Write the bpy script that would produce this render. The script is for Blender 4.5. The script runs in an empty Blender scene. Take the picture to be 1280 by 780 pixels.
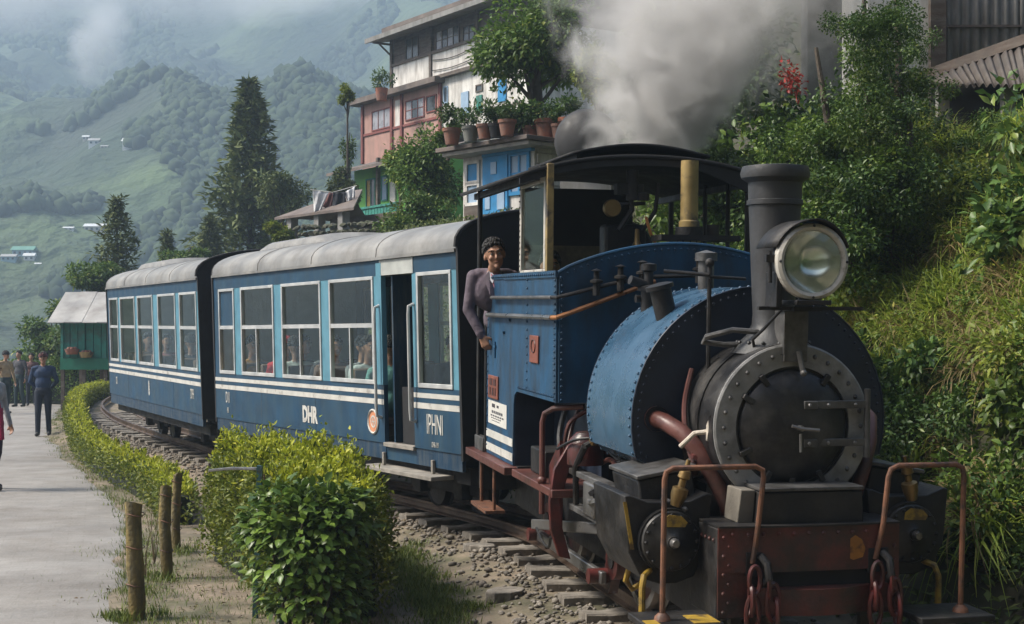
import bpy, math, random
import numpy as np
from mathutils import Vector, Matrix, noise as mnoise

# ------------------------------------------------------------------ camera, sky, sun, exposure
scene = bpy.context.scene
COL = scene.collection
FPX, CAMH, HOR = 1800.0, 1.65, 430.0
cam_d = bpy.data.cameras.new("camera")
cam = bpy.data.objects.new("camera", cam_d)
COL.objects.link(cam)
cam.location = (0, 0, CAMH)
cam.rotation_euler = (math.radians(90), 0, 0)
cam_d.sensor_width = 36
cam_d.lens = 36 * FPX / 1280
cam_d.shift_y = (HOR - 390) / 1280
cam_d.clip_start = 0.1
cam_d.clip_end = 6000
scene.camera = cam

SUN_EL, SUN_AZ = math.radians(48), math.radians(-94)      # azimuth from +Y towards +X
world = bpy.data.worlds.new("World")
scene.world = world
world.use_nodes = True
wn = world.node_tree.nodes
sky = wn.new("ShaderNodeTexSky")
sky.sky_type = 'NISHITA'
sky.sun_disc = False
sky.sun_elevation = SUN_EL
sky.sun_rotation = SUN_AZ
sky.air_density = 1.0
sky.dust_density = 4.0
sky.ozone_density = 1.0
world.node_tree.links.new(sky.outputs[0], wn["Background"].inputs[0])
wn["Background"].inputs[1].default_value = 0.085

sun_d = bpy.data.lights.new("sun", 'SUN')
sun_d.energy = 3.8
sun_d.angle = math.radians(14)
sun_d.color = (1.0, 0.93, 0.82)
sun = bpy.data.objects.new("sun", sun_d)
COL.objects.link(sun)
sdir = Vector((math.sin(SUN_AZ) * math.cos(SUN_EL), math.cos(SUN_AZ) * math.cos(SUN_EL), math.sin(SUN_EL)))
sun.rotation_euler = sdir.to_track_quat('Z', 'Y').to_euler()
sun.location = (0, 0, 60)

vs = scene.view_settings
vs.view_transform = 'Standard'
vs.look = 'None'
vs.exposure = 1.2
vs.gamma = 1.0
scene.render.engine = 'CYCLES'
cy = scene.cycles
cy.use_denoising = True
cy.max_bounces = 7
cy.diffuse_bounces = 3
cy.glossy_bounces = 3
cy.transmission_bounces = 4
cy.transparent_max_bounces = 24
cy.volume_bounces = 2
cy.volume_step_rate = .45
cy.volume_max_steps = 128
cy.caustics_reflective = False
cy.caustics_refractive = False

rnd = random.Random(7)
R = math.radians

# ------------------------------------------------------------------ helpers
class Frame:
    """local frame: local x to the picture's right, local y away, z up; turns photo pixels into local points"""
    def __init__(s, O, th, pitch=0, z=0, roll=0):
        s.M = Matrix.Translation((O[0], O[1], z)) @ Matrix.Rotation(R(th), 4, 'Z') @ Matrix.Rotation(R(pitch), 4, 'X') @ Matrix.Rotation(R(roll), 4, 'Y')
        s.I = s.M.inverted()
    def at(s, px, py, **k):
        d = Vector(((px - 640) / FPX, 1, (HOR - py) / FPX))
        o = s.I @ Vector((0, 0, CAMH))
        d = s.I.to_3x3() @ d
        ax = 'xyz'.index(list(k)[0])
        t = (list(k.values())[0] - o[ax]) / d[ax]
        return o + t * d

def pix(px, py, Y):
    return Vector(((px - 640) * Y / FPX, Y, CAMH + (HOR - py) * Y / FPX))

class MB:
    def __init__(s):
        s.v = []; s.f = []
    def add(s, vs_, fs_):
        n = len(s.v)
        s.v.extend([tuple(p) for p in vs_])
        s.f.extend([tuple(i + n for i in q) for q in fs_])
        return s
    def box(s, x0, x1, y0, y1, z0, z1):
        return s.add([(x0, y0, z0), (x1, y0, z0), (x1, y1, z0), (x0, y1, z0), (x0, y0, z1), (x1, y0, z1), (x1, y1, z1), (x0, y1, z1)],
                     [(0, 3, 2, 1), (4, 5, 6, 7), (0, 1, 5, 4), (1, 2, 6, 5), (2, 3, 7, 6), (3, 0, 4, 7)])
    def obox(s, c, size, rot):
        c = Vector(c); hx, hy, hz = [k / 2 for k in size]
        P = [c + rot @ Vector((a * hx, b * hy, d * hz)) for d in (-1, 1) for a, b in ((-1, -1), (1, -1), (1, 1), (-1, 1))]
        return s.add(P, [(0, 3, 2, 1), (4, 5, 6, 7), (0, 1, 5, 4), (1, 2, 6, 5), (2, 3, 7, 6), (3, 0, 4, 7)])
    def cyl(s, p0, p1, r0, r1=None, n=12, caps=True):
        r1 = r0 if r1 is None else r1
        p0 = Vector(p0); p1 = Vector(p1); d = (p1 - p0).normalized()
        a = d.orthogonal().normalized(); b = d.cross(a)
        V = []
        for p, r in ((p0, r0), (p1, r1)):
            for i in range(n):
                t = 2 * math.pi * i / n
                V.append(p + (a * math.cos(t) + b * math.sin(t)) * r)
        Fc = [(i, (i + 1) % n, n + (i + 1) % n, n + i) for i in range(n)]
        if caps:
            Fc += [tuple(range(n - 1, -1, -1)), tuple(range(n, 2 * n))]
        return s.add(V, Fc)
    def tube(s, pts, r, n=8, closed=False, radii=None):
        P = [Vector(p) for p in pts]; m = len(P); V = []
        prev = None
        for i, p in enumerate(P):
            if closed:
                d = (P[(i + 1) % m] - P[i - 1]).normalized()
            else:
                d = (P[min(i + 1, m - 1)] - P[max(i - 1, 0)]).normalized()
            if prev is None:
                a = d.orthogonal().normalized()
            else:
                a = (prev - d * prev.dot(d))
                a = a.normalized() if a.length > 1e-6 else d.orthogonal().normalized()
            prev = a
            b = d.cross(a)
            rr = radii[i] if radii else r
            for k in range(n):
                t = 2 * math.pi * k / n
                V.append(p + (a * math.cos(t) + b * math.sin(t)) * rr)
        Fc = []
        for i in range(m if closed else m - 1):
            j = (i + 1) % m
            for k in range(n):
                k2 = (k + 1) % n
                Fc.append((i * n + k, i * n + k2, j * n + k2, j * n + k))
        if not closed:
            Fc += [tuple(range(n - 1, -1, -1)), tuple(range((m - 1) * n, m * n))]
        return s.add(V, Fc)
    def lathe(s, prof, o, ax, n=24, a0=0.0, a1=None):
        """prof: (radius, distance along axis)"""
        o = Vector(o); ax = Vector(ax).normalized()
        a = Vector((1, 0, 0)) if abs(ax.x) < .9 else Vector((0, 1, 0))
        a = (a - ax * a.dot(ax)).normalized(); b = ax.cross(a)
        V = []
        for r, h in prof:
            for i in range(n):
                t = 2 * math.pi * i / n
                V.append(o + ax * h + (a * math.cos(t) + b * math.sin(t)) * max(r, 1e-4))
        Fc = []
        for j in range(len(prof) - 1):
            for i in range(n):
                k = (i + 1) % n
                Fc.append((j * n + i, j * n + k, (j + 1) * n + k, (j + 1) * n + i))
        return s.add(V, Fc)
    def prism(s, poly, axis, h0, h1):
        """poly: 2D points (u,v); axis 'x': (h,u,v), 'y': (u,h,v), 'z': (u,v,h)"""
        n = len(poly)
        def mk(u, v, h):
            return {'x': (h, u, v), 'y': (u, h, v), 'z': (u, v, h)}[axis]
        V = [mk(u, v, h0) for u, v in poly] + [mk(u, v, h1) for u, v in poly]
        Fc = [(i, (i + 1) % n, n + (i + 1) % n, n + i) for i in range(n)] + [tuple(range(n - 1, -1, -1)), tuple(range(n, 2 * n))]
        return s.add(V, Fc)
    def ell(s, c, r, nu=12, nv=8, rot=None):
        c = Vector(c)
        if not hasattr(r, '__len__'): r = (r, r, r)
        V = [Vector((0, 0, r[2]))]
        for j in range(1, nv):
            ph = math.pi * j / nv
            for i in range(nu):
                t = 2 * math.pi * i / nu
                V.append(Vector((r[0] * math.sin(ph) * math.cos(t), r[1] * math.sin(ph) * math.sin(t), r[2] * math.cos(ph))))
        V.append(Vector((0, 0, -r[2])))
        if rot: V = [rot @ p for p in V]
        V = [p + c for p in V]
        Fc = [(0, 1 + i, 1 + (i + 1) % nu) for i in range(nu)]
        for j in range(nv - 2):
            for i in range(nu):
                k = (i + 1) % nu
                Fc.append((1 + j * nu + i, 1 + (j + 1) * nu + i, 1 + (j + 1) * nu + k, 1 + j * nu + k))
        last = len(V) - 1; b = 1 + (nv - 2) * nu
        Fc += [(last, b + (i + 1) % nu, b + i) for i in range(nu)]
        return s.add(V, Fc)
    def strip(s, rows):
        """rows of equal-length point lists -> a grid surface"""
        m = len(rows[0]); V = [p for r_ in rows for p in r_]
        Fc = [(j * m + i, j * m + i + 1, (j + 1) * m + i + 1, (j + 1) * m + i) for j in range(len(rows) - 1) for i in range(m - 1)]
        return s.add(V, Fc)
    def mesh(s, name):
        me = bpy.data.meshes.new(name)
        me.from_pydata([tuple(p) for p in s.v], [], s.f)
        me.update()
        return me
    def build(s, name, mat, parent=None, smooth=35, bevel=0, kind=None, label=None, recalc=True):
        me = s.mesh(name)
        if recalc:
            import bmesh
            bm = bmesh.new(); bm.from_mesh(me)
            bmesh.ops.recalc_face_normals(bm, faces=bm.faces)
            bm.to_mesh(me); bm.free()
        if smooth:
            me.shade_smooth()
            me.set_sharp_from_angle(angle=R(smooth))
        return link(name, me, mat, parent, bevel, kind, label)

def link(name, me, mat, parent=None, bevel=0, kind=None, label=None):
    o = bpy.data.objects.new(name, me)
    COL.objects.link(o)
    if mat is not None and len(me.materials) == 0: me.materials.append(mat)
    if parent is not None: o.parent = parent
    if bevel:
        b = o.modifiers.new("bevel", 'BEVEL'); b.width = bevel; b.segments = 2; b.limit_method = 'ANGLE'; b.angle_limit = R(50)
    if kind: o["kind"] = kind
    if label: o["label"] = label
    return o

def tag(o, label, cat, group=None):
    o["label"] = label; o["category"] = cat
    if group: o["group"] = group
    return o

def thing(name, label, cat, loc=(0, 0, 0), rz=0, group=None, matrix=None):
    o = bpy.data.objects.new(name, None)
    o.empty_display_size = 0.3
    COL.objects.link(o)
    if matrix is not None: o.matrix_world = matrix
    else:
        o.location = loc; o.rotation_euler = (0, 0, rz)
    return tag(o, label, cat, group)

def copy_tree(o, parent=None):
    c = o.copy(); COL.objects.link(c); c.parent = parent
    for ch in o.children: copy_tree(ch, c)
    return c

def np_mesh(name, V, Fa, val=None):
    """V (n,3), Fa (m,k) all faces with k corners; val per-vertex grey in attribute v"""
    me = bpy.data.meshes.new(name)
    V = np.asarray(V, np.float32); Fa = np.asarray(Fa, np.int32)
    m, k = Fa.shape
    me.vertices.add(len(V)); me.vertices.foreach_set("co", V.ravel())
    me.loops.add(m * k); me.loops.foreach_set("vertex_index", Fa.ravel())
    me.polygons.add(m); me.polygons.foreach_set("loop_start", np.arange(0, m * k, k, dtype=np.int32))
    if val is not None:
        at = me.attributes.new("v", 'FLOAT', 'POINT'); at.data.foreach_set("value", np.asarray(val, np.float32))
    me.update(calc_edges=True)
    return me

def unit(a):
    return a / np.maximum(np.linalg.norm(a, axis=1, keepdims=True), 1e-9)

def leaf_arrays(P, D, N, Ln, Wd, rs, big=False, fold=.25):
    """P base points, D long axis, N face normals, lengths, widths -> verts, tris, v"""
    n = len(P)
    D = unit(D); S = unit(np.cross(D, N)); N = np.cross(S, D)
    Ln = Ln[:, None]; Wd = Wd[:, None]
    if big:
        pts = [P, P + D * Ln * .30 + S * Wd * .5 + N * Wd * fold, P + D * Ln * .68 + S * Wd * .38 + N * Wd * fold * .6,
               P + D * Ln - N * Ln * .12, P + D * Ln * .68 - S * Wd * .38 + N * Wd * fold * .6, P + D * Ln * .30 - S * Wd * .5 + N * Wd * fold, P + D * Ln * .5 + N * Ln * .03]
        V = np.stack(pts, 1).reshape(-1, 3)
        b = (np.arange(n) * 7)[:, None]
        tri = np.array([[0, 1, 6], [1, 2, 6], [2, 3, 6], [3, 4, 6], [4, 5, 6], [5, 0, 6]])
        Fa = (b[:, :, None] + tri[None]).reshape(-1, 3)
        k = 7
    else:
        pts = [P, P + D * Ln * .45 + S * Wd * .5 + N * Wd * fold, P + D * Ln, P + D * Ln * .45 - S * Wd * .5 + N * Wd * fold]
        V = np.stack(pts, 1).reshape(-1, 3)
        b = (np.arange(n) * 4)[:, None]
        tri = np.array([[0, 1, 2], [0, 2, 3]])
        Fa = (b[:, :, None] + tri[None]).reshape(-1, 3)
        k = 4
    v = np.repeat(rs.random(n), k)
    return V, Fa, v

class Leaves:
    def __init__(s): s.V = []; s.F = []; s.v = []; s.n = 0
    def add(s, V, Fa, v):
        s.V.append(V); s.F.append(Fa + s.n); s.v.append(v); s.n += len(V)
    def mesh(s, name):
        return np_mesh(name, np.concatenate(s.V), np.concatenate(s.F), np.concatenate(s.v))

def blob_points(rs, n, c, r, shell=.55, up=-1.0):
    """points in a shell of an ellipsoid, with outward directions"""
    u = unit(rs.normal(size=(n * 3, 3)))
    u = u[u[:, 2] > up][:n]
    k = shell + (1 - shell) * rs.random((len(u), 1)) ** .6
    return np.asarray(c) + u * np.asarray(r) * k, u

# ------------------------------------------------------------------ materials
MATS = {}
def nodes_of(m):
    m.use_nodes = True
    return m.node_tree.nodes, m.node_tree.links

def mat(name, col, rough=.6, metal=0., var=.25, scale=6., col2=None, col2_amt=.5, col2_scale=2.5, bump=.15, bscale=40., spec=.5, streak=None, coat=0., contrast=.12, coords='Object'):
    """paint / stone / wood with fine tone variation, patches of a second colour, bump, optional run-down streaks"""
    if name in MATS: return MATS[name]
    m = bpy.data.materials.new(name); MATS[name] = m
    N, L = nodes_of(m)
    b = N["Principled BSDF"]
    b.inputs["Roughness"].default_value = rough
    b.inputs["Metallic"].default_value = metal
    b.inputs["Specular IOR Level"].default_value = spec
    if coat: b.inputs["Coat Weight"].default_value = coat; b.inputs["Coat Roughness"].default_value = .25
    tc = N.new("ShaderNodeTexCoord")
    n1 = N.new("ShaderNodeTexNoise"); n1.inputs["Scale"].default_value = scale; n1.inputs["Detail"].default_value = 6
    L.new(tc.outputs[coords], n1.inputs["Vector"])
    r1 = N.new("ShaderNodeMapRange"); r1.inputs[1].default_value = .3; r1.inputs[2].default_value = .7
    r1.inputs[3].default_value = 1 - var; r1.inputs[4].default_value = 1 + var
    L.new(n1.outputs["Fac"], r1.inputs[0])
    base = N.new("ShaderNodeRGB"); base.outputs[0].default_value = (*col, 1)
    cur = base.outputs[0]
    if col2 is not None:
        n2 = N.new("ShaderNodeTexNoise"); n2.inputs["Scale"].default_value = col2_scale; n2.inputs["Detail"].default_value = 8; n2.inputs["Roughness"].default_value = .65
        mp = N.new("ShaderNodeMapping"); mp.inputs["Location"].default_value = (3.1, 1.7, 5.3)
        if streak: mp.inputs["Scale"].default_value = streak
        L.new(tc.outputs[coords], mp.inputs[0]); L.new(mp.outputs[0], n2.inputs["Vector"])
        r2 = N.new("ShaderNodeMapRange"); t = .5 + (.5 - col2_amt) * .5
        r2.inputs[1].default_value = t - contrast * .5; r2.inputs[2].default_value = t + contrast * .5
        L.new(n2.outputs["Fac"], r2.inputs[0])
        mx = N.new("ShaderNodeMix"); mx.data_type = 'RGBA'
        L.new(r2.outputs[0], mx.inputs[0]); L.new(cur, mx.inputs[6]); mx.inputs[7].default_value = (*col2, 1)
        cur = mx.outputs[2]
    mu = N.new("ShaderNodeMix"); mu.data_type = 'RGBA'; mu.blend_type = 'MULTIPLY'; mu.inputs[0].default_value = 1
    L.new(cur, mu.inputs[6]); L.new(r1.outputs[0], mu.inputs[7])
    L.new(mu.outputs[2], b.inputs["Base Color"])
    rr = N.new("ShaderNodeMapRange"); rr.inputs[1].default_value = .3; rr.inputs[2].default_value = .7
    rr.inputs[3].default_value = max(rough - .12, .05); rr.inputs[4].default_value = min(rough + .15, 1)
    L.new(n1.outputs["Fac"], rr.inputs[0]); L.new(rr.outputs[0], b.inputs["Roughness"])
    if bump:
        n3 = N.new("ShaderNodeTexNoise"); n3.inputs["Scale"].default_value = bscale; n3.inputs["Detail"].default_value = 4
        L.new(tc.outputs[coords], n3.inputs["Vector"])
        bp = N.new("ShaderNodeBump"); bp.inputs["Strength"].default_value = bump; bp.inputs["Distance"].default_value = .02
        L.new(n3.outputs["Fac"], bp.inputs["Height"]); L.new(bp.outputs[0], b.inputs["Normal"])
    return m

def leafmat(name, a, b_, c=None, trans=.3, rough=.5, objvar=.3):
    """leaf colours from a to b by leaf, tone by plant, light passing through"""
    if name in MATS: return MATS[name]
    m = bpy.data.materials.new(name); MATS[name] = m
    N, L = nodes_of(m)
    b = N["Principled BSDF"]; b.inputs["Roughness"].default_value = rough
    b.inputs["Specular IOR Level"].default_value = .35
    at = N.new("ShaderNodeAttribute"); at.attribute_name = "v"
    cr = N.new("ShaderNodeValToRGB")
    cr.color_ramp.elements[0].color = (*a, 1); cr.color_ramp.elements[1].color = (*b_, 1)
    if c is not None:
        e = cr.color_ramp.elements.new(.93); e.color = (*b_, 1); cr.color_ramp.elements[2].color = (*c, 1)
    L.new(at.outputs["Fac"], cr.inputs[0])
    oi = N.new("ShaderNodeObjectInfo")
    mr = N.new("ShaderNodeMapRange"); mr.inputs[3].default_value = 1 - objvar; mr.inputs[4].default_value = 1 + objvar
    L.new(oi.outputs["Random"], mr.inputs[0])
    mu = N.new("ShaderNodeMix"); mu.data_type = 'RGBA'; mu.blend_type = 'MULTIPLY'; mu.inputs[0].default_value = 1
    L.new(cr.outputs[0], mu.inputs[6]); L.new(mr.outputs[0], mu.inputs[7])
    L.new(mu.outputs[2], b.inputs["Base Color"])
    tr = N.new("ShaderNodeBsdfTranslucent"); L.new(mu.outputs[2], tr.inputs[0])
    ms = N.new("ShaderNodeMixShader"); ms.inputs[0].default_value = trans
    L.new(b.outputs[0], ms.inputs[1]); L.new(tr.outputs[0], ms.inputs[2])
    L.new(ms.outputs[0], N["Material Output"].inputs[0])
    return m

def glassmat(name, tint=(.93, .97, .95), refl=.04, rough=.03):
    if name in MATS: return MATS[name]
    m = bpy.data.materials.new(name); MATS[name] = m
    N, L = nodes_of(m); N.remove(N["Principled BSDF"])
    t = N.new("ShaderNodeBsdfTransparent"); t.inputs[0].default_value = (*tint, 1)
    g = N.new("ShaderNodeBsdfGlossy"); g.inputs["Roughness"].default_value = rough; g.inputs[0].default_value = (.95, .97, .93, 1)
    lw = N.new("ShaderNodeLayerWeight"); lw.inputs[0].default_value = .5
    fr = N.new("ShaderNodeMath"); fr.operation = 'POWER'; fr.inputs[1].default_value = 3.5; L.new(lw.outputs["Facing"], fr.inputs[0])
    ad = N.new("ShaderNodeMath"); ad.operation = 'MULTIPLY_ADD'; ad.inputs[1].default_value = .25; ad.inputs[2].default_value = refl; ad.use_clamp = True
    L.new(fr.outputs[0], ad.inputs[0])
    ms = N.new("ShaderNodeMixShader"); L.new(ad.outputs[0], ms.inputs[0]); L.new(t.outputs[0], ms.inputs[1]); L.new(g.outputs[0], ms.inputs[2])
    L.new(ms.outputs[0], N["Material Output"].inputs[0])
    return m

m_coach = mat("coach_blue_paint", (.011, .05, .102), .5, spec=.3, var=.24, scale=3, col2=(.03, .066, .095), col2_amt=.42, col2_scale=2.2, streak=(3, 3, .5), bump=.22, bscale=2.6, contrast=.35)
m_coachlo = mat("coach_blue_paint_grimy", (.011, .04, .08), .55, spec=.3, var=.2, scale=3, col2=(.075, .09, .1), col2_amt=.33, col2_scale=3.2, streak=(4, 4, .6), bump=.06, contrast=.3)
m_ltblue = mat("pillar_light_blue_paint", (.095, .25, .33), .5, var=.15, col2=(.05, .17, .27), col2_amt=.25, col2_scale=4, streak=(3, 3, .4), bump=.05)
m_cream = mat("cream_white_paint", (.55, .54, .5), .55, var=.12, col2=(.32, .3, .27), col2_amt=.28, col2_scale=6, bump=.08)
m_frame = mat("window_frame_aluminium", (.5, .51, .5), .45, metal=.3, var=.15, bump=.05)
m_roof = mat("coach_roof_grey", (.3, .295, .28), .5, metal=.15, var=.15, scale=2, col2=(.15, .145, .135), col2_amt=.46, col2_scale=1.9, bump=.12, bscale=9, contrast=.3)
m_black = mat("black_rubber", (.012, .012, .013), .75, var=.3, bump=.1)
m_loco = mat("loco_blue_paint", (.012, .072, .155), .46, spec=.35, var=.15, scale=4, col2=(.016, .034, .058), col2_amt=.47, col2_scale=3.4, streak=(1.5, 1.5, .5), bump=.1, bscale=14, contrast=.3)
m_tank = mat("tank_blue_gloss_paint", (.024, .075, .135), .27, var=.12, scale=5, col2=(.06, .115, .18), col2_amt=.4, col2_scale=3.5, streak=(.6, .6, 1.8), bump=.07, bscale=18, spec=.6, contrast=.6)
m_navy = mat("dark_navy_paint", (.012, .02, .038), .45, var=.3, scale=5, bump=.12, bscale=18)
m_iron = mat("sooty_black_iron", (.013, .013, .014), .5, spec=.35, var=.4, scale=7, col2=(.035, .031, .027), col2_amt=.35, col2_scale=5, bump=.2, bscale=30, contrast=.3)
m_smoke = mat("smokebox_black", (.016, .016, .017), .38, metal=.2, var=.4, scale=6, col2=(.07, .066, .06), col2_amt=.3, col2_scale=4, bump=.15, bscale=25, contrast=.3)
m_grey = mat("worn_grey_steel", (.13, .128, .125), .45, metal=.4, var=.25, scale=8, col2=(.05, .047, .044), col2_amt=.45, col2_scale=6, bump=.15, contrast=.3)
m_steel = mat("bright_steel", (.2, .195, .19), .35, metal=.7, var=.25, bump=.1)
m_chim = mat("chimney_grey_black", (.045, .047, .05), .5, var=.25, scale=5, col2=(.025, .025, .027), col2_amt=.4, bump=.12, contrast=.3)
m_red = mat("faded_red_paint", (.12, .018, .015), .42, var=.3, scale=8, col2=(.03, .018, .015), col2_amt=.5, col2_scale=5, bump=.15, contrast=.3)
m_beam = mat("grimy_red_brown_beam", (.095, .022, .016), .5, var=.4, scale=6, col2=(.028, .02, .017), col2_amt=.45, col2_scale=4.5, bump=.25, contrast=.25)
m_redpipe = mat("red_oxide_pipe", (.105, .038, .03), .42, var=.3, col2=(.05, .025, .02), col2_amt=.4, bump=.1)
m_rust = mat("rusty_tube", (.17, .075, .04), .6, var=.3, scale=12, col2=(.07, .04, .03), col2_amt=.4, col2_scale=10, bump=.2)
m_copper = mat("copper_handrail", (.5, .22, .09), .35, metal=.6, var=.2, bump=.05)
m_brass = mat("brass", (.2, .135, .055), .4, metal=.8, var=.3, bump=.1)
m_yellow = mat("yellow_paint", (.36, .23, .03), .5, var=.3, col2=(.12, .08, .03), col2_amt=.4, col2_scale=12, bump=.15)
m_buff = mat("buff_yellow_paint", (.3, .215, .08), .5, var=.3, col2=(.06, .05, .04), col2_amt=.45, col2_scale=5, bump=.1)
m_beige = mat("cab_inner_beige", (.2, .17, .12), .6, var=.25, col2=(.09, .08, .06), col2_amt=.4, col2_scale=3, bump=.1)
m_white = mat("white_paint", (.7, .7, .68), .5, var=.1, bump=.05)
m_lampwhite = mat("lamp_rim_off_white", (.5, .48, .43), .45, var=.15, col2=(.25, .22, .18), col2_amt=.3, col2_scale=14, bump=.1)
m_chrome = mat("lamp_reflector", (.75, .76, .75), .12, metal=1., var=.05, bump=.0)
m_glass = glassmat("coach_window_glass")
m_lens = glassmat("lamp_lens_glass", (.85, .9, .85), .06, .02)
m_orange = mat("orange_emblem", (.6, .25, .13), .5, var=.1, bump=.03)
m_plate = mat("red_number_plate", (.2, .062, .038), .5, var=.25, bump=.1)
m_paper = mat("paper_notice", (.6, .59, .55), .7, var=.08, bump=.05)
m_ink = mat("printed_ink", (.06, .06, .07), .7, var=.1, bump=0)
# ------------------------------------------------------------------ the lie of the land
LOCO = Frame((1.51, 8.2), 12.8, 1.9, 0.0)
CO1 = Frame((.449, 13.375), 30, .3, .1, -1.5)
CO2 = Frame((-3.294, 19.92), 26, .8, .15, -2.0)
RAIL = -.11                                       # rail head below the vehicles' zero
ctrl = [(3.6, -1.0, -.32), (2.62, 3.3, -.17), (1.96, 6.2, -.07), (1.51, 8.2, 0), (.98, 10.54, .07), (.46, 12.9, .11), (-.62, 15.25, .12), (-1.85, 17.35, .13), (-3.05, 19.45, .145),
        (-4.6, 22.7, .19), (-6.14, 25.76, .24), (-8.0, 30, .3), (-9.6, 35, .38), (-10.5, 41, .46), (-10.7, 50, .55), (-9.6, 62, .7)]
def catmull(P, k=12):
    P = [np.array(p, float) for p in P]; out = []
    for i in range(len(P) - 1):
        a = P[max(i - 1, 0)]; b = P[i]; c = P[i + 1]; d = P[min(i + 2, len(P) - 1)]
        for j in range(k):
            t = j / k
            out.append(.5 * ((2 * b) + (c - a) * t + (2 * a - 5 * b + 4 * c - d) * t * t + (3 * b - a - 3 * c + d) * t ** 3))
    out.append(P[-1])
    return np.array(out)
TRK = catmull(ctrl)
TTAN = np.gradient(TRK, axis=0); TTAN[:, 2] *= 1; TTAN = unit(TTAN)
TARC = np.concatenate([[0], np.cumsum(np.linalg.norm(np.diff(TRK, axis=0), axis=1))])
def track_at(s):
    i = np.interp(s, TARC, np.arange(len(TARC)))
    p = np.array([np.interp(i, np.arange(len(TARC)), TRK[:, k]) for k in range(3)])
    t = np.array([np.interp(i, np.arange(len(TARC)), TTAN[:, k]) for k in range(3)])
    return p, t / np.linalg.norm(t)
def track_d(X, Y):
    """signed distance from the track centre (+ towards the hill) and the rail height there"""
    X = np.asarray(X, float); Y = np.asarray(Y, float); sh = X.shape
    x = X.ravel(); y = Y.ravel()
    dd = np.empty(len(x)); zz = np.empty(len(x))
    for i0 in range(0, len(x), 20000):
        sl = slice(i0, i0 + 20000)
        dx = x[sl, None] - TRK[None, :, 0]; dy = y[sl, None] - TRK[None, :, 1]
        q = dx * dx + dy * dy; j = q.argmin(1); r = np.arange(len(j))
        t = TTAN[j]
        cross = dx[r, j] * t[:, 1] - dy[r, j] * t[:, 0]
        along = dx[r, j] * t[:, 0] + dy[r, j] * t[:, 1]
        big = np.sqrt(q[r, j])
        dd[sl] = np.where(np.abs(along) > .6, np.sign(cross) * big, cross)
        zz[sl] = TRK[j, 2]
    return dd.reshape(sh), zz.reshape(sh) + RAIL
PATHZ = -.30
def smooth01(t):
    t = np.clip(t, 0, 1); return t * t * (3 - 2 * t)
def wob(X, Y, s, seed=0):
    X = np.asarray(X, float); Y = np.asarray(Y, float)
    return (np.sin(X * s + seed) * np.cos(Y * s * 1.13 + seed * 2.1) + .5 * np.sin(X * s * 2.3 - Y * s * 1.7 + seed * 3.3) + .3 * np.cos(X * s * 4.1 + Y * s * 3.7 + seed)) / 1.8
def ground_z(X, Y):
    d, zt = track_d(X, Y)
    X = np.asarray(X, float); Y = np.asarray(Y, float)
    bed = zt - .17
    # hill side
    h = np.where(d < 4.4, (d - 1.15) * 1.15, 3.74 + (d - 4.4) * .16)
    h = np.where(d > 9.5, 3.74 + 5.1 * .16 + (d - 9.5) * np.where(Y < 34, .55, .8), h)
    h = np.minimum(h, 26 + 0 * h)
    h = h + wob(X, Y, 1.6, 1) * .16 * np.clip(d - 1.2, 0, 1) + wob(X, Y, .45, 4) * .3 * np.clip((d - 5) / 4, 0, 1)
    right = bed + np.maximum(h, 0)
    # path side
    k = smooth01((-d - .8) / .7)
    left = bed * (1 - k) + (PATHZ - .012) * k + wob(X, Y, 2.2, 2) * .012 * k
    fall = np.maximum(-d - 11, 0) * .55 + np.maximum(Y - 52, 0) * .32 * smooth01((-d + 2) / 5)
    left = left - fall
    fr = smooth01((Y - 62) / 20)
    right = right * (1 - fr) + fr * (right * .4 - (Y - 62) * .2)
    g = np.where(d > 0, right, left)
    # unseen slope added behind the camera to keep sky light off the locomotive front
    return np.maximum(g, np.where(Y < -3, (-3 - Y) * 1.05 + wob(X, Y, .5, 9) * .8 - .5, -99))
def gz(x, y): return float(ground_z(np.array([x]), np.array([y]))[0])

m_soil = mat("dirt_ground", (.22, .175, .13), .95, var=.3, scale=3, col2=(.085, .085, .045), col2_amt=.42, col2_scale=1.3, bump=.5, bscale=22, contrast=.25)
m_bank = mat("bank_soil", (.035, .04, .018), .95, var=.4, scale=2, col2=(.06, .05, .03), col2_amt=.4, col2_scale=1.5, bump=.6, bscale=8, contrast=.3)
m_path = mat("path_concrete", (.31, .295, .275), .85, var=.09, scale=1.4, col2=(.2, .182, .162), col2_amt=.45, col2_scale=1.1, streak=(1, 1.1, 1), bump=.3, bscale=30, contrast=.3)
m_ballast = mat("ballast_stone", (.26, .235, .2), .9, var=.5, scale=7, col2=(.1, .085, .07), col2_amt=.45, col2_scale=3, bump=.3, bscale=30, contrast=.3, coords='Object')
m_sleeper = mat("weathered_sleeper", (.27, .245, .21), .9, var=.3, scale=5, col2=(.1, .085, .07), col2_amt=.4, col2_scale=6, streak=(1, 5, 1), bump=.4, bscale=30, contrast=.3)
m_rail = mat("rusty_rail_steel", (.14, .1, .075), .45, metal=.5, var=.2, col2=(.08, .05, .035), col2_amt=.5, bump=.15)

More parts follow.
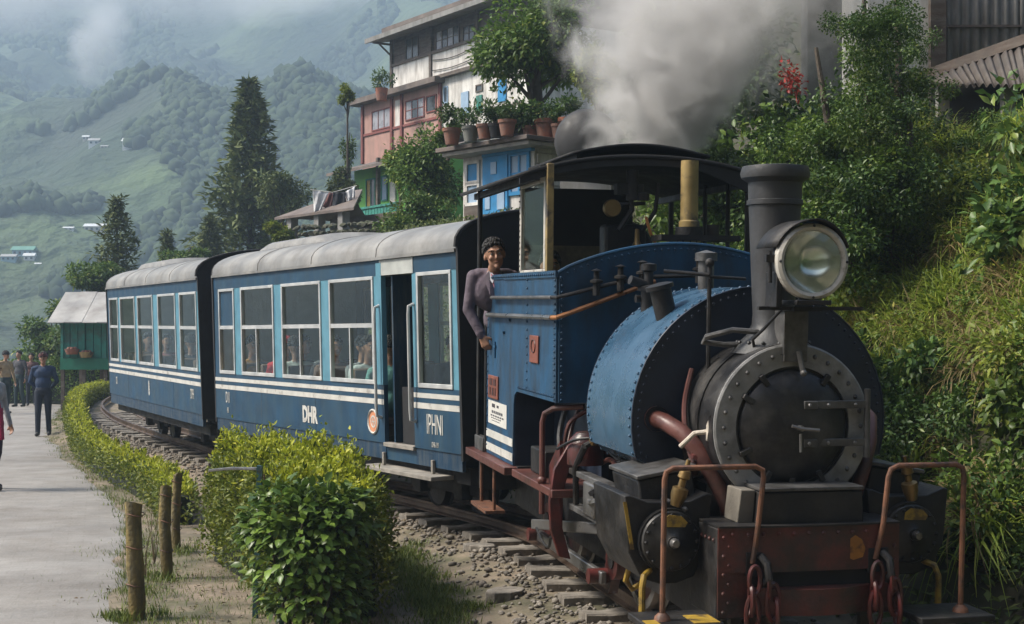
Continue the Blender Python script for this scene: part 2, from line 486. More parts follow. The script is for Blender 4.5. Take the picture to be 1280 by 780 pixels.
def add_pavers(m):
    N, L = nodes_of(m); b = N["Principled BSDF"]; src = b.inputs["Base Color"].links[0].from_socket
    tc = N.new("ShaderNodeTexCoord"); br = N.new("ShaderNodeTexBrick"); mp = N.new("ShaderNodeMapping"); mp.inputs["Rotation"].default_value = (0, 0, R(-16))
    L.new(tc.outputs["Object"], mp.inputs[0]); L.new(mp.outputs[0], br.inputs["Vector"])
    br.inputs["Scale"].default_value = 1.0; br.inputs["Brick Width"].default_value = .3; br.inputs["Row Height"].default_value = .16; br.inputs["Mortar Size"].default_value = .008; br.inputs["Mortar Smooth"].default_value = .4
    br.inputs["Color1"].default_value = (1, 1, 1, 1); br.inputs["Color2"].default_value = (.87, .86, .84, 1); br.inputs["Mortar"].default_value = (.66, .64, .6, 1)
    mx = N.new("ShaderNodeMix"); mx.data_type = 'RGBA'; mx.blend_type = 'MULTIPLY'; mx.inputs[0].default_value = .3
    L.new(src, mx.inputs[6]); L.new(br.outputs[0], mx.inputs[7]); L.new(mx.outputs[2], b.inputs["Base Color"])
add_pavers(m_path)

xs = np.concatenate([np.linspace(-46, -16, 24)[:-1], np.linspace(-16, 14, 150)[:-1], np.linspace(14, 60, 30)])
ys = np.concatenate([np.linspace(-40, -6, 26)[:-1], np.linspace(-6, 5, 14)[:-1], np.linspace(5, 30, 125)[:-1], np.linspace(30, 92, 70)])
GX, GY = np.meshgrid(xs, ys)
GZ = ground_z(GX, GY)
nx, ny = len(xs), len(ys)
idx = np.arange(nx * ny).reshape(ny, nx)
FA = np.stack([idx[:-1, :-1], idx[:-1, 1:], idx[1:, 1:], idx[1:, :-1]], -1).reshape(-1, 4)
gd, _ = track_d(GX, GY)
me = np_mesh("ground", np.stack([GX, GY, GZ], -1).reshape(-1, 3), FA)
me.materials.append(m_soil); me.materials.append(m_bank)
gdf = gd.reshape(-1)[FA].mean(1); gyf = GY.reshape(-1)[FA].mean(1)
me.polygons.foreach_set("material_index", ((gdf > 1.25) | (gdf < -9) | (gyf > 46) | (gyf < -3)).astype(np.int32))
me.shade_smooth()
o = link("ground", me, None, kind="structure")

# the paved path, with worn, uneven edges
pedge = catmull([(-.9, 2.5, 0), (-2.74, 10.03, 0), (-3.5, 13, 0), (-4.5, 16.7, 0), (-6.0, 20.6, 0), (-8.5, 27, 0), (-11.2, 35, 0), (-13.4, 42.8, 0), (-14.4, 47, 0)], 10)
mb = MB(); rows = []
rs = np.random.default_rng(5)
for i, p in enumerate(pedge):
    w = 5.2
    e = .05 * math.sin(i * .9) + .03 * math.sin(i * 2.1 + 1)
    rows.append([(p[0] + e - t * w, p[1] - t * .8, PATHZ + .01 + .012 * math.sin(i * .8 + t * 5) - (.03 if t in (0, 1) else 0)) for t in (0, .02, .2, .4, .6, .8, .98, 1)])
path_o = mb.strip(rows).build("path", m_path, kind="structure")

# track: rails, sleepers, ballast
trk = bpy.data.objects.new("railway_track", None); COL.objects.link(trk); trk["kind"] = "structure"
prof = [(-.045, -.1), (.045, -.1), (.045, -.088), (.01, -.075), (.01, -.035), (.026, -.026), (.026, 0), (-.026, 0), (-.026, -.026), (-.01, -.035), (-.01, -.075), (-.045, -.088)]
for sgn in (-1, 1):
    mb = MB(); V = []; Fc = []
    ii = [i for i in range(len(TRK)) if -1 < TRK[i, 1] < 61]
    for i in ii:
        t = TTAN[i]; lat = np.array([t[1], -t[0], 0]); lat /= np.linalg.norm(lat)
        c = TRK[i] + lat * sgn * .318 + np.array([0, 0, RAIL])
        V += [tuple(c + lat * u + np.array([0, 0, w])) for u, w in prof]
    n = len(prof)
    Fc = [(a * n + k, a * n + (k + 1) % n, (a + 1) * n + (k + 1) % n, (a + 1) * n + k) for a in range(len(ii) - 1) for k in range(n)]
    mb.add(V, Fc).build("rail", m_rail, trk, smooth=30)
sl_meshes = []
for k in range(4):
    r_ = random.Random(k)
    mb = MB()
    V = []; nseg = 9
    for i in range(nseg + 1):
        x = -.66 + 1.32 * i / nseg
        w = .1 + r_.uniform(-.012, .012); zt_ = r_.uniform(-.01, .006)
        V.append([(x + r_.uniform(-.01, .01), -w, -.14), (x, -w + r_.uniform(-.005, .005), zt_ - .012), (x, -w + .015, zt_), (x, w - .015, zt_ + r_.uniform(-.004, .004)), (x, w, zt_ - .012), (x, w, -.14)])
    mb.strip(V)
    mb.f += [tuple(range(6)), tuple(range(len(mb.v) - 1, len(mb.v) - 7, -1))]
    me = mb.mesh("sleeper"); me.materials.append(m_sleeper); sl_meshes.append(me)
s = 5.2; i = 0
while s < 36:
    p, t = track_at(s)
    o = link("sleeper", sl_meshes[i % 4], None, trk)
    o.location = p + np.array([0, 0, RAIL - .108]); o.rotation_euler = (0, 0, math.atan2(t[1], t[0]) - math.pi / 2 + rnd.uniform(-.05, .05))
    s += .56 + rnd.uniform(-.05, .05); i += 1
# ballast stones
import bmesh
st_meshes = []
ico_v = None
for k in range(7):
    bm = bmesh.new(); bmesh.ops.create_icosphere(bm, subdivisions=1, radius=1)
    r_ = random.Random(40 + k)
    sc = (r_.uniform(.8, 1.2), r_.uniform(.7, 1), r_.uniform(.45, .8))
    for v in bm.verts:
        v.co = Vector((v.co.x * sc[0], v.co.y * sc[1], v.co.z * sc[2])) * r_.uniform(.75, 1.2)
    me = bpy.data.meshes.new("stone"); bm.to_mesh(me); bm.free(); me.materials.append(m_ballast); st_meshes.append(me)
SV = [np.array([v.co[:] for v in m.vertices]) for m in st_meshes]
SF = [np.array([p.vertices[:] for p in m.polygons]) for m in st_meshes]
rs = np.random.default_rng(11)
stones = []
while len(stones) < 11500:
    s = rs.uniform(5.5, 36); d = rs.normal() * .62
    if rs.random() < .35: d = -abs(rs.normal() * .5) - .45
    if abs(d) > 1.35 or d > 1.2: continue
    p, t = track_at(s)
    x = p[0] + t[1] * d; y = p[1] - t[0] * d
    if y < 6.2: continue
    r = rs.choice([.012, .018, .024, .032, .044], p=[.32, .3, .22, .13, .03]) * rs.uniform(.8, 1.2)
    stones.append((y, x, r))
stones.sort(key=lambda q: q[0] - 110 * q[2] + (4 if q[1] > .42 - .25 * (q[0] - 10.5) else 0))
sz = ground_z(np.array([q[1] for q in stones]), np.array([q[0] for q in stones]))
bal = bpy.data.objects.new("ballast_bed", None); COL.objects.link(bal); bal["kind"] = "structure"
LV = Leaves()
for i, (y, x, r) in enumerate(stones):
    z = sz[i] + r * .3
    k = i % 7
    if i < 290:
        o = link("stone", st_meshes[k], None, bal)
        o.location = (x, y, z); o.scale = (r, r, r); o.rotation_euler = (rs.uniform(-.6, .6), rs.uniform(-.6, .6), rs.uniform(0, 6.28))
    else:
        a = rs.uniform(0, 6.28); c, s_ = math.cos(a), math.sin(a)
        v = SV[k] * r @ np.array([[c, s_, 0], [-s_, c, 0], [0, 0, 1]]) + np.array([x, y, z])
        LV.add(v, SF[k], np.full(len(v), rs.random()))
me = LV.mesh("gravel"); me.materials.append(m_ballast)
o = link("gravel", me, None, bal, kind="stuff")

# mountains across the valley
def fbm(X, Y, s, seed, octs=5, ridge=False):
    out = np.zeros(len(X)); amp = 1; tot = 0
    for k in range(octs):
        vals = np.array([mnoise.noise((x * s + seed, y * s - seed * .7, k * 9.1)) for x, y in zip(X, Y)])
        if ridge: vals = 1 - np.abs(vals) * 2
        out += vals * amp; tot += amp; amp *= .5; s *= 2.05
    return out / tot
na, nd = 200, 210
ang = np.linspace(-.62, .62, na)
dist = 78 * (1250 / 78) ** (np.linspace(0, 1, nd))
AA, DD = np.meshgrid(ang, dist)
MX = (np.tan(AA) * DD).ravel(); MY = DD.ravel()
def mount_base(X, Y):
    D = Y
    z = np.interp(D, [70, 110, 170, 240, 320, 480, 700, 1000, 1300], [-9, -22, -24, 0, 22, 66, 150, 262, 350])
    # a spur coming down from the right of the gully, with an open shoulder
    return z
mz = mount_base(MX, MY)
k = np.clip((MY - 150) / 200, 0, 1)
r1 = fbm(MX * 1.0 + MY * .35, MY * .55, 1 / 210, 3.3, 4, True)
r2 = fbm(MX, MY, 1 / 60, 8.1, 4)
mz = mz + k * (r1 - .35) * 58 + k * r2 * 9
# shoulder with meadow and houses near (150,180) in the photograph
sx, sy = (150 - 640) * 470 / FPX, 470
bump = np.exp(-((MX - sx) / 75) ** 2 - ((MY - sy - 25) / 60) ** 2)
mz = mz * (1 - .7 * bump) + bump * .7 * (66 + (MY - sy) * .14)
MZ = mz
idx = np.arange(na * nd).reshape(nd, na)
FA = np.stack([idx[:-1, :-1], idx[:-1, 1:], idx[1:, 1:], idx[1:, :-1]], -1).reshape(-1, 4)
me = np_mesh("hills", np.stack([MX, MY, MZ], -1), FA); me.shade_smooth()
m_hill = mat("hillside_green", (.028, .05, .024), .95, var=.35, scale=.02, col2=(.07, .105, .04), col2_amt=.4, col2_scale=.011, bump=1.0, bscale=.12, contrast=.12)
for n in m_hill.node_tree.nodes:
    if n.bl_idname == "ShaderNodeBump": n.inputs["Distance"].default_value = 6
link("hills", me, m_hill, kind="structure")
MZg = MZ.reshape(nd, na)
def hill_z(x, y):
    i = np.interp(math.atan2(x, y), ang, np.arange(na)); j = np.interp(y, dist, np.arange(nd))
    i0 = int(min(i, na - 2)); j0 = int(min(j, nd - 2)); u, v = i - i0, j - j0
    return (MZg[j0, i0] * (1 - u) + MZg[j0, i0 + 1] * u) * (1 - v) + (MZg[j0 + 1, i0] * (1 - u) + MZg[j0 + 1, i0 + 1] * u) * v
# forest on the far slopes: crowns too many and too far to count
bm = bmesh.new(); bmesh.ops.create_icosphere(bm, subdivisions=1, radius=1)
IV = np.array([v.co[:] for v in bm.verts]); IF = np.array([[v.index for v in f.verts] for f in bm.faces]); bm.free()
rs = np.random.default_rng(21); LV = Leaves(); cnt = 0
while cnt < 38000:
    a = rs.uniform(-.40, .12); D = 85 * (1000 / 85) ** rs.random()
    x, y = math.tan(a) * D, D
    dn = mnoise.noise((x * .012 + 2, y * .012, 1.3)) + .4 * mnoise.noise((x * .05, y * .05, 7.7))
    if dn < -.02 + .5 * math.exp(-((x - sx) / 60) ** 2 - ((y - sy - 15) / 40) ** 2): continue
    r = rs.uniform(.5, 1.35) * (1 + D / 600)
    z = hill_z(x, y)
    v = IV * (1 + rs.uniform(-.28, .28, (len(IV), 1))) * np.array([r, r, r * rs.uniform(.8, 1.5)]) + np.array([x, y, z + r * .5])
    LV.add(v, IF, np.full(len(v), rs.random())); cnt += 1
me = LV.mesh("forest")
m_forest = leafmat("far_forest_green", (.014, .03, .016), (.05, .078, .03), trans=0, rough=.9, objvar=0)
o = link("forest", me, m_forest, kind="stuff")
tag(o, "dark green forest covering the far mountain slopes across the valley", "forest")
# ------------------------------------------------------------------ steam locomotive
loco = thing("steam_locomotive", "blue narrow gauge steam locomotive with black smokebox, tall chimney and big round headlamp", "locomotive", matrix=LOCO.M)
def P(name, mb, m, parent=None, **k): return mb.build(name, m, parent or loco, **k)
def rivets(pts, r=.011, n=6):
    mb = MB()
    for p in pts: mb.ell(p, r, n, 4)
    return mb
def arc(cx, cz, r, a0, a1, n):
    return [(cx + r * math.cos(R(a0 + (a1 - a0) * i / n)), cz + r * math.sin(R(a0 + (a1 - a0) * i / n))) for i in range(n + 1)]

# frames, ash pan, wheels
P("main_frame", MB().box(-.5, -.46, -.1, 4.5, .12, .58).box(.46, .5, -.1, 4.5, .12, .58).box(-.46, .46, .5, .56, .14, .56).box(-.46, .46, 3.6, 3.66, .14, .56), m_iron)
P("ash_pan", MB().prism([(-.42, .5), (.42, .5), (.3, .02), (-.3, .02)], 'y', 1.9, 3.3), m_iron)
for yy in (1.25, 2.93):
    for sg in (-1, 1):
        w = P("wheel", MB().lathe([(.02, -.05), (.1, -.05), (.1, -.03), (.27, -.03), (.27, .03), (.1, .03), (.02, .05)], (sg * .36, yy, .22), (1, 0, 0), 28), m_red)
        P("tyre", MB().lathe([(.27, -.05), (.325, -.05), (.325, .04), (.35, .05), (.35, .065), (.27, .065), (.27, -.05)], (sg * .36, yy, .22), (-sg, 0, 0), 32), m_steel, w)
        P("crank", MB().lathe([(.01, -.03), (.13, -.03), (.13, .03), (.01, .03)], (sg * .58, yy, .22), (1, 0, 0), 20).obox((sg * .58, yy + .06, .14), (.06, .16, .26), Matrix.Rotation(R(30), 3, 'X')).cyl((sg * .55, yy + .09, .1), (sg * .74, yy + .09, .1), .05), m_red)
    P("axle", MB().cyl((-.62, yy, .22), (.62, yy, .22), .06), m_iron)
for sg in (-1, 1):
    P("coupling_rod", MB().box(sg * .66 - .02, sg * .66 + .02, 1.25, 3.1, .06, .14), m_steel, bevel=.008)
    P("connecting_rod", MB().obox((sg * .73, 1.95, .33), (.035, 1.9, .075), Matrix.Rotation(R(-8), 3, 'X')), m_steel, bevel=.008)
    P("slide_bar", MB().box(sg * .76 - .04, sg * .76 + .04, .42, 1.62, .735, .775).box(sg * .76 - .04, sg * .76 + .04, .42, 1.62, .5, .54), m_grey, bevel=.006)
    P("crosshead", MB().box(sg * .75 - .07, sg * .75 + .07, .95, 1.2, .53, .74).cyl((sg * .75, .4, .635), (sg * .75, 1.0, .635), .03), m_steel, bevel=.01)
    # motion bracket: a red C shaped plate across the bars
    out = [(sg * .4, .98), (sg * .62, 1.02), (sg * .8, .93), (sg * .9, .76), (sg * .93, .55), (sg * .92, .36), (sg * .86, .18), (sg * .78, .16), (sg * .84, .38), (sg * .85, .56), (sg * .8, .74), (sg * .7, .84), (sg * .55, .86), (sg * .4, .84)]
    P("motion_bracket", MB().prism(out, 'y', 1.62, 1.66), m_red, smooth=20, bevel=.006)
    P("bracket_web", MB().prism([(1.66, .2), (1.95, .5), (1.95, .75), (1.66, .95)], 'x', sg * .84 - .012, sg * .84 + .012), m_red)
    P("lubricator_dome", MB().lathe([(.0, .17), (.06, .16), (.1, .12), (.12, .05), (.12, -.05)], (sg * .72, 1.5, .86), (0, 0, 1), 20), m_red)
    P("weigh_lever", MB().tube([(sg * .78, 1.3, .95), (sg * .8, 1.45, .8), (sg * .78, 1.5, .55)], .022).tube([(sg * .6, 1.2, 1.02), (sg * .72, 1.3, .98), (sg * .78, 1.3, .95)], .02), m_iron)
# cylinders with covers, valve chests, cocks
for sg in (-1, 1):
    cx = sg * .715
    cyl = P("cylinder", MB().lathe([(.165, -.20), (.178, -.20), (.178, .5), (.12, .5), (.12, .56), (.05, .56)], (cx, 0, .585), (0, 1, 0), 32), m_iron)
    P("cylinder_casing", MB().prism([(cx - .25, .83), (cx - .225, .52), (cx - .15, .38), (cx - .05, .345), (cx + .05, .345), (cx + .15, .38), (cx + .225, .52), (cx + .25, .83), (cx + .22, .835), (cx + .12, .795), (cx - .12, .795), (cx - .22, .835)], 'y', -.16, .46), m_iron, cyl, bevel=.006, smooth=25)
    P("cylinder_cover", MB().lathe([(0, -.262), (.035, -.262), (.035, -.25), (.06, -.235), (.11, -.228), (.16, -.215), (.167, -.20)], (cx, 0, .585), (0, 1, 0), 32), m_smoke, cyl)
    P("cover_boss", MB().lathe([(0, -.3), (.02, -.298), (.028, -.28), (.028, -.255)], (cx, 0, .585), (0, 1, 0), 14), m_steel, cyl)
    P("cover_bolts", rivets([(cx + .145 * math.cos(t), -.222, .585 + .145 * math.sin(t)) for t in [2 * math.pi * k / 16 for k in range(16)]], .012), m_iron, cyl, kind="stuff")
    P("yellow_patch", MB().prism([(cx - .06, .67), (cx + .07, .665), (cx + .085, .69), (cx + .05, .725), (cx - .02, .735), (cx - .055, .71)], 'y', -.2365, -.2315), m_yellow, cyl)
    ch = P("valve_chest", MB().obox((cx - sg * .03, .2, .85), (.32, .5, .16), Matrix.Rotation(R(sg * 10), 3, 'Y')), m_iron, bevel=.012)
    P("chest_lid", MB().obox((cx - sg * .02, .2, .945), (.35, .54, .025), Matrix.Rotation(R(sg * 10), 3, 'Y')), m_grey, ch, bevel=.006)
    P("oil_cup", MB().lathe([(0, .2), (.012, .2), (.016, .15), (.03, .14), (.035, .1), (.02, .09), (.02, .05), (.045, .04), (.045, 0), (.03, -.06)], (cx - sg * .03, -.24, .84), (sg * -.25, -.1, 1), 12), m_brass)
    P("drain_pipe", MB().tube([(cx + sg * .1, -.15, .42), (cx + sg * .15, -.2, .4), (cx + sg * .165, -.22, .34), (cx + sg * .165, -.22, .12)], .018), m_yellow)
    P("drain_cock", MB().tube([(cx + sg * .05, .35, .38), (cx + sg * .07, .38, .26), (cx + sg * .02, .42, .2), (cx - sg * .06, .42, .24)], .018), m_yellow)
P("cylinder_stripe", MB().prism([(-.975, .8), (-.955, .8), (-.91, .54), (-.93, .54)], 'y', -.166, -.162), m_yellow)
# boiler, smokebox
P("boiler", MB().lathe([(.46, .3), (.46, 2.5), (.3, 2.5)], (-.01, 0, 1.2), (0, 1, 0), 36), m_iron)
P("firebox", MB().box(-.47, .45, 1.9, 3.0, .45, 1.25), m_iron, bevel=.02)
sb = P("smokebox", MB().lathe([(.3, -.19), (.46, -.19), (.465, -.185), (.465, .3)], (-.015, 0, 1.2), (0, 1, 0), 48), m_smoke)
P("smokebox_ring", MB().lathe([(.335, -.2), (.335, -.212), (.45, -.212), (.46, -.205), (.46, -.188)], (-.015, 0, 1.2), (0, 1, 0), 56), mat("pale_grey_ring", (.27, .27, .265), .5, metal=.2, var=.25, scale=8, col2=(.12, .115, .11), col2_amt=.36, col2_scale=5, bump=.15, contrast=.3), sb)
P("ring_bolts", rivets([(-.015 + .405 * math.cos(t), -.213, 1.2 + .405 * math.sin(t)) for t in [2 * math.pi * k / 30 for k in range(30)]], .014, 6), m_grey, sb, kind="stuff")
P("smokebox_band", MB().lathe([(.466, .02), (.474, .02), (.474, .06), (.466, .06)], (-.015, 0, 1.2), (0, 1, 0), 48), m_smoke, sb)
door = P("smokebox_door", MB().lathe([(0, -.285), (.1, -.28), (.2, -.262), (.27, -.238), (.305, -.215), (.318, -.2), (.318, -.18)], (-.012, 0, 1.2), (0, 1, 0), 48), m_smoke, sb, smooth=60)
for zz in (1.325, 1.115):
    P("hinge_strap", MB().box(.07, .40, -.268, -.25, zz - .022, zz + .022).box(.02, .1, -.286, -.262, zz - .022, zz + .022), m_grey, door, bevel=.004)
    P("strap_bolts", rivets([(.05, -.287, zz), (.17, -.27, zz), (.33, -.27, zz)], .011), m_steel, door, kind="stuff")
P("hinge_pin", MB().cyl((.405, -.258, 1.03), (.405, -.258, 1.41), .018), m_grey, door)
P("door_dart", MB().cyl((-.012, -.28, 1.2), (-.012, -.33, 1.2), .016).tube([(-.07, -.325, 1.215), (-.012, -.33, 1.2), (.09, -.325, 1.19)], .009).tube([(-.012, -.31, 1.17), (-.012, -.315, 1.07)], .008), m_steel, door)
for t in (125, 150, 205, 240, 268, 300, 55):
    c, s_ = math.cos(R(t)), math.sin(R(t))
    P("door_clamp", MB().obox((-.012 + .315 * c, -.225, 1.2 + .315 * s_), (.07, .03, .03), Matrix.Rotation(-R(t), 3, 'Y')), m_smoke, door, bevel=.004)
P("smokebox_saddle", MB().prism([(-.36, .45), (.34, .45), (.3, .85), (-.32, .85)], 'y', -.15, .3), m_iron)
P("sand_box", MB().prism([(-.3, .69), (.31, .69), (.3, .87), (-.285, .87)], 'y', -.43, -.2), m_iron, bevel=.008)
P("sand_box_side", MB().prism([(-.395, .7), (-.305, .69), (-.29, .875), (-.375, .88)], 'y', -.36, -.16), mat("dusty_grey_iron", (.16, .145, .12), .8, var=.3, bump=.2), bevel=.006)
P("sand_box_lid", MB().box(-.29, .305, -.44, -.2, .875, .895), m_grey, bevel=.004)
# chimney and headlamp
ch = P("chimney", MB().lathe([(.24, 1.60), (.21, 1.645), (.15, 1.7), (.122, 1.76), (.117, 1.82), (.147, 2.43), (.158, 2.435), (.158, 2.46), (.149, 2.465), (.152, 2.56), (.19, 2.585), (.196, 2.61), (.185, 2.65), (.15, 2.655), (.13, 2.64), (.11, 2.2), (.0, 2.1)], (-.04, .02, 0), (0, 0, 1), 36), m_chim, smooth=30)
P("base_rivets", rivets([(-.04 + .2 * math.cos(t), .02 + .2 * math.sin(t), 1.66) for t in [2 * math.pi * k / 14 for k in range(14)]], .012), m_chim, ch, kind="stuff")
lamp = P("headlamp", MB().lathe([(0, .2), (.1, .2), (.16, .14), (.19, .06), (.195, -.03), (.18, -.03)], (-.03, -.42, 2.105), (0, 1, 0), 36), m_iron)
P("lamp_rim", MB().lathe([(.165, -.045), (.168, -.06), (.185, -.068), (.202, -.058), (.207, -.035), (.2, .0), (.195, 0)], (-.03, -.42, 2.105), (0, 1, 0), 44), m_lampwhite, lamp)
P("reflector", MB().lathe([(0, .1), (.05, .085), (.1, .05), (.14, .005), (.166, -.04)], (-.03, -.42, 2.105), (0, 1, 0), 36), m_chrome, lamp, smooth=80)
P("bulb", MB().ell((-.03, -.4, 2.1), (.025, .035, .025)).cyl((-.03, -.38, 2.1), (-.03, -.33, 2.1), .02), m_lens, lamp)
P("lens", MB().lathe([(0, -.083), (.06, -.079), (.12, -.066), (.168, -.05)], (-.03, -.42, 2.105), (0, 1, 0), 36), m_lens, lamp, smooth=80)
P("rim_screws", rivets([(-.03 + .19 * math.cos(t), -.488, 2.105 + .19 * math.sin(t)) for t in [R(k) for k in (0, 90, 180, 270)]], .008), m_iron, lamp, kind="stuff")
hood = MB(); rows = []
for yy in (-.53, -.25):
    rows.append([(-.03 + .222 * math.cos(R(a)), yy + .06 * abs(math.cos(R(a))), 2.105 + .228 * math.sin(R(a))) for a in range(20, 161, 10)])
hb = hood.strip(rows).build("lamp_hood", m_iron, lamp)
sol = hb.modifiers.new("thick", 'SOLIDIFY'); sol.thickness = .008
P("lamp_cradle", MB().box(-.13, .07, -.5, -.22, 1.875, 1.9).box(-.225, -.19, -.45, -.3, 1.86, 2.05), m_iron, lamp, bevel=.004)
P("lamp_clip", MB().box(-.28, -.21, -.44, -.41, 2.1, 2.14).cyl((-.25, -.42, 1.99), (-.25, -.42, 2.16), .012), m_iron, lamp)
P("lamp_shelf", MB().box(-.285, .32, -.36, -.33, 1.845, 1.865).box(-.1, .06, -.4, -.15, 1.84, 1.862), m_iron, lamp)
P("lamp_bracket", MB().prism([(-.085, 1.56), (.055, 1.56), (.06, 1.84), (-.06, 1.84)], 'y', -.235, -.215).box(-.085, -.06, -.235, -.1, 1.6, 1.84), m_grey, lamp, bevel=.004)
P("bracket_latch", MB().tube([(-.0, -.24, 1.62), (.01, -.25, 1.56), (.02, -.262, 1.5)], .016).ell((.02, -.265, 1.5), .02, 8, 6), m_grey, lamp)
P("blower_pipe", MB().tube([(-.16, -.05, 1.72), (-.3, -.02, 1.73), (-.43, .05, 1.69), (-.44, .08, 1.66), (-.32, .06, 1.645), (-.18, .02, 1.65)], .016), m_grey)
P("lamp_cable", MB().tube([(-.12, -.3, 1.86), (-.19, -.2, 1.74), (-.22, -.12, 1.68), (-.2, -.1, 1.62)], .009), m_iron)
# saddle tank
tp = [(-.55, .9)] + [(-.62, .905), (-.68, .93), (-.72, .98)] + [(.785 * math.cos(R(a)) - .0, 1.19 + .785 * math.sin(R(a))) for a in range(195, -16, -6)] + [(.72, .98), (.68, .93), (.62, .905), (.55, .9)]
inn = [(.5 * math.cos(R(a)), 1.15 + .5 * math.sin(R(a))) for a in range(-28, 209, 12)]
ring = tp + inn
rows0 = [(u, .30, w) for u, w in tp]; rows1 = [(u, 1.24, w) for u, w in tp]
tank = P("saddle_tank", MB().strip([rows0, [(u, .77, w) for u, w in tp], rows1]), m_tank, smooth=50)
P("tank_front_plate", MB().prism(ring, 'y', .285, .30), m_navy, tank, smooth=0)
P("tank_back_plate", MB().prism(ring, 'y', 1.24, 1.255), m_navy, tank, smooth=0)
def along(poly, step):
    out = []; acc = 0
    for a, b in zip(poly, poly[1:]):
        L_ = math.dist(a, b)
        while acc < L_:
            t = acc / L_; out.append((a[0] + (b[0] - a[0]) * t, a[1] + (b[1] - a[1]) * t)); acc += step
        acc -= L_
    return out
rp = along(tp, .052)
P("tank_rivets", rivets([(u * 1.004, yy, 1.19 + (w - 1.19) * 1.004) for u, w in rp for yy in (.335, 1.2)] , .011), m_tank, tank, kind="stuff")
P("front_rivets", rivets([(u * .955, .283, 1.19 + (w - 1.19) * .955) for u, w in rp], .010), m_navy, tank, kind="stuff")
P("tank_edge", MB().tube([(u, .288, w) for u, w in tp], .008, 6), m_navy, tank)
P("tank_filler", MB().lathe([(.065, -.02), (.065, .17), (.085, .175), (.085, .2), (.05, .21), (0, .215)], (-.47, .62, 1.79), (-.25, 0, 1), 18), m_iron, tank)
P("tank_valve", MB().lathe([(.05, -.05), (.05, .1), (.07, .1), (.07, .13), (.03, .14), (.03, .22), (.05, .23), (.05, .27), (0, .28)], (-.42, 1.12, 1.85), (0, 0, 1), 14).cyl((-.42, 1.12, 1.98), (-.55, 1.1, 2.02), .03).cyl((-.5, 1.14, 1.9), (-.3, 1.14, 1.9), .025), m_iron, tank)
P("tank_tap", MB().cyl((-.1, .95, 1.95), (-.1, .95, 2.14), .05).lathe([(.07, 0), (.07, .05), (0, .07)], (-.1, .95, 2.14), (0, 0, 1), 14), m_grey, tank)
P("tank_strut", MB().box(-.68, -.5, .36, .38, .5, .93).box(.5, .68, .36, .38, .5, .93), m_grey, bevel=.004)
P("tall_rod", MB().tube([(-.36, .2, 1.1), (-.36, .2, 1.6), (-.35, .22, 2.1)], .014).ell((-.35, .22, 2.11), .028, 8, 6).tube([(-.36, .2, 2.04), (-.6, .3, 2.06)], .012).tube([(-.36, .2, 2.03), (-.1, .3, 2.02)], .010), m_iron)
# steam pipes
P("steam_pipe", MB().tube([(-.64, .3, 1.21), (-.62, .2, 1.2), (-.56, .08, 1.15), (-.47, 0, 1.04), (-.4, -.06, .88), (-.34, -.08, .76), (-.325, -.08, .66)], .05, 14).lathe([(.075, 0), (.075, .03), (.05, .03)], (-.64, .27, 1.21), (0, 1, 0), 16), m_redpipe)
P("steam_pipe", MB().tube([(.60, .2, 1.26), (.58, .05, 1.22), (.53, -.05, 1.1), (.47, -.1, .95), (.42, -.1, .8), (.4, -.1, .68)], .04, 14), m_redpipe)
P("injector_pipes", MB().tube([(-.58, .2, .86), (-.5, .1, .98), (-.44, .05, 1.02), (-.4, 0, 1.2)], .022).tube([(-.66, .25, .75), (-.62, .15, .88), (-.5, .02, .96)], .018).tube([(-.45, -.05, .72), (-.62, -.15, .75), (-.74, -.1, .8)], .02), m_grey)
P("leaking_lagging", MB().tube([(-.47, -.1, 1.12), (-.46, -.12, 1.2), (-.44, -.13, 1.28), (-.4, -.12, 1.33)], .022, radii=[.012, .028, .022, .01]).tube([(-.46, -.1, 1.17), (-.54, -.08, 1.16), (-.6, -.02, 1.08)], .014), mat("dirty_white_rag", (.5, .45, .38), .9, var=.4, bump=.5))
# front beam
beam = P("front_beam", MB().box(-.54, .515, -.44, -.05, .2, .685), m_iron, bevel=.006)
cv = [(-.535 + 1.045 * i / 14, -.45 - .03 * math.sin(math.pi * i / 14)) for i in range(15)]
P("beam_plate", MB().prism(cv + [(.51, -.435), (-.535, -.435)], 'z', .45, .69), m_beam, beam, smooth=20)
for xa_, xb_ in ((-.535, -.345), (.36, .512)): P("beam_plate_end", MB().box(xa_, xb_, -.449, -.436, .21, .45), m_beam, beam)
P("top_flange", MB().prism([(u, v - .012) for u, v in cv] + [(.515, -.1), (-.54, -.1)], 'z', .69, .7), m_iron, beam)
P("pocket_shade", MB().box(-.3, .32, -.445, -.43, .36, .45), m_black, beam)  # flat black strip paints the shade inside the opening in the beam
cv2 = [(-.325 + .66 * i / 12, -.47 - .09 * math.sin(math.pi * i / 12)) for i in range(13)]
P("buffer_bar", MB().prism(cv2 + [(.335, -.43), (-.325, -.43)], 'z', .225, .365), m_beam, beam, smooth=20)
P("orange_patch", MB().prism([(.19, .52), (.23, .5), (.285, .515), (.3, .56), (.28, .61), (.24, .635), (.2, .61), (.205, .56)], "y", -.4735, -.4685), mat("orange_rust_patch", (.32, .13, .02), .6, var=.35, col2=(.1, .04, .02), col2_amt=.4, col2_scale=14, bump=.1), beam)
P("beam_rivets", rivets([(-.505 + (k % 2) * .03, -.452, .24 + k * .05) for k in range(9)] + [(-.46 + .085 * k, -.455 - .03 * math.sin(math.pi * (k + .9) / 12.3), .655) for k in range(11)] + [(.48, -.452, .25 + k * .08) for k in range(5)] + [(-.541, -.4 + .06 * k, .62) for k in range(6)], .012), m_beam, beam, kind="stuff")
P("life_guard", MB().box(-.42, -.36, -.35, -.3, -.06, .2).box(.34, .4, -.35, -.3, -.06, .2), m_iron, beam)
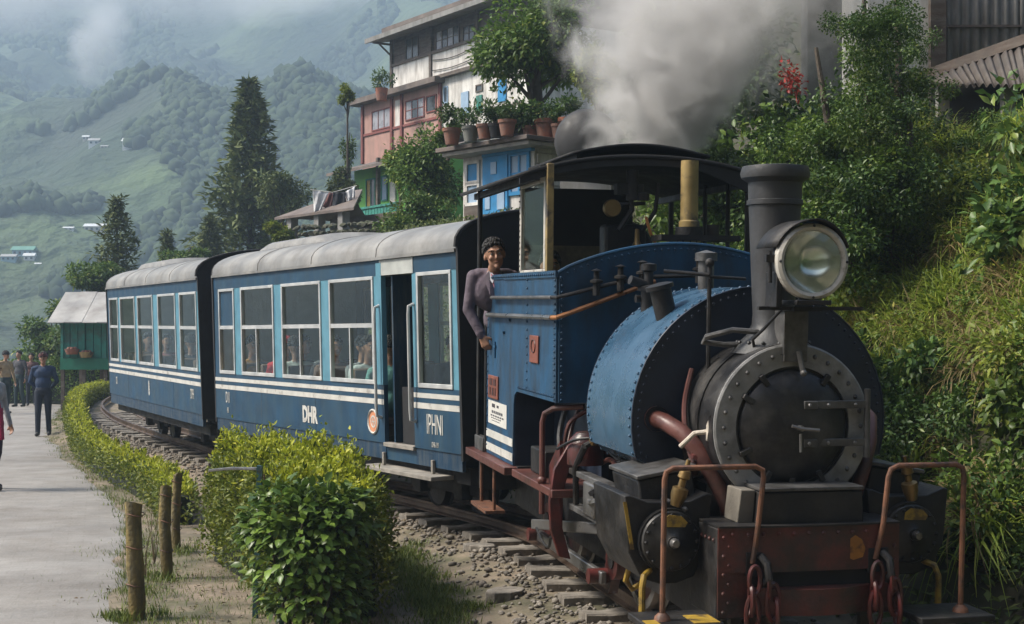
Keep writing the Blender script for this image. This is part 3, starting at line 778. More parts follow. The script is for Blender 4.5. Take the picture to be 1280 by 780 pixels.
def chain_link(c, w, h, rot, r=.013):
    pts = []
    for i in range(16):
        t = 2 * math.pi * i / 16
        pts.append(Vector(c) + rot @ Vector((w * math.cos(t), 0, h * math.sin(t) * (1 if abs(math.sin(t)) < .9 else 1))))
    return pts
for bx in (-.335, .37):
    hk = P("coupling_hook", MB().box(bx - .05, bx + .07, -.47, -.43, .43, .56).tube([(bx + .03, -.47, .54), (bx + .05, -.52, .5), (bx + .05, -.54, .43), (bx + .04, -.5, .39)], .022), m_iron, beam, bevel=.004)
    for k, (dx, dz, w, h, a) in enumerate([(-.02, .42, .035, .075, 10), (-.04, .31, .04, .08, 80), (-.03, .24, .045, .10, 20), (.06, .4, .03, .08, 70), (.085, .3, .042, .1, 15), (.1, .23, .04, .09, 85)]):
        P("chain_link", MB().tube(chain_link((bx + dx, -.52, dz), w, h, Matrix.Rotation(R(a), 3, 'Z')), .013, 6, closed=True), m_red, hk)
P("front_handrail", MB().tube([(-.86, -.5, .235), (-.855, -.5, .96), (-.845, -.5, 1.0), (-.81, -.5, 1.02), (-.35, -.5, 1.02), (-.31, -.5, 1.0), (-.305, -.5, .96), (-.325, -.48, .7), (-.35, -.47, .5)], .015, 10).lathe([(.045, 0), (.04, .02), (.02, .04)], (-.86, -.5, .225), (0, 0, 1), 12), m_rust)
P("front_handrail", MB().tube([(.36, -.47, .5), (.4, -.48, .7), (.415, -.5, .95), (.43, -.5, .99), (.47, -.5, 1.01), (.82, -.5, 1.01), (.855, -.5, .99), (.865, -.5, .95), (.858, -.5, .22)], .015, 10).lathe([(.045, 0), (.04, .02), (.02, .04)], (.858, -.5, .2), (0, 0, 1), 12), m_rust)
P("front_step", MB().box(-.98, -.56, -.62, -.28, .19, .225), m_iron, bevel=.006)
P("front_step", MB().box(.56, 1.0, -.62, -.28, .165, .2), m_iron, bevel=.006)
P("step_paint", MB().box(-.72, -.58, -.61, -.42, .2255, .2285), m_yellow)
P("step_paint", MB().box(-.97, -.9, -.6, -.5, .2255, .2285), m_yellow)
# bunker and cab
CX = .86
side_poly = [(1.72, 1.2), (2.88, 1.2), (2.95, 1.17), (2.98, 1.1), (2.99, .63), (3.97, .63), (3.97, 2.065), (1.72, 2.065)]
for sg in (-1, 1):
    sd = P("cab_side", MB().prism(side_poly, 'x', sg * CX - .008, sg * CX + .008), m_loco, smooth=20)
    P("top_strip", MB().box(sg * CX - .02, sg * CX + .02, 1.705, 3.3, 2.04, 2.085).box(sg * CX - .018, sg * CX + .018, 3.3, 3.97, 2.045, 2.083), m_loco, sd)
    ribs = [(sg * (CX + .009), 1.75, 1.22 + .04 * k) for k in range(21)] + [(sg * (CX + .009), 2.55, 1.25 + .06 * k) for k in range(14)] + [(sg * (CX + .009), 1.78 + .045 * k, 1.235) for k in range(24)] + [(sg * (CX + .022), 1.75 + .06 * k, 2.062) for k in range(36)] + [(sg * (CX + .009), 3.93, .7 + .06 * k) for k in range(22)]
    P("side_rivets", rivets(ribs, .010), m_loco, sd, kind="stuff")
    for zz in (.80, .69):
        P("white_stripe", MB().box(min(sg * (CX + .0085), sg * (CX + .0125)), max(sg * (CX + .0085), sg * (CX + .0125)), 3.0, 3.96, zz - .03, zz + .03), m_cream, sd)
    P("cab_footboard", MB().box(min(sg * .5, sg * .95), max(sg * .5, sg * .95), 2.93, 4.45, .565, .625), m_redpipe, bevel=.006)
    P("running_board", MB().box(min(sg * .5, sg * .92), max(sg * .5, sg * .92), 1.6, 2.8, .575, .63), m_redpipe, bevel=.006)
    P("inner_well", MB().box(min(sg * .5, sg * .55), max(sg * .5, sg * .55), 1.7, 3.0, .6, 1.22).box(min(sg * .5, sg * .855), max(sg * .5, sg * .855), 2.98, 3.01, .63, 1.2), m_navy)
    hr = P("grab_rail", MB().tube([(sg * .9, 1.95, .42), (sg * .9, 1.95, 1.05), (sg * .89, 1.93, 1.11), (sg * .84, 1.88, 1.15), (sg * .66, 1.75, 1.17)], .02, 10).ell((sg * .9, 1.95, .65), .035, 8, 6), m_redpipe)
    P("side_handrail", MB().tube([(sg * .9, 3.66, 1.9), (sg * .9, 1.72, 1.905)], .014), m_grey)
    P("side_handrail", MB().tube([(sg * .9, 3.82, 1.76), (sg * .9, 1.72, 1.77)], .018), m_steel)
    P("step_hanger", MB().cyl((sg * .88, 4.1, .2), (sg * .88, 4.1, .58), .014).cyl((sg * .88, 3.6, .2), (sg * .88, 3.6, .58), .014).box(sg * .88 - .08, sg * .88 + .08, 3.55, 4.15, .18, .205), m_rust)
    P("rear_post", MB().cyl((sg * .85, 4.38, .62), (sg * .85, 4.38, 2.82), .022), m_iron)
    P("door_rail", MB().cyl((sg * .87, 3.99, .64), (sg * .87, 3.99, 1.72), .015).cyl((sg * .87, 4.3, .64), (sg * .87, 4.3, 1.72), .013), m_iron)
    P("door_sill_box", MB().box(sg * .86 - .03, sg * .86 + .03, 4.02, 4.36, .625, .74), m_grey, bevel=.005)
P("bunker_front", MB().prism([(-CX + .008, 1.2), (CX - .008, 1.2)] + [(CX * (1 - 2 * i / 24) * .99, 2.065 + .205 * math.cos(math.pi / 2 * (1 - 2 * i / 24)) ** .8 if abs(1 - 2 * i / 24) < 1 else 2.065) for i in range(25)], 'y', 1.70, 1.716), m_loco, smooth=20)
P("front_edge_rivets", rivets([(CX * .98 * (1 - 2 * i / 36), 1.697, 2.04 + .2 * max(math.cos(math.pi / 2 * (1 - 2 * i / 36)), 0) ** .8) for i in range(37)] + [(-.835, 1.697, 1.22 + .045 * k) for k in range(19)], .009), m_loco, kind="stuff")
P("coping", MB().tube([(CX * (1 - 2 * i / 24), 1.708, 2.07 + .205 * max(math.cos(math.pi / 2 * (1 - 2 * i / 24)), 0) ** .8) for i in range(25)], .014, 8), m_loco)
P("front_handrail_upper", MB().tube([(-.9, 1.72, 1.905), (-.88, 1.66, 1.905), (-.8, 1.65, 1.925), (-.5, 1.65, 2.0), (-.2, 1.65, 2.05), (.1, 1.65, 2.06)], .013), m_iron)
P("copper_rail", MB().tube([(-.9, 1.72, 1.77), (-.88, 1.66, 1.772), (-.8, 1.65, 1.80), (-.5, 1.65, 1.91), (-.2, 1.65, 2.02)], .016), m_copper)
P("coal_deck", MB().box(-.84, .84, 1.72, 2.4, 1.3, 1.9), m_black)
P("coal_heap", MB().ell((-.1, 2.05, 1.88), (.6, .28, .22), 16, 8), mat("coal", (.012, .012, .013), .45, var=.5, bump=1, bscale=12))
P("cab_floor", MB().box(-.85, .85, 2.9, 4.42, .6, .63), m_iron)
P("cab_rear_wall", MB().box(-.5, .5, 4.38, 4.41, .63, 2.84), m_black)
P("rear_wall_panel", MB().box(-.5, .5, 4.36, 4.378, 1.4, 2.35), m_beige)
P("rear_wall_rail", MB().box(-.5, .5, 4.345, 4.36, 2.12, 2.145), m_iron)
# cab roof with raised ventilator
def roofz(b): return 2.945 - .15 * (abs(b) / .95) ** 2.2
rb_ = [(-.97 + 1.9 * i / 24) for i in range(25)]
rows = [[(b, yy, roofz(b) + dz) for b in rb_] for yy, dz in ((2.38, 0), (4.68, .01))]
rf = P("cab_roof", MB().strip(rows), m_black, smooth=60)
q = rf.modifiers.new("thick", 'SOLIDIFY'); q.thickness = .03
P("roof_valance", MB().prism([(b, roofz(b) - .035) for b in rb_] + [(b, roofz(b) - .035 - (.045 + (.13 * max(b - .35, 0) / .6))) for b in rb_[::-1]], 'y', 2.39, 2.41), m_black, rf, smooth=20)
for xa_ in (-.86, .8): P("roof_rail", MB().box(xa_, xa_ + .04, 2.4, 4.6, 2.74, 2.79), m_iron, rf)
rows = [[(.06 + .54 * (2 * i / 16 - 1), yy, 2.99 + .075 * math.cos(math.pi / 2 * (2 * i / 16 - 1))) for i in range(17)] for yy in (2.75, 4.2)]
vr = P("roof_ventilator", MB().strip(rows), m_black, rf, smooth=60)
q = vr.modifiers.new("thick", 'SOLIDIFY'); q.thickness = .02
P("ventilator_sides", MB().box(-.44, -.42, 2.8, 4.15, 2.88, 3.0).box(.54, .56, 2.8, 4.15, 2.88, 3.0), m_black, rf)
# side window screen with white frame, yellow post
yw0, yw1, bw = 2.44, 3.25, -.755
P("corner_post", MB().box(-.775, -.725, 2.36, 2.42, 2.03, 2.86), m_buff, bevel=.005)
wf = P("side_screen", MB().box(bw - .015, bw + .015, yw0, yw1, 2.03, 2.11).box(bw - .015, bw + .015, yw0, yw1, 2.735, 2.8).box(bw - .015, bw + .015, yw0, yw0 + .05, 2.11, 2.735).box(bw - .015, bw + .015, yw1 - .05, yw1, 2.11, 2.735), m_lampwhite, bevel=.004)
P("pane", MB().box(bw - .003, bw + .003, yw0 + .05, yw1 - .05, 2.11, 2.735), m_glass, wf)
P("screen_rivets", rivets([(bw - .017, yw1 - .02, 2.1 + .045 * k) for k in range(15)], .008), m_iron, wf, kind="stuff")
P("cab_post", MB().cyl((.8, 2.5, 1.9), (.8, 2.5, 2.86), .022).cyl((.8, 2.9, 1.9), (.8, 2.9, 2.86), .018).cyl((.8, 3.4, 1.9), (.8, 3.4, 2.86), .018), m_iron)
P("valve_column", MB().lathe([(.1, 2.2), (.1, 2.35), (.075, 2.36), (.075, 2.46), (.064, 2.47), (.064, 2.9)], (.27, 2.3, 0), (0, 0, 1), 20), m_buff)
P("column_base", MB().box(.02, .62, 2.18, 2.42, 2.32, 2.36).cyl((.27, 2.3, 2.25), (.27, 2.3, 2.42), .1).cyl((.45, 2.3, 2.36), (.45, 2.3, 2.44), .05), m_iron)
bh = P("boiler_backhead", MB().box(-.28, .05, 2.6, 2.75, 1.9, 2.45), m_iron, bevel=.03)
P("regulator_fittings", MB().tube([(-.2, 2.5, 2.4), (-.1, 2.5, 2.55), (-.12, 2.5, 2.72)], .02).tube([(-.3, 2.5, 2.58), (0, 2.5, 2.6)], .014).cyl((-.1, 2.5, 2.62), (-.1, 2.5, 2.84), .045).lathe([(.05, 0), (.05, .05), (.02, .06)], (-.02, 2.5, 2.62), (0, 0, 1), 12).tube([(0, 2.55, 2.4), (.08, 2.5, 2.55), (.1, 2.5, 2.75)], .016).box(-.22, -.02, 2.48, 2.56, 2.66, 2.74), m_iron, bh)
P("pressure_gauge", MB().lathe([(0, -.02), (.06, -.02), (.065, -.01), (.065, .03)], (-.25, 2.5, 2.56), (0, 1, 0), 18), m_brass, bh)
P("whistle_horn", MB().lathe([(.015, .14), (.02, .05), (.05, 0), (.045, 0), (.012, .06)], (-.06, 2.5, 2.27), (0, 0, 1), 14), m_brass, bh)
P("regulator_handle", MB().tube([(.0, 2.48, 2.5), (.03, 2.46, 2.38), (.08, 2.45, 2.28)], .012), m_copper, bh)
# plates, notice and painted marks on the cab side
x0 = -CX - .0095
pl = P("number_plate", MB().box(x0 - .012, x0, 3.5, 3.86, 1.09, 1.275), m_plate, bevel=.004)
P("plate_figures", MB().box(x0 - .016, x0 - .0115, 3.56, 3.66, 1.2, 1.25).box(x0 - .016, x0 - .0115, 3.7, 3.8, 1.2, 1.25).box(x0 - .016, x0 - .0115, 3.56, 3.6, 1.12, 1.18).box(x0 - .016, x0 - .0115, 3.65, 3.7, 1.12, 1.18).box(x0 - .016, x0 - .0115, 3.75, 3.8, 1.12, 1.18), m_beam, pl)
pl = P("works_plate", MB().box(x0 - .012, x0, 2.18, 2.43, 1.44, 1.635), m_plate, bevel=.004)
P("plate_ring", MB().tube([(x0 - .013, 2.305 + .06 * math.cos(t), 1.56 + .045 * math.sin(t)) for t in [k * .5236 for k in range(12)]], .006, 5, closed=True), m_beam, pl)
nt = P("paper_notice", MB().box(x0 - .004, x0, 3.2, 3.88, .885, 1.07), m_paper)
pr = MB()
for k, (a, b, zz, h) in enumerate([(3.62, 3.74, 1.035, .03), (3.48, 3.56, 1.035, .02), (3.34, 3.76, .985, .022), (3.3, 3.8, .955, .012), (3.4, 3.78, .935, .008), (3.45, 3.75, .915, .006)]):
    q = (b - a) / 6
    for j in range(6): pr.box(x0 - .0055, x0 - .0042, a + j * q, a + j * q + q * .7, zz - h / 2, zz + h / 2)
P("printed_lines", pr, m_ink, nt, kind="stuff")
P("side_bracket", MB().box(x0 - .014, x0, 3.6, 3.68, 1.5, 1.52).box(x0 - .01, x0, 3.63, 3.65, 1.42, 1.55), m_loco)
P("side_bracket", MB().box(x0 - .014, x0, 3.3, 3.36, 1.62, 1.64), m_loco)
P("side_bracket", MB().box(x0 - .014, x0, 3.1, 3.14, 1.72, 1.74), m_loco)
# clutter of pipes and fittings round the motion and the boiler top
pr_ = random.Random(3)
for k, pts in enumerate([[(-.6, .5, .95), (-.66, .9, .9), (-.64, 1.4, .96), (-.55, 1.9, 1.0)], [(-.55, .45, .8), (-.6, .8, .7), (-.62, 1.2, .86), (-.58, 1.6, .8)], [(-.85, .55, .72), (-.86, .8, .66), (-.8, 1.1, .62)], [(-.88, 1.62, .9), (-.82, 1.4, .98), (-.7, 1.3, 1.0), (-.6, 1.32, .98)],
                         [(-.62, 1.75, 1.15), (-.75, 1.8, 1.05), (-.78, 1.85, .8), (-.8, 1.9, .64)], [(-.5, .35, .62), (-.62, .42, .5), (-.66, .7, .42), (-.7, 1.0, .4)], [(-.9, 1.7, .3), (-.86, 1.9, .2), (-.8, 2.3, .16), (-.75, 2.7, .2)], [(-.62, 2.0, .62), (-.68, 2.1, .8), (-.62, 2.2, 1.0), (-.56, 2.2, 1.15)], [(-.6, 2.5, .63), (-.62, 2.55, .9), (-.56, 2.6, 1.1)], [(-.4, .1, .9), (-.55, .05, .86), (-.62, -.05, .8)], [(-.44, .25, 1.5), (-.5, .2, 1.3), (-.52, .1, 1.1), (-.5, 0, .95)]]):
    P("pipe", MB().tube(catmull(pts, 5), .01 + .006 * (k % 3), 7), (m_iron, m_redpipe, m_grey)[k % 3])
for k, (x, y, z, r) in enumerate([(-.66, .9, .92, .035), (-.6, 1.2, .9, .04), (-.72, 1.28, 1.02, .03), (-.84, .8, .68, .03), (-.62, 2.1, .85, .045), (-.7, 2.35, .68, .05), (-.58, .42, .64, .04), (-.5, .02, .98, .035)]):
    P("valve_body", MB().lathe([(0, -.07), (r, -.06), (r, -.02), (r * .6, -.015), (r * .6, .03), (r * 1.1, .035), (r * 1.1, .06), (0, .07)], (x, y, z), (pr_.uniform(-.5, .5), pr_.uniform(-.5, .5), 1), 10), (m_iron, m_red, m_brass)[k % 3])
P("toolbox", MB().box(-.82, -.56, 2.2, 2.62, .635, .82), m_iron, bevel=.01)
for k, (x, y) in enumerate(((-.62, 1.68), (-.45, 1.69), (-.3, 1.68), (.1, 1.68))):
    P("injector_valve", MB().lathe([(0, 0), (.025, 0), (.025, .08), (.045, .085), (.045, .1), (.02, .11), (.02, .16), (.04, .165), (0, .18)], (x, y - .06, 1.92 + .03 * k), (0, 0, 1), 10), m_iron)
P("rear_beam", MB().box(-.8, .8, 4.45, 4.6, .25, .6), m_iron)
P("draw_gear", MB().box(-.1, .1, 4.6, 4.95, .3, .42), m_iron)
# ------------------------------------------------------------------ passenger coaches
def text_mesh(txt, size, depth=.002, bold=.0):
    c = bpy.data.curves.new("lettering", 'FONT'); c.body = txt; c.size = size; c.extrude = depth; c.offset = bold; c.align_x = 'CENTER'; c.align_y = 'CENTER'
    c.resolution_u = 3
    ob = bpy.data.objects.new("lettering", c); COL.objects.link(ob)
    dg = bpy.context.evaluated_depsgraph_get(); dg.update()
    me = bpy.data.meshes.new_from_object(ob.evaluated_get(dg))
    bpy.data.objects.remove(ob); bpy.data.curves.remove(c)
    return me
LEFTFACE = Matrix(((0, 0, -1), (-1, 0, 0), (0, 1, 0)))     # text right -> -y, up -> z, normal -> -x
m_seat = mat("seat_brown", (.16, .1, .07), .7, var=.2)
m_inner = mat("coach_inner_panel", (.5, .52, .46), .7, var=.15)
m_dark = mat("underframe_black", (.018, .017, .016), .8, var=.4, col2=(.05, .045, .04), col2_amt=.35, col2_scale=4, bump=.2)
m_step = mat("worn_step_wood", (.26, .24, .21), .85, var=.3, bump=.3)

def make_coach(fr, label, length, wins, door, letters, y0=0.0):
    c = thing("passenger_coach", label, "railway coach", matrix=fr.M @ Matrix.Translation((0, y0, 0)), group="coaches of the train")
    W, ZB, ZS, ZT, ZE = 1.03, .43, 1.165, 2.245, 2.40
    def B(name, mb, m, parent=c, **k): return mb.build(name, m, parent, **k)
    spans = sorted([(a, b) for a, b, _ in wins] + ([door] if door else []))
    for sg in (-1, 1):
        xo, xi = sg * W, sg * (W - .045)
        xa, xb = min(xo, xi), max(xo, xi)
        segs = [(0, length)] if not (door and sg < 0) else [(0, door[0]), (door[1], length)]
        lo = MB()
        for a, b in segs: lo.box(xa, xb, a, b, ZB + .16, ZS)
        side = B("side_panel", lo, m_coach)
        sk = MB()
        for a, b in segs: sk.box(min(sg * (W - .012), sg * (W - .05)), max(sg * (W - .012), sg * (W - .05)), a + .002, b - .002, ZB, ZB + .158)
        B("skirt", sk, m_coachlo, side)
        if door and sg < 0: B("door_skirt", MB().box(-W + .02, -W + .06, door[0] + .002, door[1] - .002, ZB, .56), m_coach, side)
        up = MB()
        for a, b in segs: up.box(xa, xb, a, b, ZT, ZE)
        B("cant_panel", up, m_coach, side)
        edges = [0] + [v for s_ in spans for v in s_] + [length]
        for i in range(0, len(edges), 2):
            a, b = edges[i], edges[i + 1]
            if b - a > .02:
                near_end = i in (0, len(edges) - 2)
                B("pillar", MB().box(min(sg * (W - .003), xi), max(sg * (W - .003), xi), a, b, ZS, ZT), m_ltblue if (not near_end or i == 0) else m_coach, side)
        for zz, h in ((1.1, .03), (1.005, .036)):
            st = MB()
            for a, b in segs: st.box(min(sg * (W + .001), sg * (W + .004)), max(sg * (W + .001), sg * (W + .004)), a + .004, b - .004, zz - h, zz + h * .5)
            B("white_stripe", st, m_cream, side)
        for a, b, kind in wins + ([(door[0], door[1], 'far')] if door and sg > 0 else []):
            zc = 1.755
            f = .035
            xf0, xf1 = min(sg * (W + .012), sg * (W - .03)), max(sg * (W + .012), sg * (W - .03))
            fm = MB().box(xf0, xf1, a, b, ZS, ZS + f * 1.2).box(xf0, xf1, a, b, ZT - f, ZT).box(xf0, xf1, a, a + f, ZS + f * 1.2, ZT - f).box(xf0, xf1, b - f, b, ZS + f * 1.2, ZT - f)
            w = B("window", fm, m_frame, side, bevel=.004)
            gx0, gx1 = min(sg * (W - .012), sg * (W - .016)), max(sg * (W - .012), sg * (W - .016))
            if kind == 'tall':
                B("pane", MB().box(gx0, gx1, a + f, b - f, ZS + f, ZT - f), m_glass, w)
            else:
                B("mid_rail", MB().box(xf0 + .004, xf1 - .004, a + f, b - f, zc - .022, zc + .022), m_frame, w)
                B("pane", MB().box(gx0, gx1, a + f, b - f, zc + .022, ZT - f), m_coach if kind == 'end' else m_glass, w)
                B("pane", MB().box(gx0, gx1, a + f, b - f, ZS + f, zc - .022), m_glass, w)
                if kind == 'slide':
                    mid = (a + b) / 2 + .04
                    B("sash_bar", MB().box(xf0 + .006, xf1 - .006, mid - .012, mid + .012, ZS + f, zc - .022), m_frame, w)
        # panel joints
        jm = MB()
        for yy in [length * k / 4 for k in (1, 2, 3)]:
            if not (door and door[0] - .1 < yy < door[1] + .1):
                jm.box(min(sg * (W + .0005), sg * (W + .002)), max(sg * (W + .0005), sg * (W + .002)), yy - .006, yy + .006, ZB + .17, ZS - .2)
        B("panel_joint", jm, m_coachlo, side)
        B("gutter", MB().box(min(sg * (W - .02), sg * (W + .03)), max(sg * (W - .02), sg * (W + .03)), 0, length, ZE, ZE + .03), m_roof, side)
    # roof
    n = 22
    prof_ = [((W + .015) * math.sin(R(-90 + 180 * i / n)), ZE + .03 + .34 * max(math.cos(R(-90 + 180 * i / n)), 0) ** .75) for i in range(n + 1)]
    rows = [[(x, yy, z) for x, z in prof_] for yy in [length * k / 8 for k in range(9)]]
    rf = B("roof", MB().strip(rows), m_roof, smooth=50)
    for k in (2, 4, 6):
        yy = length * k / 8
        B("roof_seam", MB().tube([(x * 1.003, yy, z + .001) for x, z in prof_], .005, 5), m_roof, rf)
    rows = [[(.62 * math.sin(R(-90 + 180 * i / 12)), yy, ZE + .32 + (.13 if 0 < j < 5 else .0) * max(math.cos(R(-90 + 180 * i / 12)), 0) ** .5) for i in range(13)] for j, yy in enumerate((length * .60, length * .63, length * .7, length * .8, length * .87, length * .92))]
    B("roof_vent", MB().strip(rows), m_roof, rf, smooth=70)
    # ends, floor, inside
    ep = [(x, z) for x, z in prof_] + [(W, ZB + .1), (-W, ZB + .1)]
    B("end_wall", MB().prism(ep, 'y', -.04, .0), m_black)
    B("end_wall", MB().prism(ep, 'y', length, length + .04), m_black)
    for yy in (.003, length - .018):
        B("end_lining", MB().prism([(-W + .06, .6), (W - .06, .6), (W - .06, ZE), (-W + .06, ZE)], "y", yy, yy + .015), m_inner)
    ep2 = [(x * 1.012, 1.4 + (z - 1.4) * 1.012) for x, z in ep]
    B("end_moulding", MB().tube([(x, -.03, z) for x, z in ep2[:n + 1]], .022, 6), m_black)
    B("gangway", MB().box(-.42, .42, -.24, -.04, .55, 2.3), m_black, bevel=.03)
    B("floor", MB().box(-W + .05, W - .05, .0, length, .56, .6), m_dark)
    B("ceiling_lining", MB().box(-W + .06, W - .06, .02, length - .02, ZE - .03, ZE - .01), m_inner)
    yy = .3 if not door else 2.1
    while yy < length - .7:
        for sg in (-1, 1):
            B("seat", MB().box(min(sg * .2, sg * .94), max(sg * .2, sg * .94), yy, yy + .42, .72, .8).box(min(sg * .2, sg * .94), max(sg * .2, sg * .94), yy + .42, yy + .49, .76, 1.3).box(min(sg * .25, sg * .9), max(sg * .25, sg * .9), yy + .05, yy + .4, .6, .72), m_seat, bevel=.02)
        yy += .92
    if door:
        B("door_step_plate", MB().box(-W - .02, -W + .12, door[0], door[1], .56, .6), m_step, bevel=.004)
        B("door_head", MB().box(-W - .006, -W + .04, door[0] - .04, door[1] + .04, ZT - .0, ZE - .005), mat("door_head_pale", (.4, .42, .4), .6, var=.15, bump=.05))
        dl = B("door_leaf", MB().box(-W + .1, -W + .14, door[0] + .03, door[0] + .06, .6, ZT).box(-W + .08, -W + .11, door[0] + .05, door[1] - .25, .6, 1.15), m_black)
        B("inner_door_frame", MB().box(-W + .05, -W + .3, door[1] - .14, door[1] - .11, .6, ZT).box(-W + .3, -W + .34, door[0], door[1], 2.15, ZT), m_coachlo)
        B("pillar_face", MB().box(-W - .008, -W + .045, door[1] + .002, door[1] + .12, ZS, ZE - .03), m_ltblue)
        for yy in (door[0] - .035, door[1] + .06):
            B("door_handrail", MB().tube([(-W, yy, 1.95), (-W - .055, yy, 1.93), (-W - .06, yy, 1.85), (-W - .06, yy, .95), (-W - .055, yy, .86), (-W, yy, .84)], .016), m_frame)
        B("running_step", MB().box(-W - .14, -W + .1, door[0] - .6, door[1] + .25, .33, .37).box(-W - .02, -W + .01, door[0] - .4, door[0] - .36, .37, .5).box(-W - .02, -W + .01, door[1], door[1] + .04, .37, .5), m_step, bevel=.005)
    B("solebar", MB().box(-W + .12, -W + .2, .05, length - .05, .3, .45).box(W - .2, W - .12, .05, length - .05, .3, .45).box(-.6, .6, -.12, .0, .28, .45), m_dark)
    for yy in (1.35, length - 1.35):
        bg = B("bogie", MB().box(-.52, -.46, yy - .75, yy + .75, .1, .3).box(.46, .52, yy - .75, yy + .75, .1, .3).box(-.5, .5, yy - .1, yy + .1, .18, .42), m_dark, bevel=.01)
        for dy in (-.45, .45):
            for sg in (-1, 1):
                B("wheel", MB().lathe([(.02, -.04), (.2, -.03), (.215, -.045), (.215, .03), (.235, .04), (.235, .055), (.03, .05)], (sg * .33, yy + dy, .11), (-sg, 0, 0), 24), m_iron, bg)
                B("axle_box", MB().box(sg * .54 - .06, sg * .54 + .06, yy + dy - .09, yy + dy + .09, .06, .24), m_dark, bg, bevel=.01)
    # lettering on the side towards the path
    for txt, size, y, z, m, bold in letters:
        if txt == 'LOGO':
            lg = B("emblem", MB().lathe([(0, 0), (size, 0), (size, .004), (0, .004)], (-W - .0045, y, z), (1, 0, 0), 28), m_orange)
            B("emblem_ring", MB().tube([(-W - .0055, y + size * .93 * math.cos(t), z + size * .93 * math.sin(t)) for t in [k * math.pi / 14 for k in range(28)]], size * .1, 5, closed=True), m_cream, lg)
            B("emblem_mark", MB().lathe([(size * .5, -.001), (size * .5, .001), (size * .36, .001), (size * .36, -.001), (size * .5, -.001)], (-W - .006, y, z), (1, 0, 0), 20).box(-W - .007, -W - .005, y - size * .25, y + size * .25, z - size * .06, z + size * .06).box(-W - .007, -W - .005, y - size * .06, y + size * .06, z - size * .3, z + size * .3), m_cream, lg)
        else:
            me = text_mesh(txt, size, .002, bold); me.materials.append(m)
            o = link("lettering", me, None, c)
            o.matrix_local = Matrix.Translation((-W - .003, y, z)) @ LEFTFACE.to_4x4() @ Matrix.Diagonal((.5 if txt != "DHR" else .85, 1, 1, 1))
    return c

coach_a = make_coach(CO1, "blue railway coach with open doorway and DHR lettering, coupled behind the locomotive", 6.77,
                     [(.12, .82, 'tall'), (1.80, 2.93, 'slide'), (3.17, 4.34, 'slide'), (4.6, 5.73, 'slide'), (5.98, 6.57, 'end')], (.93, 1.6),
                     [("DHR", .24, 3.55, .77, m_cream, .012), ("LOGO", .125, 1.86, .79, None, 0), ("IPHNI", .27, .5, .82, m_cream, .0), ("DHR-119", .07, .5, .64, m_cream, 0), ("D1I", .2, 6.3, .86, m_cream, .0), ("PB", .1, 6.3, .7, m_cream, 0)])
coach_b = make_coach(CO2, "blue railway coach with five plain windows, rearmost of the train", 6.55,
                     [(.12, 1.1, 'plain'), (1.36, 2.5, 'plain'), (2.86, 3.98, 'plain'), (4.2, 5.4, 'plain'), (5.6, 6.35, 'plain')], None,
                     [("DPH", .2, .5, .84, m_cream, .0), ("8", .3, 3.3, .8, m_cream, .01), ("D8", .18, 5.9, .83, m_cream, 0)], y0=-.19)
# ------------------------------------------------------------------ houses on the hillside
m_woodbrown = mat("weathered_brown_wood", (.1, .075, .06), .85, var=.3, scale=5, col2=(.16, .14, .12), col2_amt=.4, col2_scale=3, streak=(.6, .6, 4), bump=.3, contrast=.3)
m_whitewall = mat("stained_whitewash", (.72, .7, .66), .85, var=.12, scale=2, col2=(.34, .31, .28), col2_amt=.36, col2_scale=1.4, streak=(2.5, 2.5, .5), bump=.15, contrast=.3)
m_pink = mat("faded_pink_plaster", (.44, .25, .21), .85, var=.15, scale=2, col2=(.33, .22, .18), col2_amt=.4, col2_scale=1.3, streak=(2.5, 2.5, .5), bump=.15, contrast=.3)
m_maroon = mat("maroon_trim", (.2, .06, .05), .7, var=.25, bump=.15)
m_green = mat("bright_green_paint", (.14, .42, .07), .7, var=.12, scale=3, col2=(.1, .28, .07), col2_amt=.3, col2_scale=1.5, bump=.1)
m_teal = mat("teal_paint", (.03, .22, .17), .65, var=.2, col2=(.05, .14, .11), col2_amt=.4, bump=.15)
m_bluedoor = mat("bright_blue_door", (.03, .24, .5), .6, var=.15, bump=.1)
m_paleblue = mat("pale_blue_paint", (.3, .42, .56), .7, var=.1, bump=.1)
m_tin = mat("weathered_tin_roof", (.25, .235, .22), .6, metal=.2, var=.25, scale=2, col2=(.17, .11, .08), col2_amt=.35, col2_scale=1.2, bump=.2, contrast=.3)
m_tinbrown = mat("rusty_brown_tin", (.13, .1, .085), .7, metal=.1, var=.25, scale=2, col2=(.2, .17, .15), col2_amt=.4, col2_scale=1.5, bump=.2, contrast=.3)
m_darkglass = mat("dark_window_glass", (.05, .06, .065), .15, var=.2, bump=0, spec=.7)
m_curtain = mat("window_with_pale_curtain", (.3, .3, .33), .3, var=.25, scale=4, bump=.05)
m_terra = mat("terracotta", (.32, .12, .07), .85, var=.2, scale=8, col2=(.22, .12, .09), col2_amt=.4, bump=.15)
m_potgrey = mat("grey_pot", (.2, .2, .18), .85, var=.2, bump=.15)
m_conc = mat("grey_concrete", (.27, .265, .255), .9, var=.15, scale=2, col2=(.16, .155, .14), col2_amt=.4, col2_scale=1.5, streak=(2, 2, .5), bump=.25, contrast=.3)

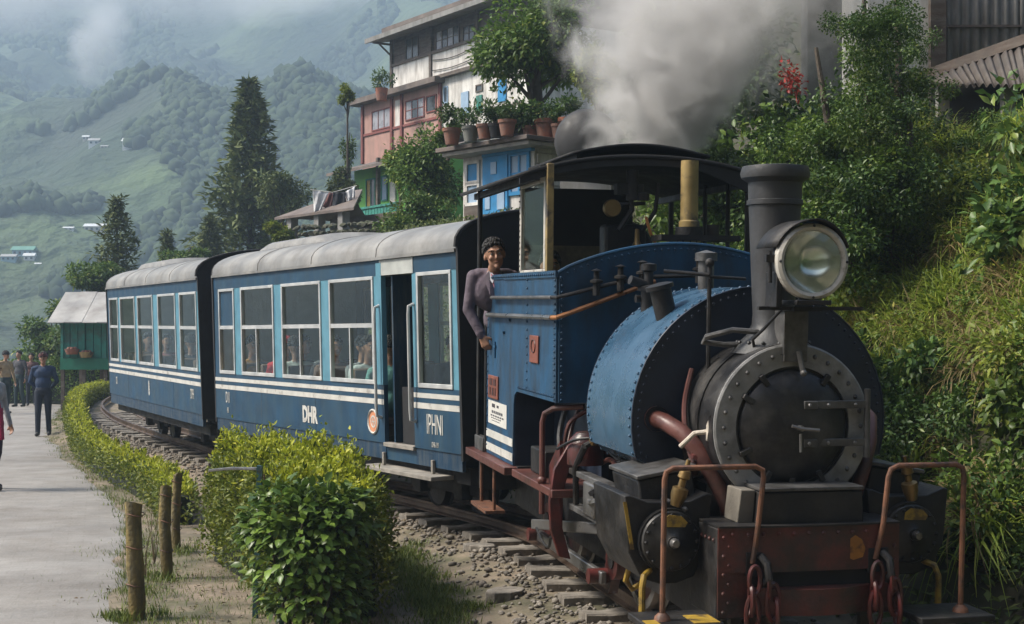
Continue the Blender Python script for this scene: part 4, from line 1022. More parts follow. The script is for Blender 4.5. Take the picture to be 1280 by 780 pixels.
class Facade:
    """things on a wall plane, given by photo pixels (left px, top and bottom py at that px, right px)"""
    def __init__(s, fr, root): s.fr = fr; s.root = root
    def q(s, pl, pt, pb, pr, y):
        a = s.fr.at(pl, pt, y=y); b = s.fr.at(pl, pb, y=y); c = s.fr.at(pr, pt, y=y)
        return a.x, c.x, b.z, a.z
    def slab(s, name, m, pl, pt, pb, pr, y=0, th=.15, parent=None, **k):
        x0, x1, z0, z1 = s.q(pl, pt, pb, pr, y)
        return MB().box(x0, x1, y, y + th, z0, z1).build(name, m, parent or s.root, **k)
    def window(s, pl, pt, pb, pr, frame_m, pane_m, y=0, nx=2, nz=1, proud=.04, parent=None, bar=.05):
        x0, x1, z0, z1 = s.q(pl, pt, pb, pr, y)
        f = MB(); b = bar
        f.box(x0 - b, x1 + b, y - proud, y + .02, z0 - b, z0).box(x0 - b, x1 + b, y - proud, y + .02, z1, z1 + b).box(x0 - b, x0, y - proud, y + .02, z0, z1).box(x1, x1 + b, y - proud, y + .02, z0, z1)
        for i in range(1, nx):
            xx = x0 + (x1 - x0) * i / nx; f.box(xx - b * .35, xx + b * .35, y - proud * .8, y + .01, z0, z1)
        for j in range(1, nz):
            zz = z0 + (z1 - z0) * j / nz; f.box(x0, x1, y - proud * .7, y + .01, zz - b * .3, zz + b * .3)
        w = f.build("window", frame_m, parent or s.root)
        for i in range(nx):
            xa, xb = x0 + (x1 - x0) * i / nx, x0 + (x1 - x0) * (i + 1) / nx
            MB().box(xa, xb, y - .012, y - .004, z0, z1).build("pane", pane_m if not isinstance(pane_m, list) else pane_m[i % len(pane_m)], w)
        return w

# --- tall house: green ground floor, pink middle, white and brown top storey
HB = Frame((-5.0, 60), -55.4)
hroot = thing("hillside_house", "tall hillside house, brown timber and white top storey over a pink storey", "house", matrix=HB.M)
fa = Facade(HB, hroot)
x0, x1, z0, z1 = fa.q(490, 83, 113, 640, 0)
zt = HB.at(490, 44, y=0).z
XR = x0 + 10.5
MB().box(x0, XR, .0, 6, z0, z1).build("white_band_wall", m_whitewall, hroot)
MB().box(x0 + .03, XR, .06, 6, z1, zt + .3).build("timber_wall", m_woodbrown, hroot)
MB().box(x0 - .03, XR, -.06, .02, z1 - .04, z1 + .08).build("sill_beam", m_woodbrown, hroot)
MB().box(x0 - .1, XR, -.25, 6.1, z0 - .14, z0).build("floor_edge", m_woodbrown, hroot)
for px in (490, 539, 597):
    xx = HB.at(px, 80, y=0).x
    MB().box(xx - .08, xx + .08, -.07, .03, z0, zt).build("post", m_woodbrown, hroot)
fa.window(508.5, 50, 76, 523, m_woodbrown, m_darkglass, .06, 2, 1)
fa.window(546, 41, 63, 574, m_woodbrown, [m_curtain, m_darkglass, m_curtain, m_darkglass], .06, 4, 2)
fa.window(580, 34, 52, 600, m_woodbrown, m_darkglass, .06, 3, 2)
for px0, px1, n in ((493, 507, 4), (525, 537, 4)):
    for k in range(n):
        xa, xb = HB.at(px0, 60, y=.06).x, HB.at(px1, 60, y=.06).x
        h = (zt - z1) / n
        MB().box(xa, xb, .03, .06, z1 + .1 + h * k * .9, z1 + .1 + h * (k * .9 + .8)).build("board", m_woodbrown, hroot)
# wires drooping on the white wall
for zz, dr in ((.72, .12), (.3, .08)):
    xa = HB.at(542, 70, y=0).x; xb = HB.at(592, 55, y=0).x
    MB().tube([(xa + (xb - xa) * t, -.05, z0 + (z1 - z0) * zz - dr * math.sin(math.pi * t)) for t in [k / 8 for k in range(9)]], .018, 5).build("wire", m_black, hroot)
# roofs: lower tin slope with pale edge, upper dark slope
e0 = HB.at(458, 50, y=-.9); ez = e0.z
mb = MB()
mb.add([(e0.x, -.9, ez), (XR, -.9, ez), (XR, 3, ez + .55), (e0.x, 3, ez + .55), (e0.x, -.9, ez - .12), (XR, -.9, ez - .12), (XR, 3, ez + .43), (e0.x, 3, ez + .43)], [(0, 1, 2, 3), (7, 6, 5, 4), (0, 4, 5, 1), (1, 5, 6, 2), (2, 6, 7, 3), (3, 7, 4, 0)])
rfm = mb.build("roof", m_tin, hroot, smooth=0)
MB().box(e0.x - .05, XR, -.96, -.9, ez - .16, ez + .03).build("fascia", m_conc, rfm)
u0 = HB.at(477, 36, y=.2)
MB().add([(u0.x, .2, u0.z), (XR, .2, u0.z), (XR, 4, u0.z + .7), (u0.x, 4, u0.z + .7), (u0.x, .2, u0.z - .3), (XR, .2, u0.z - .3), (XR, 4, u0.z + .5), (u0.x, 4, u0.z + .5)], [(0, 1, 2, 3), (7, 6, 5, 4), (0, 4, 5, 1), (1, 5, 6, 2), (2, 6, 7, 3), (3, 7, 4, 0)]).build("upper_roof", m_tinbrown, rfm, smooth=0)
MB().tube([HB.at(466, 53, y=-.6), HB.at(489, 56, y=-.02)], .05, 6).build("eave_brace", m_woodbrown, hroot)
MB().tube([HB.at(474, 55, y=-.5), HB.at(489, 70, y=-.02)], .04, 6).build("eave_brace", m_woodbrown, hroot)
# pink storey
px0_, px1_, pz0, pz1 = fa.q(453, 132, 205, 552, -.05)
MB().box(px0_, px1_, -.05, 6, pz0 - 1, pz1).build("pink_wall", m_pink, hroot)
MB().box(px0_ - .5, px1_ + .2, -.5, 6, pz1, pz1 + .22).build("terrace_slab", m_tinbrown, hroot)
fa.window(466, 141, 163, 488, m_maroon, m_curtain, -.05, 3, 1)
fa.window(508, 128, 150, 530, m_maroon, [m_curtain, m_darkglass, m_curtain], -.05, 3, 2)
fa.window(534, 122, 140, 545, m_maroon, m_darkglass, -.05, 1, 1)
fa.slab("pale_panel", m_whitewall, 494, 126, 160, 501, -.09, .04)
for px in (454, 490.5, 503, 551):
    x_ = HB.at(px, 150, y=-.05).x
    MB().box(x_ - .08, x_ + .08, -.13, -.05, pz0, pz1).build("pilaster", m_maroon, hroot)
zz = HB.at(454, 170, y=-.05).z
MB().box(px0_, px1_, -.1, -.05, zz - .05, zz + .05).build("string_course", m_maroon, hroot)
# white storey part with blue doors
wx0, wx1, wz0, wz1 = fa.q(552, 102, 155, 665, -.02)
MB().box(wx0, XR, -.02, 6, wz0 - .5, z0 - .14).build("white_wall", m_whitewall, hroot)
fa.window(556, 110, 128, 559.5, m_paleblue, m_darkglass, -.02, 1, 1)
fa.slab("door", m_paleblue, 576, 116, 146, 585, -.07, .05)
fa.window(596, 108, 114, 603, m_woodbrown, m_darkglass, -.02, 1, 1)
fa.slab("door", m_teal, 595, 120, 142, 602, -.07, .05)
fa.slab("door", m_bluedoor, 622, 100, 128, 632, -.07, .05)
MB().box(HB.at(610, 130, y=-.8).x, XR, -.85, -.8, HB.at(610, 140, y=-.8).z, HB.at(610, 137, y=-.8).z).build("balcony_rail", m_woodbrown, hroot)
MB().box(px0_, XR, .3, 6, 2.0, pz0).build("base_wall", m_conc, hroot)

# --- green house below
HG = Frame((pix(443, 280, 50).x, 50), -55.4)
groot = thing("green_house", "small bright green house with teal balcony and brown tin roof", "house", matrix=HG.M)
fg = Facade(HG, groot)
x0, x1, z0, z1 = fg.q(443, 214, 292, 520, 0)
MB().box(x0, x1 + 1.5, 0, 4, 2.5, z1).build("wall", m_green, groot)
e0 = HG.at(408, 217, y=-.9)
MB().add([(e0.x, -.9, e0.z), (x1 + 1, -.9, e0.z), (x1 + 1, 2.2, e0.z + .9), (e0.x, 2.2, e0.z + .9), (e0.x, -.9, e0.z - .1), (x1 + 1, -.9, e0.z - .1), (x1 + 1, 2.2, e0.z + .8), (e0.x, 2.2, e0.z + .8)], [(0, 1, 2, 3), (7, 6, 5, 4), (0, 4, 5, 1), (1, 5, 6, 2), (2, 6, 7, 3), (3, 7, 4, 0)]).build("roof", m_tinbrown, groot, smooth=0)
fg.window(459, 226, 262, 469, m_teal, [m_yellow, m_darkglass], 0, 2, 1)
fg.window(478, 222, 250, 484, m_teal, m_paleblue, 0, 1, 1)
fg.slab("door", m_whitewall, 487, 224, 262, 494, -.05, .05)
xx = HG.at(474, 240, y=-.3).x
MB().box(xx - .06, xx + .06, -.4, -.28, 3.5, z1 + .2).build("post", m_woodbrown, groot)
bx0, bx1, bz0, bz1 = fg.q(447, 263, 284, 500, -.5)
for k in range(14):
    xa = bx0 + (bx1 - bx0) * k / 14
    MB().box(xa, xa + (bx1 - bx0) / 14 * .86, -.52, -.5, bz0, bz1).build("balcony_board", m_teal, groot)
MB().box(bx0, bx1, -.56, -.48, bz1, bz1 + .07).build("balcony_rail", m_teal, groot)
MB().box(bx0 - .4, bx1 + .6, -.7, 0, bz0 - .15, bz0 - .01).build("balcony_floor", m_conc, groot)

# --- near house with the pot terrace on its roof
HN = Frame((pix(579, 260, 27).x, 27), -48.4)
nroot = thing("flat_roofed_house", "white house with blue door and windows below a flat roof lined with flower pots", "house", matrix=HN.M)
fn = Facade(HN, nroot)
x0, x1, z0, z1 = fn.q(579, 184, 300, 668, 0)
NX1 = x1
MB().box(x0, x1, 0, 3.2, 2.4, z1).build("wall", m_whitewall, nroot)
pk = fn.slab("pink_frieze", m_pink, 600, 182, 193, 667, -.02, .02)
fn.window(585.5, 206, 227, 598, m_whitewall, m_bluedoor, 0, 1, 1, bar=.06)
fn.window(585.5, 233, 254, 598, m_whitewall, m_paleblue, 0, 1, 1, bar=.06)
dr = fn.slab("door", m_bluedoor, 603, 196, 268, 634, -.06, .06)
fn.slab("door_panel", m_paleblue, 613, 203, 218, 620, -.075, .014, dr)
fn.slab("door_panel", m_paleblue, 606, 235, 262, 612, -.075, .014, dr)
fn.slab("door_panel", m_paleblue, 621, 232, 262, 630, -.075, .014, dr)
fn.slab("lintel", m_bluedoor, 602, 190, 197, 664, -.09, .09)
fn.slab("plinth", m_woodbrown, 580, 256, 300, 604, -.03, .03)
fn.window(640, 196, 240, 660, m_bluedoor, m_paleblue, 0, 2, 2, bar=.07)
for k in range(9):
    za = z1 - .12 - k * .19
    MB().box(x1, x1 + .03 + .008 * (k % 2), .05, 3.1, za - .16, za).build("cladding_board", m_whitewall, nroot)
r0 = HN.at(544, 188, y=-.5)
MB().box(r0.x, x1 + .35, -.5, 3.4, r0.z - .05, r0.z + .03).build("roof_slab", m_tinbrown, nroot, bevel=.01)
MB().box(r0.x + .1, x1 + .3, -.42, 3.3, r0.z - .13, r0.z - .055).build("roof_boards", mat("pale_grey_board", (.34, .31, .28), .85, var=.25, bump=.3), nroot, bevel=.01)
ROOFZ = r0.z + .03
# flower pots, each with its plant
POTLEAF = []
for k in range(4):
    rs = np.random.default_rng(100 + k); LV = Leaves()
    for _ in range(7):
        c = rs.normal(size=3) * (.10, .10, .07) + (0, 0, .2 + .06 * rs.random())
        Pn, U = blob_points(rs, 60, c, (.13, .13, .12), .3)
        LV.add(*leaf_arrays(Pn, U + rs.normal(size=U.shape) * .6, U + (0, 0, .8), rs.uniform(.05, .1, len(Pn)), rs.uniform(.025, .05, len(Pn)), rs))
    POTLEAF.append(LV.mesh("foliage"))
m_potleaf = leafmat("pot_plant_green", (.03, .07, .018), (.1, .17, .04), (.3, .3, .08))
for me in POTLEAF: me.materials.append(m_potleaf)
pots = [(565, 181, .17, m_terra, "terracotta pot, outermost on the corner of the roof terrace"), (588, 177.5, .16, m_potgrey, "grey cement pot of leafy green plants on the roof terrace"), (606, 174, .15, m_terra, "brownish terracotta pot between the grey pot and the dark pot on the roof terrace"),
        (620, 172, .14, m_iron, "small dark pot of leafy green plants on the roof terrace"), (634, 170, .16, m_terra, "pale terracotta pot standing at the end of the dark trough on the roof terrace"), (663, 166, .15, m_terra, "terracotta pot under the big bush, left of the largest pot"),
        (682, 166, .2, m_terra, "largest terracotta pot, below the trunk of the big bush"), (698, 167, .14, m_terra, "small reddish pot just behind the largest terracotta pot"), (711, 162, .19, m_terra, "terracotta pot beside the round black water tank")]
pots[5] = (*pots[5][:4], "terracotta pot under the big bush, beside the largest terracotta pot")
for i, (px, py, r, m, lb) in enumerate(pots):
    p = HN.at(px, py, z=ROOFZ) if px < 660 else HN.at(px, py, y=-.1 + .25 * (px - 660) / 40)
    if px >= 660: p.z = ROOFZ; p = Vector((HN.at(px, py, y=.1 + (px - 660) * .004).x, .1 + (px - 660) * .004, ROOFZ))
    w = HN.M @ p
    t = thing("flower_pot", lb, "flower pot", w, group="pots on the roof terrace")
    h = r * 1.75
    MB().lathe([(0, 0), (r * .68, 0), (r * .92, h * .8), (r * 1.02, h * .8), (r * 1.05, h), (r * .9, h), (r * .85, h * .85), (0, h * .85)], (0, 0, 0), (0, 0, 1), 18).build("pot", m, t)
    f = link("foliage", POTLEAF[i % 4], None, t); f.location = (0, 0, h * .8); s_ = rnd.uniform(.85, 1.15) * r / .16; f.scale = (s_, s_, s_ * rnd.uniform(.85, 1.15)); f.rotation_euler = (0, 0, rnd.uniform(0, 6))
p = HN.at(650, 168, y=.15)
t = thing("planter_trough", "long dark planting trough between terracotta pots on the roof terrace", "planter", HN.M @ Vector((p.x, .15, ROOFZ)), R(-48.4))
MB().prism([(-.38, 0), (.38, 0), (.42, .25), (-.42, .25)], 'y', -.13, .13).build("trough", m_iron, t, bevel=.01)
for k in (-.25, 0, .25):
    f = link("foliage", POTLEAF[1], None, t); f.location = (k, 0, .2); f.scale = (1.2, 1.2, 1.2 + k)

# --- round black water tank on the slope
wt = thing("water_tank", "round black plastic water tank lying on its side beside the roof terrace", "water tank", (0, 0, 0))
wt.matrix_world = Matrix.Translation(pix(738, 180, 22.5)) @ Matrix.Rotation(R(-14), 4, 'Z')
MB().lathe([(0, -.62), (.25, -.6), (.42, -.52), (.49, -.4), (.5, -.3), (.485, -.28), (.5, -.25), (.5, .5), (.3, .6), (0, .62)], (0, 0, 0), (0, 1, 0), 40).build("drum", mat("grey_black_plastic", (.026, .025, .025), .65, var=.2, bump=.1), wt)
MB().box(-.4, .4, -.4, -.25, -1.2, -.42).box(-.4, .4, .25, .4, -1.2, -.42).build("cradle", m_conc, wt)

# --- shed with washing line
hs = Frame((pix(345, 275, 42).x, 42), -50)
sroot = thing("open_shed", "open shed with low brown roof and pale posts behind the coach roofs", "shed", matrix=hs.M)
a = hs.at(343, 272, y=0); b = hs.at(442, 262, y=0)
zz = (a.z + b.z) / 2 - .1
MB().add([(a.x, 0, a.z), (b.x, 0, a.z), (a.x + 1.9, 1.8, a.z + .8), (a.x + 1.2, 1.8, a.z + .8), (a.x, 0, a.z - .07), (b.x, 0, a.z - .07), (a.x + 1.9, 1.8, a.z + .73), (a.x + 1.2, 1.8, a.z + .73)], [(0, 1, 2, 3), (7, 6, 5, 4), (0, 4, 5, 1), (1, 5, 6, 2), (2, 6, 7, 3), (3, 7, 4, 0)]).build("roof", m_tinbrown, sroot, smooth=0)
MB().add([(a.x, 0, a.z), (a.x + 1.2, 1.8, a.z + .8), (a.x, 3.4, a.z)], [(0, 1, 2)]).build("hip", m_tinbrown, sroot, smooth=0)
for px in (361, 395, 425):
    x_ = hs.at(px, 290, y=.1).x
    MB().box(x_ - .12, x_ + .12, .1, .34, a.z - 2.6, a.z - .05).build("post", m_conc, sroot)
MB().box(a.x + .5, b.x, 1.6, 1.75, a.z - 2.6, a.z).build("back_wall", m_woodbrown, sroot)
def cloth(name, lb, col, pts, Yc):
    m = mat("cloth_" + name + lb[:9].replace(' ', '_'), col, .9, var=.15, bump=.2)
    A = [pix(px, py, Yc) for px, py in pts]
    mb = MB(); rows = []
    for j in range(7):
        v = j / 6; row = []
        for i in range(9):
            u = i / 8
            p = (A[0] * (1 - u) + A[1] * u) * (1 - v) + (A[3] * (1 - u) + A[2] * u) * v
            row.append(p + Vector((0, .05 * math.sin(u * 11 + v * 2) * (.3 + v), 0)))
        rows.append(row)
    c0 = sum(A, Vector()) / 4
    o = mb.strip([[p - c0 for p in r_] for r_ in rows]).build(name, m, None)
    o.location = c0
    q = o.modifiers.new("thick", 'SOLIDIFY'); q.thickness = .015
    return tag(o, lb, "laundry", "washing hung over the shed")
cloth("hanging_trousers", "white trousers pegged on the washing line above the shed", (.6, .6, .6), [(391, 238), (411, 241), (400, 266), (392, 266)], 40.5)
cloth("hanging_shirt", "reddish brown cloth pegged beside the white trousers on the washing line", (.22, .1, .09), [(409, 241), (418, 241), (414, 262), (402, 258)], 40.6)
cloth("hanging_shorts", "black shorts pegged on the washing line by the green house", (.02, .022, .03), [(416, 240), (432, 240), (433, 256), (415, 262)], 40.4)
cloth("hanging_towel", "white towel on the washing line next to the green wall", (.6, .61, .62), [(431, 240), (444, 233), (443, 247), (435, 254)], 40.4)
o = MB().tube([pix(388, 237, 40.5), pix(416, 240.5, 40.5), pix(446, 232, 40.5)], .012, 5).build("washing_line", m_cream, None)
tag(o, "thin washing line stretched from the shed roof to the green house", "washing line")
# low stone wall behind the coach roof
rw = thing("stone_wall", "low mossy stone wall showing above the coach roof below the shed", "wall", (0, 0, 0))
m_mossstone = mat("mossy_dark_stone", (.1, .095, .08), .95, var=.4, scale=4, col2=(.07, .085, .03), col2_amt=.45, col2_scale=2, bump=.5, contrast=.2)
WST = [m.copy() for m in st_meshes[:4]]
for m in WST: m.materials.clear(); m.materials.append(m_mossstone)
for k in range(20):
    px = 372 + k * 7.2
    for j in range(3):
        p = pix(px + (j % 2) * 3.5 + rnd.uniform(-1, 1), 285 - (px - 372) * .06 + j * 8, 36 - k * .12)
        if j == 0 and rnd.random() < .35: continue
        o = link("stone", WST[rnd.randrange(4)], None, rw); o.location = p; s_ = rnd.uniform(.1, .15); o.scale = (s_ * 1.3, s_, s_ * 1.1); o.rotation_euler = (rnd.uniform(-.3, .3), rnd.uniform(-.3, .3), rnd.uniform(0, 6))

# --- shed by the path: green hut on stilts with tin roof
SY = 42.0
kr = thing("green_hut", "small green wooden hut on stilts with a pale tin roof beside the path", "hut", (0, 0, 0))
a = pix(78, 404, SY); b = pix(146, 462, SY)
KW = [a.x, b.x]
MB().box(a.x, b.x, SY + .05, SY + 2, b.z, a.z + .1).build("wall", m_teal, kr)
for k in range(7):
    xa = a.x + (b.x - a.x) * k / 7
    MB().box(xa + .01, xa + (b.x - a.x) / 7 - .012, SY, SY + .05, b.z + .35, a.z).build("board", m_teal, kr)
MB().box(a.x - .05, b.x, SY - .06, SY + .04, b.z, b.z + .33).build("counter_board", mat("deep_green_paint", (.015, .17, .1), .6, var=.2, bump=.1), kr)
for xa in (a.x, a.x + .62, a.x + 1.25):
    MB().box(xa - .04, xa + .04, SY - .05, SY + .02, b.z, a.z).build("post", m_teal, kr)
    MB().box(xa - .05, xa + .05, SY, SY + .1, -.5, b.z).build("stilt", m_woodbrown, kr)
    MB().box(xa - .05, xa + .05, SY + 1.8, SY + 1.9, -.5, b.z).build("stilt", m_woodbrown, kr)
e = pix(59, 403, SY - .45); r_ = pix(82, 365, SY + .9)
ex1 = b.x + .5
for k in range(5):
    t0, t1 = k / 5, (k + 1) / 5
    L0 = e.x + (ex1 - e.x) * t0; L1 = e.x + (ex1 - e.x) * t1; U0 = r_.x + (ex1 - r_.x) * t0; U1 = r_.x + (ex1 - r_.x) * t1
    dz = .012 * (k % 2)
    MB().add([(L0, SY - .45, e.z + dz), (L1 + .04, SY - .45, e.z + dz), (U1 + .04, SY + .9, r_.z + dz), (U0, SY + .9, r_.z + dz), (L0, SY - .45, e.z - .02), (L1 + .04, SY - .45, e.z - .02), (U1 + .04, SY + .9, r_.z - .02), (U0, SY + .9, r_.z - .02)], [(0, 1, 2, 3), (7, 6, 5, 4), (0, 4, 5, 1), (1, 5, 6, 2), (2, 6, 7, 3), (3, 7, 4, 0)]).build("roof_sheet", mat("pale_tin", (.4, .39, .37), .55, metal=.2, var=.2, scale=1.5, col2=(.25, .23, .21), col2_amt=.35, col2_scale=1.5, bump=.15, contrast=.3), kr, smooth=0)
MB().add([(e.x, SY + 2.3, e.z), (ex1, SY + 2.3, e.z), (ex1, SY + .9, r_.z), (r_.x, SY + .9, r_.z), (e.x, SY + 2.3, e.z - .03), (ex1, SY + 2.3, e.z - .03), (ex1, SY + .9, r_.z - .03), (r_.x, SY + .9, r_.z - .03)], [(0, 1, 2, 3), (7, 6, 5, 4), (0, 4, 5, 1), (1, 5, 6, 2), (2, 6, 7, 3), (3, 7, 4, 0)]).build("rear_roof", MATS["pale_tin"], kr, smooth=0)
MB().add([(e.x, SY - .45, e.z - .02), (e.x, SY + 2.3, e.z - .02), (r_.x, SY + .9, r_.z - .03)], [(0, 1, 2)]).build("hip_end", MATS["pale_tin"], kr, smooth=0)
for k, (px, py) in enumerate(((90, 443), (108, 447))):
    p = pix(px, py, SY - .12)
    t = thing("fruit_basket", ("reddish basket hung on the green hut's front", "pale basket hung low on the green hut's front")[k], "basket", p)
    MB().lathe([(0, 0), (.16, 0), (.22, .16), (.2, .16), (.15, .03), (0, .03)], (0, 0, 0), (0, 0, 1), 14).build("basket", m_terra if k == 0 else m_buff, t)
    for j in range(5): MB().ell((.09 * math.cos(j * 1.26), .09 * math.sin(j * 1.26), .15), .07, 8, 6).build("fruit", m_terra, t)

# --- corrugated building, lean-to roof and pillar above the bank
def corr_sheet(p00, p10, p01, p11, waves, amp, n_out, name, m, parent, th=.006):
    """corrugated sheet between two edges p00->p10 (one edge) and p01->p11, waves across"""
    p00, p10, p01, p11 = [Vector(q) for q in (p00, p10, p01, p11)]
    k = waves * 8; rows = []
    for v in (0, .5, 1):
        row = []
        for i in range(k + 1):
            u = i / k
            p = (p00 * (1 - u) + p10 * u) * (1 - v) + (p01 * (1 - u) + p11 * u) * v
            row.append(p + Vector(n_out) * amp * math.sin(2 * math.pi * waves * u))
        rows.append(row)
    o = MB().strip(rows).build(name, m, parent, smooth=60)
    q = o.modifiers.new("thick", 'SOLIDIFY'); q.thickness = th
    return o
m_corr = mat("grey_corrugated_iron", (.3, .29, .275), .55, metal=.25, var=.25, scale=1.5, col2=(.12, .1, .085), col2_amt=.4, col2_scale=1.6, streak=(2, 2, .6), bump=.15, contrast=.35)
cr = thing("corrugated_building", "grey corrugated iron building with a timber corner post above the bank", "building", (0, 0, 0))
YB = 18.5
A = pix(1182, 95, YB); 
sheetw = .95
for k in range(3):
    xa = A.x + k * sheetw
    corr_sheet((xa, YB - .01 * (k % 2), A.z - 1), (xa + sheetw + .05, YB - .01 * (k % 2), A.z - 1), (xa, YB - .01 * (k % 2), A.z + 2.6), (xa + sheetw + .05, YB - .01 * (k % 2), A.z + 2.6), 8, .02, (0, -1, 0), "corrugated_sheet", m_corr, cr)
MB().box(A.x - .22, A.x - .02, YB - .1, YB + .1, A.z - 1.5, A.z + 2.6).build("corner_post", m_woodbrown, cr)
MB().box(A.x - 1.0, A.x - .22, YB, YB + .1, A.z - 1.5, A.z + 2.6).build("plaster_wall", m_whitewall, cr)
MB().box(A.x - 1.0, A.x + 3.2, YB + .1, YB + 3, A.z - 1.5, A.z + 2.6).build("inner_wall", m_conc, cr)
for zz in (.62, 1.5): MB().box(A.x, A.x + 2.9, YB - .045, YB - .022, A.z + zz, A.z + zz + .03).build("fixing_strip", m_tinbrown, cr)
lr = thing("lean_to", "low lean-to with rusty corrugated roof and dark edge beam over the bank", "shed", (0, 0, 0))
t0, t1 = pix(1148, 99, 16.6), pix(1320, 40, 15.2); b0, b1 = pix(1166, 106, 15.4), pix(1330, 112, 13.9)
for k in range(3):
    u0, u1 = k / 3, (k + 1) / 3 + .02
    up_ = Vector((0, -.3, .95)) * (.012 * (k % 2))
    corr_sheet(b0.lerp(b1, u0) + up_, b0.lerp(b1, u1) + up_, t0.lerp(t1, u0) + up_, t0.lerp(t1, u1) + up_, 6, .022, (0, -.3, .95), "roof_sheet", mat("dark_rusty_tin", (.075, .06, .052), .75, var=.3, scale=2, col2=(.13, .115, .1), col2_amt=.4, col2_scale=1.5, bump=.2, contrast=.3), lr)
MB().tube([pix(1138, 103, 16.6), pix(1325, 36, 15.1)], .085, 4).build("edge_beam", m_woodbrown, lr)
q = pix(1258, 112, 13.2)
for px in (1180, 1262, 1330):
    q = pix(px, 112, 15.5 - (px - 1180) * .009)
    MB().box(q.x - .06, q.x + .06, q.y, q.y + .12, gz(q.x, q.y) - .3, q.z + .05).build("post", m_conc, lr)
q0, q1 = pix(1182, 112, 16.5), pix(1335, 112, 15.3)
MB().add([(q0.x, q0.y, 2.5), (q1.x, q1.y, 2.5), (q1.x, q1.y, q1.z + .4), (q0.x, q0.y, q0.z)], [(0, 1, 2, 3)]).build("opening_shade", m_black, lr, smooth=0)  # black sheet stands for the shade in the opening under the roof
p0 = pix(1005, 110, 17.5); p1 = pix(1048, 110, 17.5)
o = MB().box(-.21, .21, -.2, .2, -2.2, 3.5).box(-.25, .25, -.24, .24, -2.3, -2.0).build("concrete_pillar", m_conc, None, bevel=.015)
o.location = ((p0.x + p1.x) / 2, 17.5, p0.z); tag(o, "pale concrete pillar rising behind the shrubs and smoke", "pillar")

# --- houses far across the valley
def hit_hill(px, py):
    D = 120.0
    while D < 1100:
        p = pix(px, py, D)
        if p.z < hill_z(p.x, p.y): return p
        D += 1.0
    return pix(px, py, 600)
m_farw = [mat("far_wall_white", (.65, .64, .62), .9, var=.1, bump=0), mat("far_wall_cream", (.5, .45, .38), .9, var=.1, bump=0), mat("far_wall_blue", (.25, .38, .42), .9, var=.1, bump=0)]
m_farr = [mat("far_roof_white", (.62, .64, .64), .7, var=.1, bump=0), mat("far_roof_green", (.12, .28, .22), .7, var=.1, bump=0), mat("far_roof_grey", (.35, .35, .34), .7, var=.1, bump=0)]
far = [(165, 187, 24, 13, 0, 0, "largest white house on the meadow shoulder of the far mountain"), (117, 183, 13, 9, 0, 2, "small grey roofed house beside the far hamlet's largest white house"), (107, 176, 8, 6, 1, 0, "tiny cream house highest in the far hamlet"), (206, 181, 16, 7, 0, 0, "low pale house at the end of the far hamlet"),
       (230, 180, 10, 6, 1, 0, "last cream house past the low pale house in the far hamlet"), (130, 186, 9, 4, 1, 2, "tiny cream hut below the far hamlet's meadow"), (118, 292, 26, 11, 1, 0, "pale roofed house half hidden behind the small conifer across the valley"), (85, 289, 13, 5, 0, 0, "tiny white house alone on the lower far slope"),
       (185, 291, 10, 8, 1, 0, "small yellowish house beside the conifer top on the far slope"), (28, 324, 26, 14, 2, 1, "green roofed house in the cluster on the lower far slope"), (10, 328, 18, 9, 2, 2, "bluish house in the cluster on the lower far slope"), (36, 328, 13, 10, 0, 0, "white house in the cluster on the lower far slope"), (47, 333, 8, 4, 0, 0, "tiny white hut below the green roofed house on the lower far slope")]
for px, py, w, h, mw, mr, lb in far:
    p = hit_hill(px, py); k = p.y / FPX
    p.z += h * k * .2
    t = thing("far_house", lb, "house", p, 0, group="houses far across the valley")
    W_, H_ = w * k, h * k
    MB().box(-W_ / 2, W_ / 2, 0, W_ * .6, -3, H_ * .68).build("wall", m_farw[mw], t)
    MB().prism([(-.15 * H_, H_ * .62), (W_ * .6 + .15 * H_, H_ * .62), (W_ * .3, H_)], 'x', -W_ / 2 - .12 * H_, W_ / 2 + .12 * H_).build("roof", m_farr[mr], t, smooth=0)
    nw = max(2, int(w / 6))
    for j in range(nw):
        xx = -W_ / 2 + W_ * (j + .5) / nw
        MB().box(xx - W_ / nw * .22, xx + W_ / nw * .22, -.06, 0.01, H_ * .2, H_ * .48).build("window", m_darkglass, t)
# ------------------------------------------------------------------ plants
m_bark = mat("bark", (.07, .055, .04), .95, var=.35, scale=8, bump=.6, bscale=20)
m_conif = leafmat("conifer_green", (.06, .095, .03), (.17, .2, .06), trans=.12, rough=.7, objvar=.12)
m_broad = leafmat("broadleaf_green", (.04, .09, .016), (.14, .22, .04), (.28, .3, .06), trans=.28, objvar=.2)
m_yellowg = leafmat("yellow_green_leaf", (.09, .15, .02), (.25, .29, .04), (.4, .36, .06), trans=.35, objvar=.1)
m_shrub = leafmat("bank_shrub_green", (.04, .085, .016), (.14, .21, .035), (.27, .29, .06), trans=.28, rough=.42, objvar=.35)
m_shrubdk = leafmat("dark_shrub_green", (.028, .065, .018), (.1, .17, .035), (.2, .25, .05), trans=.25, rough=.4, objvar=.25)
m_grassy = leafmat("long_grass", (.1, .17, .02), (.29, .36, .045), (.38, .36, .08), trans=.35, rough=.55, objvar=.25)
m_drygrass = leafmat("dry_brown_grass", (.16, .115, .05), (.22, .17, .07), (.12, .13, .03), trans=.25, rough=.7, objvar=.25)
m_cover = leafmat("bank_cover_leaf", (.035, .06, .014), (.13, .17, .035), (.22, .18, .07), trans=.2, rough=.6, objvar=0)
m_bigleaf = leafmat("large_leaf_green", (.06, .12, .022), (.19, .29, .05), (.3, .36, .07), trans=.25, rough=.35, objvar=.25)
m_redflower = leafmat("red_flower", (.3, .025, .02), (.42, .06, .04), trans=.2, objvar=.1)

